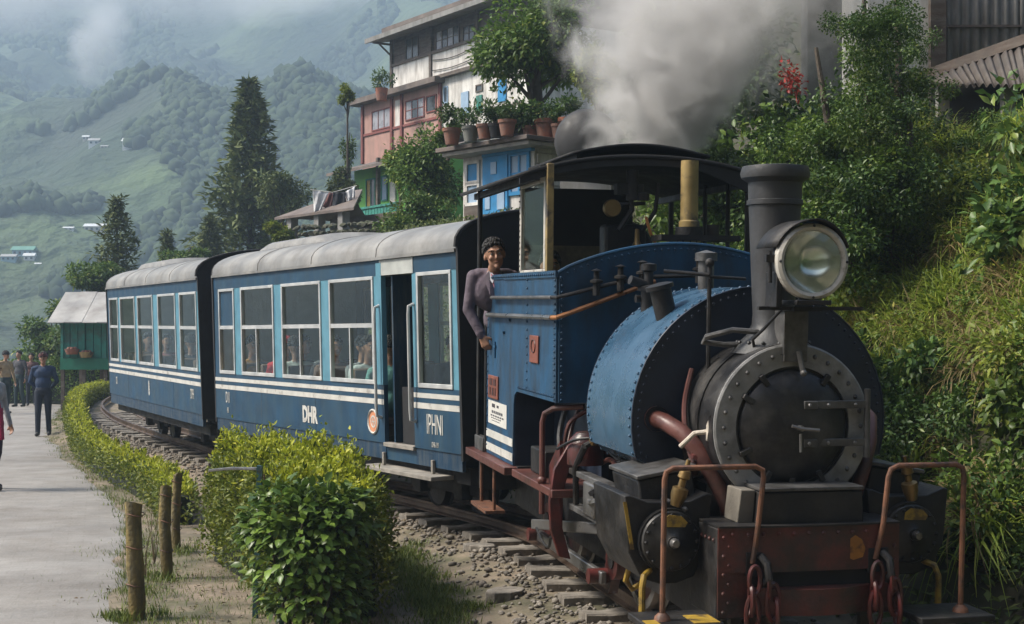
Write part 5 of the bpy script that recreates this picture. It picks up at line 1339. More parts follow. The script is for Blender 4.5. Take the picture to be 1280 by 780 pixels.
def foliage(name, seed, lobes, per, ln, wd, big=False, shell=.45, droop=.3, up=-1.0, dense=1.0):
    """lobes: (centre, radii); leaves on and in the lobes' shells"""
    rs = np.random.default_rng(seed); LV = Leaves()
    for c, r in lobes:
        Pn, U = blob_points(rs, int(per * dense), c, r, shell, up)
        # clumping: pull leaves towards random twig ends
        k = max(3, len(Pn) // 14)
        tw = Pn[rs.integers(0, len(Pn), k)]
        j = rs.integers(0, k, len(Pn)); f = rs.random((len(Pn), 1)) * .55
        Pn = Pn * (1 - f) + (tw[j] + rs.normal(size=Pn.shape) * np.asarray(r) * .12) * f
        D = U + rs.normal(size=U.shape) * .55 - np.array([0, 0, droop])
        N = U * .5 + np.array([0, 0, .8]) + rs.normal(size=U.shape) * .35
        LV.add(*leaf_arrays(Pn, D, N, rs.uniform(ln * .6, ln * 1.25, len(Pn)), rs.uniform(wd * .7, wd * 1.25, len(Pn)), rs, big))
    return LV.mesh(name)

def lobes_of(rs, n, spread, r, zs=1.0):
    return [(rs.normal(size=3) * spread, (r * rs.uniform(.6, 1.15), r * rs.uniform(.6, 1.15), r * rs.uniform(.55, 1.0) * zs)) for _ in range(n)]

def conifer(name, lb, base, height, rad, seed, density=1.0, tip=.06, first=.08):
    rs = np.random.default_rng(seed)
    t = thing(name, lb, "tree", base, group="conifers beyond the train")
    MB().tube([(0, 0, 0), (.04, 0, height * .4), (0, .02, height * .75), (0, 0, height * .98)], .1, 8, radii=[height * .018, height * .013, height * .007, .015]).build("trunk", m_bark, t)
    LV = Leaves(); br = MB()
    z = height * first
    while z < height * .985:
        f = z / height
        L_ = rad * (1 - f) ** .95 * (.85 + .15 * math.sin(z * 2.3)) + tip
        n = max(4, int(9 - 3 * f))
        a0 = rs.uniform(0, 6.28)
        for k in range(n):
            a = a0 + k * 6.283 / n + rs.uniform(-.35, .35); l = L_ * rs.uniform(.6, 1.15)
            d = np.array([math.cos(a), math.sin(a), 0])
            m = max(10, int(26 * density * (.35 + l / rad)))
            s = rs.random(m) ** .7
            droop_ = -.16 * l * s ** 2 + .10 * l * s
            C = np.array([0, 0, z]) + d * (s * l)[:, None] + np.array([0, 0, 1.0]) * droop_[:, None] + rs.normal(size=(m, 3)) * (.05 * l + .05)
            D = d * .7 + rs.normal(size=(m, 3)) * .5 + np.array([0, 0, .05])
            sz_ = height * .035
            LV.add(*leaf_arrays(C, D, np.array([0, 0, 1.0]) + rs.normal(size=(m, 3)) * .5, rs.uniform(sz_ * .6, sz_ * 1.3, m), rs.uniform(sz_ * .22, sz_ * .45, m), rs))
            if k % 2 == 0: br.tube([(0, 0, z), tuple(d * l * .9 + np.array([0, 0, z - .03 * l]))], .02, 4, radii=[height * .003 + .006, .006])
        z += height * .021 * rs.uniform(.8, 1.3)
    br.build("branches", m_bark, t, kind="stuff")
    link("crown", LV.mesh("crown"), m_conif, t)
    return t
def ground_pt(px, Y, top_y):
    x = (px - 640) * Y / FPX; return x, Y, CAMH + (HOR - top_y) * Y / FPX
for px, Y, ty, wpx, seed, lb, zb, dn in [(312, 60, 98, 122, 1, "tall dark conifer rising behind the coaches, the largest conifer", -.5, 2.0), (146, 52, 243, 96, 2, "open layered conifer standing behind the rear coach near the green hut", -.5, 1.2),
                          (209, 56, 287, 42, 3, "small pointed conifer just above the rear coach roof", -.5, 1.2), (262, 57, 268, 56, 4, "small dark conifer at the foot of the tallest conifer", -.5, 1.2)]:
    x, y, zt = ground_pt(px, Y, ty)
    conifer("conifer_tree", lb, (x, y, zb), zt - zb, wpx * Y / FPX / 2 * (2.25 if seed != 2 else 2.0), seed, dn)

def tree(lb, px, py, Y, rx, rz, seed, m=None, zb=None, leaf=.16, n=9, per=420, group="broadleaf trees around the train"):
    rs = np.random.default_rng(seed)
    c = pix(px, py, Y)
    zb = gz(c.x, c.y) - .1 if zb is None else zb
    t = thing("broadleaf_tree", lb, "tree", (c.x, c.y, zb), group=group)
    h = c.z - zb
    MB().tube([(0, 0, 0), (.05 * rx, 0, h * .5), (0, .05 * rx, h), (.1 * rx, 0, h + rz * .5)], .1, 8, radii=[rx * .09 + .02, rx * .07 + .02, rx * .045 + .01, .015]).build("trunk", m_bark, t)
    lim = MB()
    lobes = []
    for k in range(n):
        a = k * 2.4; q = math.sqrt((k + .5) / n)
        cc = np.array([rx * .62 * q * math.cos(a), rx * .5 * q * math.sin(a), h + rz * (.55 - 1.1 * rs.random()) * .85])
        r = rs.uniform(.34, .55)
        lobes.append((cc, (rx * r, rx * r, rz * r * .8)))
        lim.tube([(0, 0, h * rs.uniform(.55, .95)), tuple(cc)], .02, 5, radii=[rx * .03 + .01, .01])
    lim.build("limbs", m_bark, t, kind="stuff")
    link("crown", foliage("crown", seed, lobes, per, leaf, leaf * .5), m or m_broad, t)
    return t
tree("rounded dark green tree right beside the tallest conifer", 352, 245, 56, 1.25, 1.3, 11, m_conif, zb=-.5, leaf=.16)
tree("low leafy tree behind the green hut and the path's end", 100, 405, 47, 1.35, 1.2, 12, zb=-.5, leaf=.17)
tree("bright green tree leaning over the valley edge behind the path", 60, 425, 52, 1.3, 1.2, 13, zb=-1, leaf=.18, m=m_broad)
tree("bushy tree rising between the green hut and the open layered conifer", 120, 352, 49, 1.1, .8, 17, zb=-.5, leaf=.17, n=8)
tree("low rounded tree showing over the rear coach roof", 235, 318, 50, 1.0, .5, 14, zb=-.5, leaf=.15, n=7)
tree("dark bushy tree behind the washing line", 432, 232, 46, .55, .8, 15, m_conif, leaf=.14, n=6)
tree("pale green bush growing at the shed corner above the coach roof", 352, 290, 40, .45, .4, 16, m_yellowg, leaf=.12, n=5)
tree("large bush with hanging leafy branches over the roof terrace", 668, 50, 26.5, 1.4, 1.25, 18, m_broad, zb=4.2, leaf=.13, n=14, per=520)
tree("pale bush half hidden by the smoke next to the water tank", 748, 95, 25, .5, .75, 19, m_yellowg, zb=3.6, leaf=.11, n=7)
tree("dense vine bush climbing between the green house and the flat roofed house", 532, 218, 32, 1.0, 1.45, 20, m_broad, leaf=.12, n=12, per=480)
tree("low dense creeper at the foot of the vine bush above the coach roof", 522, 268, 31, .95, .6, 27, m_broad, leaf=.11, n=10, per=380)
tree("yellow green creeper spilling over the pink wall's foot", 500, 205, 33, .35, .55, 25, m_yellowg, leaf=.11, n=6)
tree("leafy creeper hanging below the roof terrace edge", 560, 165, 28.6, .28, .3, 26, m_broad, zb=5.3, leaf=.09, n=6, per=260)
tree("slender young tree with a small tufted top beside the pink house", 434, 117, 46, .32, .45, 21, m_yellowg, leaf=.1, n=5, per=250)
tree("thin leafy stems below the slender tree's tuft", 436, 185, 46.3, .3, 1.0, 22, m_broad, leaf=.1, n=5, per=110)
tree("big smoke-veiled tree standing on the slope behind the pillar", 900, 60, 23, 1.6, 1.9, 23, m_shrub, leaf=.15, n=12)
tree("dark tree on the slope behind the cab roof", 850, 150, 21, 1.2, 1.1, 24, m_shrubdk, leaf=.13, n=10)
o = link("roof_terrace_shrub", POTLEAF[2], None); o.location = pix(479, 113, 58); o.scale = (1.6, 1.6, 2.0)
tag(o, "potted shrub on the pink storey's terrace corner", "plant")
o = MB().lathe([(0, 0), (.2, 0), (.26, .5), (.23, .5), (.18, .08)], (0, 0, 0), (0, 0, 1), 16).build("terrace_pot", m_terra, None); o.location = pix(477, 126, 58)
tag(o, "large reddish pot on the pink storey's terrace corner", "flower pot")

# ---- the bank on the hill side: shrubs, long grass, cover
SHR = []
for k in range(6):
    rs = np.random.default_rng(300 + k)
    me = foliage("shrub_leaves", 310 + k, [(c + np.array([0, 0, .18]), r) for c, r in lobes_of(rs, 7, (.2, .2, .14), .24)], 130 if k < 4 else 190, .068 if k < 4 else .05, .038 if k < 4 else .026, big=(k < 2))
    me.materials.append(m_yellowg if k == 5 else (m_shrub if k % 2 else m_shrubdk)); SHR.append(me)
for k in range(2):
    rs = np.random.default_rng(340 + k)
    me = foliage('shrub_leaves', 350 + k, [(c + np.array([0, 0, .18]), r) for c, r in lobes_of(rs, 10, (.22, .22, .17), .22)], 230, .046, .027)
    me.materials.append(m_shrub if k else m_shrubdk); SHR.append(me)
STEM = MB()
for a in range(7): STEM.tube([(0, 0, -.25), (.08 * math.cos(a), .08 * math.sin(a), .1), (.24 * math.cos(a * 1.3), .24 * math.sin(a * 1.3), .32)], .01, 4, radii=[.016, .011, .004])
STEM = STEM.mesh("stems"); STEM.materials.append(m_bark)
GRS = []
for k in range(4):
    rs = np.random.default_rng(400 + k); LV = Leaves(); n = 190
    a = rs.uniform(0, 6.28, n); lean = rs.uniform(.3, 1.0, n); ln = rs.uniform(.3, .62, n)
    base = np.stack([rs.normal(size=n) * .07, rs.normal(size=n) * .07, np.zeros(n)], 1)
    out = np.stack([np.cos(a), np.sin(a), np.zeros(n)], 1)
    prev = base; w = rs.uniform(.006, .013, n)[:, None]; side = np.stack([-np.sin(a), np.cos(a), np.zeros(n)], 1)
    ptsL, ptsR = [prev - side * w], [prev + side * w]
    for j in range(1, 6):
        t = j / 5
        p = base + out * (lean * ln * t ** 1.3)[:, None] + np.array([0, 0, 1.0]) * (ln * (t * 1.0 - lean * 1.15 * t ** 2.1))[:, None]
        ww = w * (1 - t * .9)
        ptsL.append(p - side * ww); ptsR.append(p + side * ww)
    V = np.stack([v for lr_ in zip(ptsL, ptsR) for v in lr_], 1)
    F_ = []
    for j in range(5): F_ += [[2 * j, 2 * j + 1, 2 * j + 3], [2 * j, 2 * j + 3, 2 * j + 2]]
    Fa = ((np.arange(n) * 12)[:, None, None] + np.array(F_)[None]).reshape(-1, 3)
    LV.add(V.reshape(-1, 3), Fa, np.repeat(rs.random(n), 12))
    me = LV.mesh("blades"); me.materials.append(m_grassy if k < 3 else m_drygrass); GRS.append(me)

rs = np.random.default_rng(77)
SHL = {0: "glossy dark green shrub rooted on the steep bank", 1: "mid green leafy shrub rooted on the steep bank"}
def bank_point(s, d):
    p, t = track_at(s); x = p[0] + t[1] * d; y = p[1] - t[0] * d
    return x, y, gz(x, y)
def zone_label(what, sc, x, y, z):
    px = 640 + FPX * x / y; py = HOR - FPX * (z + .2 - CAMH) / y
    if px > 1130: w = "at the bank's crest under the lean-to roof" if py < 200 else ("in the grass run just below the lean-to" if py < 290 else ("halfway down the bank below the lean-to" if py < 390 else ("on the bank above the front handrail" if py < 500 else ("at the bank's foot beside the front handrail" if py < 690 else "at the bank's foot beside the front step"))))
    elif px > 1010: w = "climbing high behind the headlamp" if py < 180 else ("on the bank behind the headlamp" if py < 420 else "on the bank hidden behind the smokebox")
    else: w = "below the concrete pillar behind the chimney" if py < 260 else "on the bank beyond the cab"
    return ("tiny " if sc < .75 else ("small " if sc < 1.0 else ("very large " if sc > 1.7 else ("large " if sc > 1.4 else ("medium " if sc < 1.2 else ""))))) + what + " " + w
def put_shrub(x, y, z, sc, k=None):
    k = int(rs.integers(0, 5 if rs.random() < .8 else 6)) if k is None else k
    o = link("bank_shrub", SHR[k], None); o.location = (x, y, z + .02)
    o.scale = (sc, sc, sc * rs.uniform(.85, 1.25)); o.rotation_euler = (rs.uniform(-.35, .1), rs.uniform(-.45, .0), rs.uniform(0, 6.28))
    tag(o, zone_label('yellow green shrub' if k == 5 else SHL[k % 2].split(" rooted")[0], sc, x, y, z), "shrub", "shrubs on the bank")
placed = 0; tries = 0; pts = []
while placed < 235 and tries < 6000:
    tries += 1
    s = rs.uniform(8.5, 26); d = rs.uniform(1.55, 6.2)
    x, y, z = bank_point(s, d)
    px = 640 + FPX * x / y; py = HOR - FPX * (z - CAMH) / y
    if not (860 < px < 1400 and -150 < py < 900): continue
    if any((x - a) ** 2 + (y - b) ** 2 < .1 for a, b in pts): continue
    # the sunny grass run is kept more open
    if 1090 < px < 1310 and 120 < py < 470 and rs.random() < .72: continue
    if px > 1150 and py < 235: continue
    if px > 1095 and py < 160: continue
    if px < 985 and py < 265: continue
    pts.append((x, y)); placed += 1
    sc = rs.uniform(.75, 1.35) * (1.35 if py < 300 else 1.0) * (.72 if d < 2.0 else 1)
    put_shrub(x, y, z, sc * (.6 if 1090 < px < 1310 and 120 < py < 470 else 1), (5 if rs.random() < .45 else None) if 1090 < px < 1310 and 120 < py < 470 else None)
# the tall shrub mass behind the lamp
for k in range(50):
    px, py = rs.uniform(1015, 1140), rs.uniform(0, 310)
    if px < 1075 and py < 140: continue
    Y = 13.4 + rs.uniform(-.7, 1.6)
    p = pix(px, py, Y)
    if p.z < gz(p.x, p.y) - .1: p.z = gz(p.x, p.y)
    put_shrub(p.x, p.y, p.z - .3, rs.uniform(.85, 1.3) * (.65 if px > 1085 else 1), 6 + int(rs.integers(0, 2)))
lm = thing("shrub_thicket_trunk", "bare leaning trunks inside the shrub mass behind the headlamp", "tree", (0, 0, 0))
for px0, py0, px1, py1 in ((1060, 340, 1080, 0), (1100, 300, 1120, -20), (1030, 320, 1020, 60), (1140, 250, 1100, 60)):
    A = pix(px0, py0, 13.8); B_ = pix(px1, py1, 14.2)
    MB().tube([A - Vector((0, 0, .8)), A.lerp(B_, .5) + Vector((.12, 0, 0)), B_], .04, 7, radii=[.06, .045, .02]).build("trunk", m_bark, lm)
for k in range(16):   # shrubs along the crest below the lean-to
    px = 1110 + k * 12 + rs.uniform(-5, 5); Y = 14.6 + rs.uniform(-.3, .3); x = (px - 640) * Y / FPX
    put_shrub(x, Y, gz(x, Y), rs.uniform(.55, .75), 6 + k % 2)
# red blossom by the pillar
for px, py in ((995, 103), (985, 92)):
    o = link("red_blossom_bush", foliage("red_blossom", 500 + px, [((0, 0, 0), (.11, .11, .2))], 70, .06, .035), m_redflower)
    o.location = pix(px, py, 15.2); tag(o, "bright red blossoms against the pale concrete pillar" if px == 995 else "red blossom cluster deeper in the smoke by the pillar", "flowers")
# long grass tussocks
n = 0
while n < 230:
    s = rs.uniform(9, 20); d = rs.uniform(1.7, 5.0)
    x, y, z = bank_point(s, d)
    px = 640 + FPX * x / y; py = HOR - FPX * (z - CAMH) / y
    inrun = 1060 < px < 1330 and 110 < py < 480
    if not inrun and rs.random() < .95: continue
    if not (880 < px < 1400): continue
    k = int(rs.integers(0, 3)) if rs.random() < .72 else 3
    o = link("grass_tussock", GRS[k], None); o.location = (x, y, z); sc = rs.uniform(.7, 1.35); o.scale = (sc, sc, sc)
    p_, t_ = track_at(s)
    o.rotation_euler = (0, 0, 0)
    nrm = Vector((-.55 * t_[1] * 1.0, .55 * t_[0], 1)).normalized()
    o.rotation_mode = 'QUATERNION'; o.rotation_quaternion = nrm.to_track_quat('Z', 'Y') @ Matrix.Rotation(rs.uniform(0, 6.28), 3, 'Z').to_quaternion()
    tag(o, zone_label("dry brown grass tussock" if k == 3 else "yellow green grass tussock", sc * 1.2, x, y, z), "grass tussock", "grass tussocks on the bank"); n += 1
# ground cover on the bank
LV = Leaves(); m_ = 0
N_ = 60000
S_ = rs.uniform(7.5, 30, N_); D_ = rs.uniform(1.12, 8.5, N_)
ii = np.interp(S_, TARC, np.arange(len(TARC)))
PX = np.interp(ii, np.arange(len(TARC)), TRK[:, 0]); PY = np.interp(ii, np.arange(len(TARC)), TRK[:, 1]); TX = np.interp(ii, np.arange(len(TARC)), TTAN[:, 0]); TY = np.interp(ii, np.arange(len(TARC)), TTAN[:, 1])
X_ = PX + TY * D_; Y_ = PY - TX * D_
Z_ = ground_z(X_, Y_)
nrm = np.stack([-.6 * TY, .6 * TX, np.ones(N_)], 1)
Pn = np.stack([X_, Y_, Z_], 1) + nrm * rs.uniform(0, .12, (N_, 1))
LV.add(*leaf_arrays(Pn, rs.normal(size=(N_, 3)) + np.array([0, 0, -.4]), nrm + rs.normal(size=(N_, 3)) * .5, rs.uniform(.05, .12, N_), rs.uniform(.02, .055, N_), rs))
o = link("bank_ground_cover", LV.mesh("ground_cover"), m_cover, kind="stuff"); tag(o, "low weeds and leaves covering the steep bank beside the track", "ground cover")

# ---- hedges on the path side
def hedge(name, lb, pts, w, h, seed, leaf, per_m2, m, m_top, inner):
    """clipped hedge along a polyline: dark core and a dense skin of leaves, paler on top"""
    rs = np.random.default_rng(seed)
    C = catmull([(x, y, 0) for x, y in pts], 8); T = unit(np.gradient(C, axis=0))
    L_ = np.concatenate([[0], np.cumsum(np.linalg.norm(np.diff(C, axis=0), axis=1))])
    t = thing(name, lb, "hedge", (C[0][0], C[0][1], gz(C[0][0], C[0][1]) - .02))
    o0 = np.array(t.location)
    rows = []
    for i, (c, tt) in enumerate(zip(C, T)):
        lat = np.array([tt[1], -tt[0], 0]); row = []
        ww = w * (.62 if i in (0, len(C) - 1) else .8)
        for a in range(0, 181, 20):
            ca, sa = math.cos(R(a)), math.sin(R(a))
            x_ = ww / 2 * math.copysign(abs(ca) ** .5, ca); z_ = (h - .08) * sa ** .5
            row.append(c + lat * x_ - o0 + np.array([0, 0, gz(c[0], c[1]) + z_ - .05]))
        rows.append(row)
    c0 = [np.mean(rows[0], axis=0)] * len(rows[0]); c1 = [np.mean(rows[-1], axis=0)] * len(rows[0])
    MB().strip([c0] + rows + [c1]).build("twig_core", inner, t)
    n = int(per_m2 * L_[-1] * (w + 2 * h))
    s = rs.uniform(0, L_[-1], n); i = np.interp(s, L_, np.arange(len(L_)))
    P0 = np.stack([np.interp(i, np.arange(len(L_)), C[:, k]) for k in range(3)], 1)
    TT = unit(np.stack([np.interp(i, np.arange(len(L_)), T[:, k]) for k in range(3)], 1)); LAT = np.stack([TT[:, 1], -TT[:, 0], np.zeros(n)], 1)
    a = rs.uniform(0, math.pi, n); ca, sa = np.cos(a), np.sin(a)
    k = 1 + rs.normal(size=n) * .05 + .09 * np.sin(s * 5.2 + a * 3) + .05 * np.sin(s * 13 + a * 7)
    lx = w / 2 * np.sign(ca) * np.abs(ca) ** .5 * k; lz = h * np.abs(sa) ** .5 * k
    G = ground_z(P0[:, 0], P0[:, 1])
    Pn = P0 + LAT * lx[:, None] + np.array([0, 0, 1.0]) * (lz + G)[:, None] - o0
    U = unit(LAT * ca[:, None] + np.array([0, 0, 1.0]) * sa[:, None] + rs.normal(size=(n, 3)) * .2)
    Pn = Pn - U * (rs.random((n, 1)) ** 2 * .09)
    ne = int(per_m2 * w * h * .8)
    for ei, sg in ((0, -1), (-1, 1)):
        ra = rs.uniform(0, math.pi, ne); rr_ = np.sqrt(rs.random(ne))
        ca2, sa2 = np.cos(ra), np.sin(ra)
        ex = w / 2 * np.sign(ca2) * np.abs(ca2) ** .5 * rr_; ez_ = h * np.abs(sa2) ** .5 * rr_
        tt = T[ei] * sg; lat = np.array([T[ei][1], -T[ei][0], 0])
        Pe = C[ei] + lat * ex[:, None] + np.array([0, 0, 1.0]) * (ez_ + gz(C[ei][0], C[ei][1]))[:, None] + tt * ((.22 * np.sqrt(np.maximum(1 - rr_ ** 2, 0)) + rs.normal(size=ne) * .04)[:, None] + .02) - o0
        Pn = np.concatenate([Pn, Pe]); U = np.concatenate([U, unit(tt * 1.0 + rs.normal(size=(ne, 3)) * .35 + np.array([0, 0, .3]))]); sa = np.concatenate([sa, np.where(ez_ > h * .9, .95, 0)])
    n = len(Pn)
    va = leaf_arrays(Pn, U * .6 + rs.normal(size=(n, 3)) * .6 + np.array([0, 0, .25]), U + rs.normal(size=(n, 3)) * .4 + np.array([0, 0, .3]), rs.uniform(leaf * .6, leaf * 1.3, n), rs.uniform(leaf * .35, leaf * .65, n), rs)
    top = (sa > .86 + rs.normal(size=n) * .16)  # leaves towards the top take the paler, yellower colour
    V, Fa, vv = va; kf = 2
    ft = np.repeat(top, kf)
    for nm, msk, mm in (("side_leaves", ~ft, m), ("top_leaves", ft, m_top)):
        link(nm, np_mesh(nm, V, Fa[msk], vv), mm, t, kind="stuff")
    return t
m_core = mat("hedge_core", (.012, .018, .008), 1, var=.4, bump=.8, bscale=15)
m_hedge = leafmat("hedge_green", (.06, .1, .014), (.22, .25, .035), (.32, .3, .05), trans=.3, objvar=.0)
m_hedgetop = leafmat("hedge_top_leaf", (.26, .32, .02), (.5, .52, .045), (.6, .55, .07), trans=.35, objvar=.0)
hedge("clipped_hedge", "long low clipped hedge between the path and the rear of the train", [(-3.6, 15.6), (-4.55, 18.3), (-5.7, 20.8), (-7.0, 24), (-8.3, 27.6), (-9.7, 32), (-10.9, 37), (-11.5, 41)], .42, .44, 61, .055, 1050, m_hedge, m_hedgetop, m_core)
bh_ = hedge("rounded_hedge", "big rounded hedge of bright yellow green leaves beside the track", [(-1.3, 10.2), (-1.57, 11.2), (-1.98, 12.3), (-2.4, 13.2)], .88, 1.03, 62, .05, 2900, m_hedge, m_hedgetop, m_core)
# large-leaved plant covering the near end of the hedge
cp = thing("large_leaved_bush", "dark glossy large-leaved bush at the near end of the yellow green hedge", "bush", (-1.4, 9.75, gz(-1.4, 9.75)))
rs = np.random.default_rng(91)
lv = MB()
big = leaf_arrays(np.zeros((1, 3)), np.array([[1.0, 0, 0]]), np.array([[0, 0, 1.0]]), np.array([1.0]), np.array([.62]), rs, True, .16)
BL = []
for k in range(3):
    me = np_mesh("leaf", big[0], big[1], np.full(7, (.15, .5, .85)[k])); me.materials.append(m_bigleaf); BL.append(me)
n = 3400
U = unit(rs.normal(size=(n, 3)) + np.array([0, -.35, .1])); U = U[U[:, 2] > -.35]; n = len(U)
lobes = [((0, 0, .55), (.42, .38, .5)), ((.06, -.05, .25), (.38, .34, .32)), ((-.16, .05, .7), (.3, .3, .3)), ((.2, .05, .72), (.28, .28, .27))]
li = rs.integers(0, 4, n)
C = np.array([lobes[k][0] for k in li]); RR = np.array([lobes[k][1] for k in li])
Pn = C + U * RR * (.72 + .3 * rs.random((n, 1)))
Pn[:, 2] = np.maximum(Pn[:, 2], .03)
D = U * .75 + rs.normal(size=(n, 3)) * .4 + np.array([0, 0, -.35]); Nn = U * .55 + np.array([0, 0, .75]) + rs.normal(size=(n, 3)) * .25
Ls = rs.uniform(.045, .1, n)
front = np.argsort(Pn[:, 1] - Ls * 3 - .3 * Pn[:, 2])
own = set(front[:285].tolist())
rest = np.array([i for i in range(n) if i not in own])
LV = Leaves(); LV.add(*leaf_arrays(Pn[rest], D[rest], Nn[rest], Ls[rest], Ls[rest] * .6, rs, True, .16))
link("leaves", LV.mesh("leaves"), m_bigleaf, cp, kind="stuff")
for i in own:
    d = Vector(D[i]).normalized(); s_ = d.cross(Vector(Nn[i])).normalized(); nn = s_.cross(d)
    o = link("leaf", BL[i % 3], None, cp)
    M_ = Matrix((d, -s_, nn)).transposed().to_4x4()
    o.matrix_local = Matrix.Translation(Vector(Pn[i])) @ M_ @ Matrix.Scale(Ls[i], 4)
st = MB()
for k in range(14):
    a = k * .9; st.tube([(.1 * math.cos(a), .1 * math.sin(a), -.05), (.2 * math.cos(a), .2 * math.sin(a), .4), (.3 * math.cos(a + .3), .3 * math.sin(a + .3), .8)], .008, 5, radii=[.012, .008, .004])
st.build("stems", m_bark, cp, kind="stuff")
# hedge across the path's far end, weeds along edges
hedge("dark_hedge", "dark hedge closing the far end of the path behind the standing men", [(-19, 47.5), (-15.5, 47), (-13.2, 46.2)], .9, 1.35, 63, .12, 330, m_broad, m_broad, m_core)

# weeds and grass on the verge
LV = Leaves(); pts = []
def blades(x, y, z, n, hgt, spread):
    a = rs.uniform(0, 6.28, n); b = np.stack([x + rs.normal(size=n) * spread, y + rs.normal(size=n) * spread, np.full(n, z)], 1)
    D = np.stack([np.cos(a) * .6, np.sin(a) * .6, np.ones(n)], 1)
    return leaf_arrays(b, D, np.stack([np.cos(a), np.sin(a), -np.ones(n) * .5], 1), rs.uniform(hgt * .5, hgt * 1.3, n), np.full(n, hgt * .11), rs, False, .1)
spots = []
for _ in range(150): # grass run beside the near rail
    t = rs.random(); spots.append((-1.05 - 1.6 * t + rs.normal() * .16, 9.3 + 5.0 * t + rs.normal() * .2 , 26, .07, .07))
for _ in range(170):   # grass strip between the hedge and the near rail
    t = rs.random(); spots.append((-.4 - .62 * t + rs.normal() * .1, 10.0 + 3.2 * t + rs.normal() * .2, 34, .085, .06))
for _ in range(90):
    t = rs.random(); spots.append((-1.05 + .55 * rs.random() - .5 * t, 9.2 + 3.0 * t, 14, .05, .09))
for i in range(0, len(pedge), 1):
    for _ in range(7):
        p = pedge[i]; spots.append((p[0] + abs(rs.normal()) * .16 + .03, p[1] + rs.uniform(-.5, .5), 16, .07, .06))
for _ in range(170):
    t = rs.random(); spots.append((-1.6 - 1.4 * t + rs.normal() * .4 - .35, 9.4 + 5 * t, 12, .055, .1))
for px, py in ((168, 772), (208, 722), (226, 690), (150, 775), (185, 770)):
    Y = (CAMH - PATHZ) * FPX / (py - HOR)
    for _ in range(6): spots.append(((px - 640) * Y / FPX + rs.normal() * .06, Y + rs.normal() * .06, 22, .1, .05))
sx_ = np.array([q[0] for q in spots]); sy_ = np.array([q[1] for q in spots]); szz = ground_z(sx_, sy_)
for (x, y, n, h_, sp), z in zip(spots, szz): LV.add(*blades(x, y, z, n, h_, sp))
o = link("verge_grass", LV.mesh("verge_grass"), leafmat("verge_grass_green", (.07, .11, .02), (.18, .22, .045), (.26, .22, .08), trans=.3, objvar=0), kind="stuff"); tag(o, "short grass and weeds along the path edge and the track verge", "grass")
# fallen leaves and litter on the dirt
n = 900
x = rs.uniform(-3.4, -.7, n); y = rs.uniform(9, 15.5, n); z = ground_z(x, y) + .012
LV = Leaves(); LV.add(*leaf_arrays(np.stack([x, y, z], 1), np.stack([rs.normal(size=n), rs.normal(size=n), rs.normal(size=n) * .15], 1), np.stack([rs.normal(size=n) * .3, rs.normal(size=n) * .3, np.ones(n)], 1), rs.uniform(.02, .06, n), rs.uniform(.012, .03, n), rs))
o = link("leaf_litter", LV.mesh("leaf_litter"), leafmat("dead_leaf", (.1, .07, .04), (.24, .19, .12), trans=.1, rough=.8, objvar=0), kind="stuff"); tag(o, "dry fallen leaves scattered on the dirt strip beside the path", "leaf litter")
# ------------------------------------------------------------------ people
m_skin = mat("brown_skin", (.38, .2, .125), .5, var=.12, scale=10, bump=.05)
m_hair = mat("black_hair", (.012, .01, .009), .6, var=.4, scale=30, bump=.6, bscale=90)
m_shoe = mat("black_shoe", (.02, .018, .016), .5, var=.2)
def clothm(name, col, rough=.85): return mat("cloth_" + name, col, rough, var=.25, scale=9, bump=.7, bscale=16)

def sdf(prim, Q):
    if prim[0] == 'e':
        _, c, r, _m = prim
        q = (Q - np.array(c)) / np.array(r)
        return (np.linalg.norm(q, axis=1) - 1) * min(r)
    _, a, b, ra, rb, _m = prim
    a = np.array(a, float); b = np.array(b, float); ab = b - a
    t = np.clip(((Q - a) @ ab) / max(ab @ ab, 1e-9), 0, 1)
    return np.linalg.norm(Q - (a + t[:, None] * ab), axis=1) - (ra + (rb - ra) * t)

def fuse(name, prims, mats, voxel, parent, smooth_it=6):
    """one continuous skin over tapered limbs and ellipsoids; each face takes the material of the nearest piece"""
    mb = MB()
    for p in prims:
        if p[0] == 'e': mb.ell(p[1], p[2], 18, 12)
        else:
            mb.ell(p[1], p[3], 14, 10); mb.ell(p[2], p[4], 14, 10); mb.cyl(p[1], p[2], p[3], p[4], 14)
    me = mb.mesh(name); ob = bpy.data.objects.new(name, me); COL.objects.link(ob)
    r = ob.modifiers.new("r", 'REMESH'); r.mode = 'VOXEL'; r.voxel_size = voxel
    if smooth_it:
        s = ob.modifiers.new("s", 'SMOOTH'); s.iterations = smooth_it; s.factor = .5
    dg = bpy.context.evaluated_depsgraph_get(); dg.update()
    out = bpy.data.meshes.new_from_object(ob.evaluated_get(dg))
    bpy.data.objects.remove(ob); bpy.data.meshes.remove(me)
    out.name = name
    n = len(out.polygons)
    c = np.empty(n * 3, np.float32); out.polygons.foreach_get("center", c); c = c.reshape(-1, 3)
    best = np.full(n, 1e9); idx = np.zeros(n, np.int32)
    names = list(mats)
    for p in prims:
        d = sdf(p, c); k = d < best; best[k] = d[k]; idx[k] = names.index(p[-1])
    out.materials.clear()
    for k in names: out.materials.append(mats[k])
    out.polygons.foreach_set("material_index", idx)
    out.shade_smooth()
    return link(name, out, None, parent)

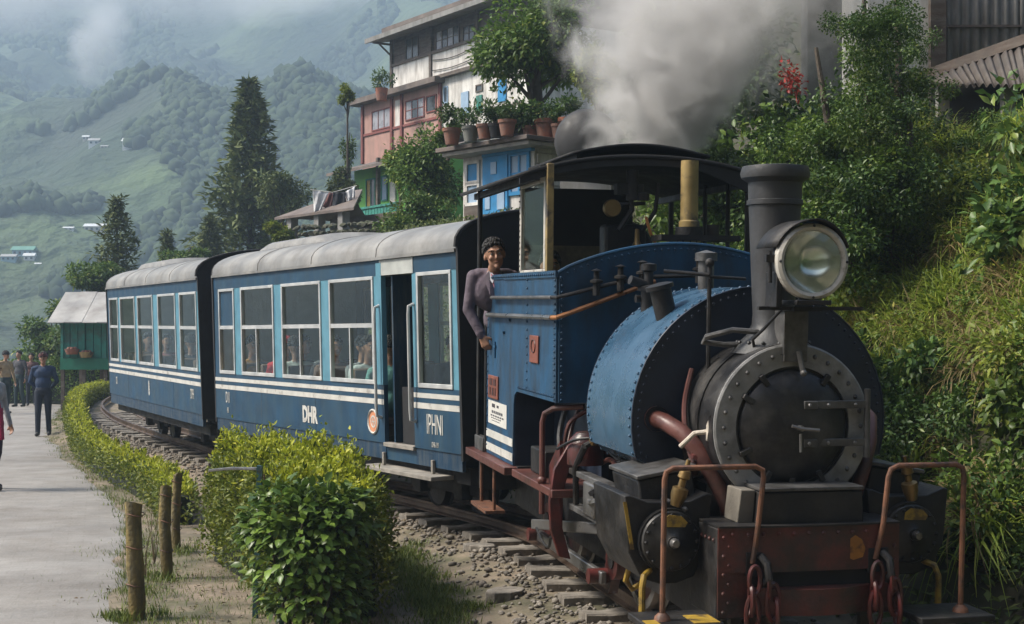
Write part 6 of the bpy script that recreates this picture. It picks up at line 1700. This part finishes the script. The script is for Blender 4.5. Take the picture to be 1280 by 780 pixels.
def hand(prims, w, d, palm_n, key, sc=1.0, curl=.5):
    """palm and five fingers from wrist w, along d, palm facing palm_n"""
    w = Vector(w); d = Vector(d).normalized(); n = Vector(palm_n); n = (n - d * n.dot(d)).normalized(); s = d.cross(n)
    pe = w + d * .085 * sc
    for k in (-1, 0, 1): prims.append(('c', w + s * .012 * k * sc, pe + s * .024 * k * sc, .017 * sc, .014 * sc, key))
    for k, ln in zip((-1.5, -.5, .5, 1.5), (.062, .075, .08, .07)):
        b = pe + s * .0175 * k * sc; m1 = b + (d * (1 - curl * .4) + n * curl).normalized() * ln * .5 * sc
        m2 = m1 + (d * (1 - curl * 1.3) + n * curl * 1.4).normalized() * ln * .5 * sc
        prims.append(('c', b, m1, .0095 * sc, .0085 * sc, key)); prims.append(('c', m1, m2, .0085 * sc, .0075 * sc, key))
    tb = w + d * .03 * sc + s * .03 * sc; t1 = tb + (d * .6 + s * .6 + n * .4).normalized() * .035 * sc; t2 = t1 + (d * .8 + n * .6).normalized() * .03 * sc
    prims.append(('c', tb, t1, .012 * sc, .010 * sc, key)); prims.append(('c', t1, t2, .010 * sc, .009 * sc, key))

def head(prims, c, yaw, tilt, sc, skin='skin'):
    """ellipsoid skull, jaw, nose, ears; returns rotation for eyes and hair. Face looks along -y before yaw."""
    Rm = Matrix.Rotation(yaw, 3, 'Z') @ Matrix.Rotation(tilt, 3, 'Y')
    c = Vector(c)
    f = lambda x, y, z: tuple(c + Rm @ Vector((x * sc, y * sc, z * sc)))
    prims.append(('e', f(0, .012, .03), (.076 * sc, .092 * sc, .088 * sc), skin))
    prims.append(('e', f(0, -.018, -.035), (.058 * sc, .066 * sc, .078 * sc), skin))
    prims.append(('c', f(0, -.088, .012), f(0, -.105, -.022), .008 * sc, .0145 * sc, skin))
    prims.append(('e', f(0, -.074, -.088), (.024 * sc, .02 * sc, .018 * sc), skin))
    prims.append(('c', f(-.034, -.078, .032), f(.034, -.078, .032), .011 * sc, .011 * sc, skin))
    for s in (-1, 1):
        prims.append(('e', f(s * .077, .012, -.005), (.010 * sc, .02 * sc, .03 * sc), skin))
        prims.append(('e', f(s * .038, -.064, -.022), (.022 * sc, .02 * sc, .02 * sc), skin))
    return f, Rm

def face_parts(f, Rm, sc, root, moustache=False):
    for s in (-1, 1):
        MB().ell(f(s * .031, -.0775, .008), .009 * sc, 10, 8).build("eye", m_eye, root)
        MB().ell(f(s * .031, -.0852, .008), .0052 * sc, 8, 6).build("pupil", m_hair, root)
        MB().tube([f(s * .012, -.0925, .031), f(s * .032, -.0935, .037), f(s * .054, -.079, .029)], .005 * sc, 6).build("eyebrow", m_hair, root)
    MB().tube([f(-.02, -.083, -.053), f(-.008, -.0885, -.053), f(.008, -.0885, -.053), f(.02, -.083, -.053)], .005 * sc, 6, radii=[.0015, .0052 * sc, .0052 * sc, .0015]).build("lips", m_lip, root)
m_eye = mat("eye_white", (.4, .37, .33), .3, var=.05, bump=0)
m_lip = mat("lips_brown", (.2, .085, .06), .5, var=.1, bump=0)

def hair_cap(f, Rm, sc, root, seed, m=None, fringe=.05, back=-.06):
    """short hair: skull cap with uneven tufts"""
    rs = np.random.default_rng(seed); mb = MB()
    for k in range(260):
        u = unit(rs.normal(size=(1, 3)))[0]
        x, y, z = u
        if z < .12 and y < -.1: continue
        if z < -.25: continue
        if y < -.55 and z < .45: continue
        p = f(x * .081, .014 + y * .094, .04 + z * .094)
        mb.ell(p, (.0155 * sc, .0155 * sc, .0145 * sc), 6, 4)
    mb.ell(f(0, .02, .05), (.080 * sc, .090 * sc, .083 * sc), 16, 10)
    return mb.build("hair", m or m_hair, root)

def standing(name, lb, loc, yaw, H, top, trousers, seed, cap=None, arms='back', stride=.06, hair=True, detail=.013, sleeve_skin=False):
    t = thing(name, lb, "person", loc, yaw, group=None)
    k = H / 1.72
    q = lambda x, y, z: (x * k, y * k, z * k)
    pr = []
    for s in (-1, 1):
        hip = q(s * .09, 0, .9); kn = q(s * (.1), -.02 + s * stride * .3, .49); an = q(s * .105, .03 + s * stride, .08)
        pr += [('c', hip, kn, .092 * k, .066 * k, 'leg'), ('c', kn, an, .064 * k, .052 * k, 'leg'), ('c', (an[0], an[1] + .03 * k, .045 * k), (an[0] + s * .015, an[1] - .15 * k, .035 * k), .045 * k, .036 * k, 'shoe')]
    pr += [('e', q(0, 0, .95), (.165 * k, .12 * k, .13 * k), 'leg'), ('e', q(0, .0, 1.1), (.165 * k, .118 * k, .18 * k), 'top'), ('e', q(0, .01, 1.3), (.19 * k, .12 * k, .16 * k), 'top'),
           ('c', q(-.14, .01, 1.41), q(.14, .01, 1.41), .062 * k, .062 * k, 'top'), ('c', q(0, .015, 1.42), q(0, 0, 1.54), .052 * k, .048 * k, 'skin')]
    for s in (-1, 1):
        sh = q(s * .19, .01, 1.4)
        if arms == 'back': el = q(s * .27, .08, 1.13); wr = q(s * .12, .17, .98)
        elif arms == 'front': el = q(s * .26, -.02, 1.14); wr = q(s * .2, -.2, 1.05)
        else: el = q(s * .27, .02, 1.13); wr = q(s * .28, -.06, .88)
        pr += [('c', sh, el, .056 * k, .046 * k, 'top'), ('c', el, wr, .046 * k, .034 * k, 'top')]
        d = Vector(wr) - Vector(el)
        hand(pr, wr, d, (-s, 0, 0), 'skin', 1.05 * k, .45)
    f, Rm = head(pr, q(0, -.02, 1.62), 0, 0, k * 1.02)
    fuse("body", pr, {'leg': trousers, 'top': top, 'skin': m_skin, 'shoe': m_shoe}, detail, t, 4)
    face_parts(f, Rm, k, t)
    hair_cap(f, Rm, k, t, seed)
    if cap is not None:
        MB().lathe([(0, .125), (.05, .122), (.085, .095), (.097, .05), (.098, .035), (.09, .035)], f(0, .01, .0), (0, -.12, 1), 20).build("cap", cap, t)
        base = Vector(f(0, -.085, .045))
        MB().prism([(base.x - .07, base.y), (base.x + .07, base.y), (base.x + .05, base.y - .06), (base.x, base.y - .075), (base.x - .05, base.y - .06)], 'z', base.z, base.z + .008).build("cap_peak", cap, t)
    return t

def gpt(px, py):
    Y = (CAMH - PATHZ - .01) * FPX / (py - HOR); return ((px - 640) * Y / FPX, Y, PATHZ + .012)
standing("person", "man in navy jacket and trousers with a dull red cap standing on the path", gpt(54, 545), R(12), 1.74, clothm("navy_jacket", (.022, .045, .1)), clothm("navy_trousers", (.014, .02, .035)), 1, cap=clothm("dull_red_cap", (.1, .04, .045)), arms='back')
standing("person", "man in tan jacket and dark cap at the path's far end", gpt(7, 517), R(60), 1.72, clothm("tan_jacket", (.38, .28, .17)), clothm("dark_green_trousers", (.02, .04, .045)), 2, cap=clothm("black_cap", (.02, .02, .022)), arms='side', detail=.02)
standing("person", "person in dark clothes by the hedge behind the man in the navy jacket", (pix(24, 512, 44.5).x, 44.5, PATHZ + .01), R(-20), 1.7, clothm("dark_grey_shirt", (.06, .06, .07)), clothm("dark_green_trousers", (.02, .04, .045)), 3, arms='side', detail=.022)
standing("person", "person in reddish brown top by the dark hedge at the path's end", (pix(39, 512, 45.2).x, 45.2, PATHZ + .01), R(15), 1.62, clothm("maroon_top", (.14, .07, .07)), clothm("navy_trousers", (.014, .02, .035)), 4, arms='side', detail=.022)
standing("person", "person in grey cardigan with crimson skirt-length scarf at the path's edge", (gpt(-9, 612)[0], gpt(-9, 612)[1], PATHZ + .012), R(70), 1.68, clothm("grey_cardigan", (.3, .3, .32)), clothm("dark_purple_trousers", (.03, .015, .03)), 5, arms='side', stride=.1)
# crimson bag carried by that person
x_, y_, z_ = gpt(-2, 612)
o = MB().prism([(-.12, .0), (.12, .0), (.1, .42), (-.1, .44)], 'y', -.05, .05).tube([(-.08, 0, .42), (-.05, 0, .62), (.05, 0, .62), (.08, 0, .42)], .012, 6).build("shoulder_bag", clothm("crimson_bag", (.3, .015, .06)), None, bevel=.03)
o.location = (x_ - .02, y_ - .1, .38); tag(o, "crimson shoulder bag carried by the person in the grey cardigan", "bag")

# driver leaning out of the cab
drv = thing("person", "engine driver in greyish purple jacket leaning out of the locomotive cab", "person", matrix=LOCO.M @ Matrix.Translation((-.72, 4.12, .63)))
pr = []
hp = Vector((-.06, -.06, .93))
for s in (-1, 1):
    hip = hp + Vector((.15 + s * .085, 0, -.02)); kn = Vector((.15 + s * .09, .0, .5)); an = Vector((.16 + s * .1, .02, .08))
    pr += [('c', hip, kn, .09, .066, 'leg'), ('c', kn, an, .064, .05, 'leg'), ('c', an + Vector((0, .03, -.04)), an + Vector((s * .02, -.15, -.045)), .045, .036, 'shoe')]
chest = Vector((-.12, -.24, 1.36)); neck = Vector((-.125, -.29, 1.485)); hd = Vector((-.135, -.365, 1.612))
pr += [('e', hp + Vector((.13, 0, 0)), (.13, .12, .13), 'leg'), ('e', hp.lerp(chest, .4) + Vector((.06, .02, 0)), (.15, .12, .18), 'top'), ('e', chest - Vector((0, 0, .03)), (.185, .12, .18), 'top'), 
       ('c', chest + Vector((-.12, .0, .09)), chest + Vector((.12, .0, .09)), .06, .06, 'top'), ('c', neck - Vector((0, -.02, .06)), hd - Vector((0, -.02, .1)), .052, .05, 'skin'),
       ('c', neck + Vector((-.06, .02, -.03)), neck + Vector((.06, .02, -.03)), .035, .035, 'top')]
# arm towards the path hangs down to the door rail; the other rests inside
for s, el, wr, d in ((-1, Vector((-.325, -.24, 1.17)), Vector((-.235, -.3, .985)), Vector((.1, -.05, -.25))), (1, Vector((.13, -.3, 1.22)), Vector((.07, -.42, 1.22)), Vector((-.3, -.3, 0)))):
    sh = chest + Vector((s * .165, .0, .08))
    pr += [('c', sh, el, .056, .047, 'top'), ('c', el, wr, .047, .04, 'top'), ('c', wr, wr + d.normalized() * .02, .043, .036, 'top')]
    hand(pr, wr + d.normalized() * .02, d, (.6, .6, 0) if s < 0 else (0, .2, -1), 'skin', 1.1, .65)
f, Rm = head(pr, hd, R(-6), R(-9), 1.04)
m_dj = mat("creased_greyish_purple_jacket", (.125, .1, .125), .85, var=.3, scale=7, bump=1.0, bscale=9)
fuse("body", pr, {'leg': clothm("charcoal_trousers", (.02, .02, .022)), 'top': m_dj, 'skin': m_skin, 'shoe': m_shoe}, .0075, drv, 5)
face_parts(f, Rm, 1.04, drv)
hair_cap(f, Rm, 1.06, drv, 9)
MB().add([tuple(neck + Vector(v)) for v in ((-.045, -.075, -.02), (.045, -.075, -.02), (.02, -.125, -.16), (-.02, -.125, -.16), (0, -.12, -.07))], [(0, 4, 3), (0, 1, 4), (1, 2, 4), (4, 2, 3)]).build("pink_shirt", clothm("pink_shirt", (.45, .16, .2)), drv, smooth=0)
for s in (-1, 1):
    MB().add([tuple(neck + Vector((s * v[0], v[1], v[2]))) for v in ((.05, -.05, .015), (.075, -.055, -.03), (.035, -.115, -.1), (.015, -.1, -.04))], [(0, 1, 2, 3)]).build("collar", clothm("pale_collar", (.45, .45, .5)), drv, smooth=0)
    MB().add([tuple(neck + Vector((s * v[0], v[1], v[2]))) for v in ((.055, -.06, 0), (.1, -.07, -.06), (.06, -.15, -.2), (.02, -.14, -.2))], [(0, 1, 2, 3)]).build("lapel", m_dj, drv, smooth=0)
MB().tube([neck + Vector((.0, -.135, -.17)), neck + Vector((.01, -.14, -.3)), neck + Vector((.03, -.07, -.45))], .006, 5).build("jacket_zip", m_grey, drv)
# handle grip he holds
w_ = LOCO.M @ Vector((-.955, 3.81, 1.53))
# fireman seen through the cab screen
def seated(name, lb, mat_w, top, hairm, sc=1.0, group=None, cat="person", parts=True):
    t = thing(name, lb, cat, matrix=mat_w, group=group)
    pr = [('e', (0, 0, .1), (.17, .14, .16), 'top'), ('e', (0, 0, .3), (.185, .12, .18), 'top'), ('c', (-.14, 0, .42), (.14, 0, .42), .062, .062, 'top'), ('c', (0, 0, .42), (0, -.01, .56), .05, .047, 'skin'),
          ('c', (-.19, 0, .41), (-.25, -.06, .15), .055, .046, 'top'), ('c', (.19, 0, .41), (.25, -.06, .15), .055, .046, 'top'), ('c', (-.25, -.06, .15), (-.12, -.27, .1), .045, .035, 'top'), ('c', (.25, -.06, .15), (.12, -.27, .1), .045, .035, 'top'),
          ('c', (-.09, 0, .0), (-.11, -.42, .02), .085, .065, 'leg'), ('c', (.09, 0, .0), (.11, -.42, .02), .085, .065, 'leg'), ('c', (-.11, -.42, .02), (-.11, -.4, -.36), .062, .05, 'leg'), ('c', (.11, -.42, .02), (.11, -.4, -.36), .062, .05, 'leg')]
    hand(pr, (-.12, -.27, .1), (.3, -.9, -.2), (0, 0, -1), 'skin', 1, .4); hand(pr, (.12, -.27, .1), (-.3, -.9, -.2), (0, 0, -1), 'skin', 1, .4)
    f, Rm = head(pr, (0, -.03, .65), 0, 0, 1.0)
    b = fuse("body", pr, {'top': top, 'skin': m_skin, 'leg': MATS["cloth_navy_trousers"]}, .018, t, 3)
    hair_cap(f, Rm, 1.0, t, 3, hairm)
    face_parts(f, Rm, 1.0, t)
    return t
fm = seated("person", "fireman in a tan shirt seen through the cab's side screen", LOCO.M @ Matrix.Translation((-.4, 3.75, 1.5)) @ Matrix.Rotation(R(-8), 4, 'Z'), MATS["cloth_tan_jacket"], m_hair)
# passengers
tops = {'red': (.5, .02, .03), 'grey': (.3, .32, .34), 'white': (.5, .55, .55), 'teal': (.15, .35, .33), 'ochre': (.5, .25, .05), 'brown': (.12, .07, .05), 'dark': (.03, .03, .04), 'pink': (.45, .2, .22)}
for k, v in tops.items(): clothm("passenger_" + k, v)
cap_red = clothm("passenger_red", (.5, .02, .03))
first = None
plist = [(CO1, 5.2, -.66, 120, 'red', "passenger in bright red top behind the window with the sliding sash"), (CO1, 5.45, -.35, 60, 'dark', "passenger in dark top beside the passenger in red"), (CO1, 4.95, -.2, -100, 'grey', "passenger in grey top on the far side of the passenger in red"),
         (CO1, 4.72, -.72, -80, 'white', "passenger in white top facing the passenger in red"), (CO1, 3.6, -.7, 95, 'brown', "passenger in brown top at the coach's middle window"), (CO1, 3.95, -.6, -90, 'dark', "passenger in dark top at the coach's middle window"), (CO1, 3.3, -.5, 70, 'grey', "passenger in grey top at the coach's middle window"),
         (CO1, 2.7, -.7, 80, 'white', "passenger in white top at the window next to the doorway"), (CO1, 2.2, -.68, -80, 'teal', "passenger in teal top at the window next to the doorway"), (CO1, 2.45, .2, 90, 'dark', "passenger in dark top on the far seat near the doorway"),
         (CO1, 6.3, -.7, 80, 'ochre', "passenger in ochre top at the coach's narrow end window"), (CO1, .6, -.1, 90, 'white', "passenger in white top inside the tall end window by the doorway"),
         (CO2, .5, -.68, 80, 'white', "passenger in white top at the rear coach's window nearest the gangway"), (CO2, 1.9, -.65, -80, 'dark', "passenger in dark top at the rear coach's second window"), (CO2, 2.2, -.3, 80, 'teal', "passenger in teal top at the rear coach's second window"), (CO2, 3.4, -.68, 90, 'pink', "passenger in pink top at the rear coach's middle window"), (CO2, 4.8, -.68, 80, 'brown', "passenger in brown top at the rear coach's fourth window")]
for fr_, yy, xx, rot, col, lb in plist:
    M_ = fr_.M @ Matrix.Translation((xx, yy, .86)) @ Matrix.Rotation(R(-(rot - 90) * 1.0 if rot > 0 else 180 - (rot + 90)), 4, 'Z')
    if first is None:
        first = seated("person", lb, M_, MATS["cloth_passenger_" + col], m_hair, group="passengers in the coaches"); o = first
    else:
        o = copy_tree(first); o.matrix_world = M_; o["label"] = lb
        for ch in o.children:
            if ch.name.startswith("body"):
                ch.material_slots[0].link = 'OBJECT'; ch.material_slots[0].material = MATS["cloth_passenger_" + col]
o = MB().lathe([(0, .13), (.05, .125), (.09, .09), (.1, .03), (.095, .03)], (0, 0, 0), (0, 0, 1), 18).build("red_cap", cap_red, first)
o.location = (0, -.02, .66)
# ------------------------------------------------------------------ posts, smoke, haze
m_mossy = mat("mossy_yellow_post", (.2, .15, .05), .95, var=.35, scale=6, col2=(.085, .075, .045), col2_amt=.5, col2_scale=5, streak=(3, 3, .7), bump=.6, bscale=35, contrast=.25)
m_tealpost = mat("dull_teal_post", (.03, .1, .11), .6, var=.3, scale=8, col2=(.09, .06, .04), col2_amt=.35, col2_scale=10, bump=.2)
def wood_post(px, pyb, pyt, wpx, lb, seed):
    x, y, z = gpt(px, pyb); z = gz(x, y); k = y / FPX
    H = (pyb - pyt) * k; r = wpx * k / 2
    r_ = random.Random(seed); rows = []
    mb = MB()
    n = 10
    for j in range(9):
        t = j / 8
        rows.append([(r * (1 + r_.uniform(-.1, .1)) * math.cos(2 * math.pi * i / n) + .012 * math.sin(t * 4 + seed), r * (1 + r_.uniform(-.1, .1)) * math.sin(2 * math.pi * i / n), -.1 + (H + .1) * t + (r_.uniform(-.02, .015) if j == 8 else 0)) for i in range(n)])
    for q in rows: q.append(q[0])
    mb.strip(rows); mb.f.append(tuple(range(8 * 11, 8 * 11 + 10)))
    t = thing("wooden_post", lb, "post", (x, y, z), group="mossy posts along the path")
    mb.build("shaft", m_mossy, t, smooth=50)
    for h_ in (.3, .62, .9):
        MB().tube([(r * 1.08 * math.cos(a), r * 1.08 * math.sin(a), H * h_ + .01 * math.sin(a * 2)) for a in [i * .524 for i in range(12)]], .004, 5, closed=True).build("wire_tie", m_rust, t)
    return t
wood_post(169, 770, 624, 21, "thickest mossy wooden post beside the path, with wire ties and a cracked top", 1)
wood_post(208, 719, 603, 15, "middle mossy wooden post of the three beside the path", 2)
wood_post(221, 688, 590, 11, "thinnest mossy wooden post, nearest the long low hedge", 3)
def teal_post(a, b, lb, w=.028):
    t = thing("metal_fence_post", lb, "post", (a[0], a[1], 0))
    o0 = Vector((a[0], a[1], 0))
    MB().tube([Vector(a) - o0, Vector(b) - o0], w, 4).build("angle_post", m_tealpost, t)
    MB().tube([Vector(b) - o0 + Vector((.03, -.02, -.06)), Vector(b) - o0 + Vector((.05, -.02, -.25)), Vector(b) - o0 + Vector((.02, -.03, -.42))], .006, 5).build("wire_tie", m_rust, t)
Yp = 10.3
p0 = pix(319, 735, Yp); p1 = pix(325, 582, Yp); p0.z = gz(p0.x, p0.y) - .05
teal_post(p0, p1, "taller teal metal fence post in front of the rounded hedge")
Yp = 9.75
p0 = pix(352, 745, Yp); p1 = pix(353, 668, Yp); p0.z = gz(p0.x, p0.y) - .05
teal_post(p0, p1, "shorter teal metal fence post against the large-leaved bush", .022)
o = MB().tube([pix(262, 588, 11.6), pix(290, 585.5, 10.9), pix(322, 586, 10.32)], .012, 6).build("fence_bar", m_grey, None); tag(o, "thin grey bar running from the teal post into the hedge", "fence bar")
# dead twigs and dried stalks by the posts
for k, (px, py, pt) in enumerate(((182, 720, 628), (193, 705, 600), (216, 640, 560), (229, 640, 575))):
    x, y, z = gpt(px, py); z = gz(x, y); kk = y / FPX; h_ = (py - pt) * kk
    r_ = random.Random(k); t = thing("dry_stalk", ("leafless dry weed stalk between the thick post and the middle post", "taller dry weed stalk leaning on the middle post", "dry weed stalk rising above the thinnest post", "crooked dry stalk at the end of the long low hedge")[k], "weed", (x, y, z))
    for j in range(5):
        a = r_.uniform(0, 6.28); l = h_ * r_.uniform(.5, 1)
        MB().tube([(0, 0, 0), (.03 * math.cos(a), .03 * math.sin(a), l * .5), (.09 * math.cos(a + .5), .09 * math.sin(a + .5), l)], .003, 4, radii=[.005, .003, .0015]).build("stalk", m_drytwig if 'm_drytwig' in globals() else mat("dry_twig", (.2, .15, .09), .9, var=.2), t)
# loose stone slabs by the track edge
for k, (px, py, w, d_) in enumerate(((600, 700, .3, .2), (632, 752, .42, .22))):
    Y = (CAMH + .26) * FPX / (py - HOR); x = (px - 640) * Y / FPX
    r_ = random.Random(90 + k)
    poly = [((w * (.5 + r_.uniform(-.08, .08))) * math.cos(a), (d_ * (.5 + r_.uniform(-.08, .08))) * math.sin(a)) for a in [i * .698 for i in range(9)]]
    o = MB().prism(poly, 'z', -.05, .03).build("stone_slab", m_sleeper, None, smooth=0, bevel=.01); o.location = (x, Y, gz(x, Y) + .02); o.rotation_euler = (.03, .04, k)
    tag(o, ("flat stone slab on the verge halfway along the near rail", "largest flat stone slab on the grassy verge", "flat stone slab by the coach's running step", "flat stone slab near the front step")[k], "stone")

# smoke plume drifting from behind the cab: a volume with billowing density
def volume_box(name, lo, hi, lb, cat):
    c = (Vector(lo) + Vector(hi)) / 2; h = (Vector(hi) - Vector(lo)) / 2
    o = MB().box(-h.x, h.x, -h.y, h.y, -h.z, h.z).build(name, None, None, smooth=0, kind="stuff")
    o.location = c; tag(o, lb, cat)
    m = bpy.data.materials.new(name + "_volume"); N, L = nodes_of(m); N.remove(N["Principled BSDF"])
    o.data.materials.append(m)
    return o, m, N, L, h
smk, m, N, L, h = volume_box("smoke_plume", (-.6, 12.9, 3.35), (5.0, 16.6, 7.6), "grey white smoke billowing up behind the locomotive cab", "smoke")
smk.scale = (1.166, 1.166, 1.166); smk.location = (2.2 * 1.166, 14.75 * 1.166, CAMH + (5.475 - CAMH) * 1.166)
tc = N.new("ShaderNodeTexCoord"); sep = N.new("ShaderNodeSeparateXYZ"); L.new(tc.outputs["Object"], sep.inputs[0])
def math_(op, a, b=None, clamp=False):
    n = N.new("ShaderNodeMath"); n.operation = op; n.use_clamp = clamp
    for i, v in enumerate((a, b)):
        if v is None: continue
        if hasattr(v, 'links'): L.new(v, n.inputs[i])
        else: n.inputs[i].default_value = v
    return n.outputs[0]
up = math_('MULTIPLY', math_('ADD', sep.outputs["Z"], h.z), 1 / (2 * h.z), True)            # 0 at the bottom, 1 at the top
cxn = math_('ADD', math_('MULTIPLY', math_('POWER', up, .9), 2.2), -1.0)                             # centre line drifts
ns = N.new("ShaderNodeTexNoise"); ns.inputs["Scale"].default_value = .75; ns.inputs["Detail"].default_value = 5; ns.inputs["Roughness"].default_value = .55; ns.inputs["Distortion"].default_value = .7
L.new(tc.outputs["Object"], ns.inputs["Vector"])
nw = math_('SUBTRACT', ns.outputs["Fac"], .5)
dx = math_('SUBTRACT', sep.outputs["X"], cxn)
rad = math_('ADD', math_('MULTIPLY', math_('POWER', up, .62), 2.5), .14)
n2 = N.new('ShaderNodeTexNoise'); n2.inputs['Scale'].default_value = 2.4; n2.inputs['Detail'].default_value = 4; n2.inputs['Distortion'].default_value = 1.2
L.new(tc.outputs['Object'], n2.inputs['Vector'])
nw2 = math_('SUBTRACT', n2.outputs['Fac'], .5)
q = math_('SQRT', math_('ADD', math_('MULTIPLY', dx, dx), math_('MULTIPLY', sep.outputs["Y"], math_('MULTIPLY', sep.outputs["Y"], 1.6))))
shape = math_('ADD', math_('SUBTRACT', 1.0, math_('DIVIDE', q, rad)), math_('ADD', math_('MULTIPLY', nw, 2.6), math_('MULTIPLY', nw2, 1.7)))
mr = N.new("ShaderNodeMapRange"); mr.interpolation_type = 'SMOOTHSTEP'; mr.inputs[1].default_value = .04; mr.inputs[2].default_value = .85; mr.inputs[3].default_value = 0; mr.inputs[4].default_value = 1
L.new(shape, mr.inputs[0])
edge = math_('MINIMUM', math_('MULTIPLY', math_('SUBTRACT', 1.0, up), 12, True), math_('MULTIPLY', up, 30, True))
dens = math_('MULTIPLY', math_('MULTIPLY', mr.outputs[0], edge), math_('ADD', math_('MULTIPLY', math_('POWER', math_('SUBTRACT', 1.0, up), 3), 7.0), .4))
pv = N.new("ShaderNodeVolumePrincipled"); pv.inputs["Color"].default_value = (.88, .87, .86, 1); pv.inputs["Anisotropy"].default_value = .1
L.new(dens, pv.inputs["Density"]); L.new(pv.outputs[0], N["Material Output"].inputs["Volume"])

# cloud clinging to the far mountain top
def mist(lo, hi, dens_, lb, scale, thr):
    o, m, N, L, h = volume_box("mist", lo, hi, lb, "mist")
    tc = N.new("ShaderNodeTexCoord")
    mp = N.new("ShaderNodeMapping"); mp.inputs["Scale"].default_value = (1 / h.x, 1 / h.y, 1 / h.z); L.new(tc.outputs["Object"], mp.inputs[0])
    ln = N.new("ShaderNodeVectorMath"); ln.operation = 'LENGTH'; L.new(mp.outputs[0], ln.inputs[0])
    ns = N.new("ShaderNodeTexNoise"); ns.inputs["Scale"].default_value = scale; ns.inputs["Detail"].default_value = 4; L.new(tc.outputs["Object"], ns.inputs["Vector"])
    a = N.new("ShaderNodeMath"); a.operation = 'SUBTRACT'; a.inputs[0].default_value = 1; L.new(ln.outputs["Value"], a.inputs[1])
    b = N.new("ShaderNodeMath"); b.operation = 'MULTIPLY_ADD'; L.new(ns.outputs["Fac"], b.inputs[0]); b.inputs[1].default_value = 2.2; b.inputs[2].default_value = -1.1
    c = N.new("ShaderNodeMath"); c.operation = 'ADD'; L.new(a.outputs[0], c.inputs[0]); L.new(b.outputs[0], c.inputs[1])
    mr = N.new("ShaderNodeMapRange"); mr.inputs[1].default_value = thr; mr.inputs[2].default_value = thr + .6; mr.inputs[3].default_value = 0; mr.inputs[4].default_value = dens_; L.new(c.outputs[0], mr.inputs[0])
    pv = N.new("ShaderNodeVolumePrincipled"); pv.inputs["Color"].default_value = (.95, .95, .96, 1); L.new(mr.outputs[0], pv.inputs["Density"]); L.new(pv.outputs[0], N["Material Output"].inputs["Volume"])
c = pix(90, -8, 640); mist((c.x - 150, 590, c.z - 14), (c.x + 130, 720, c.z + 40), .03, "cloud bank hiding the top of the far mountain", .022, .12)
c = pix(128, 45, 560); mist((c.x - 17, 540, c.z - 22), (c.x + 17, 575, c.z + 22), .07, "thin upright wisp of mist against the far mountain", .06, .25)
c = pix(360, 5, 700); mist((c.x - 60, 660, c.z - 12), (c.x + 60, 730, c.z + 16), .035, "small cloud patch at the far mountain's ridge", .03, .2)

hz = MB().box(-800, 800, -46, 1290, -60, 420).build("haze", None, None, smooth=0, kind="stuff")
tag(hz, "thin blue haze filling the valley", "haze")
m = bpy.data.materials.new("haze_volume"); N, L = nodes_of(m); N.remove(N["Principled BSDF"])
pv = N.new("ShaderNodeVolumePrincipled"); pv.inputs["Color"].default_value = (.5, .64, .8, 1); pv.inputs["Density"].default_value = .00125; pv.inputs["Anisotropy"].default_value = .2
L.new(pv.outputs[0], N["Material Output"].inputs["Volume"]); hz.data.materials.append(m)
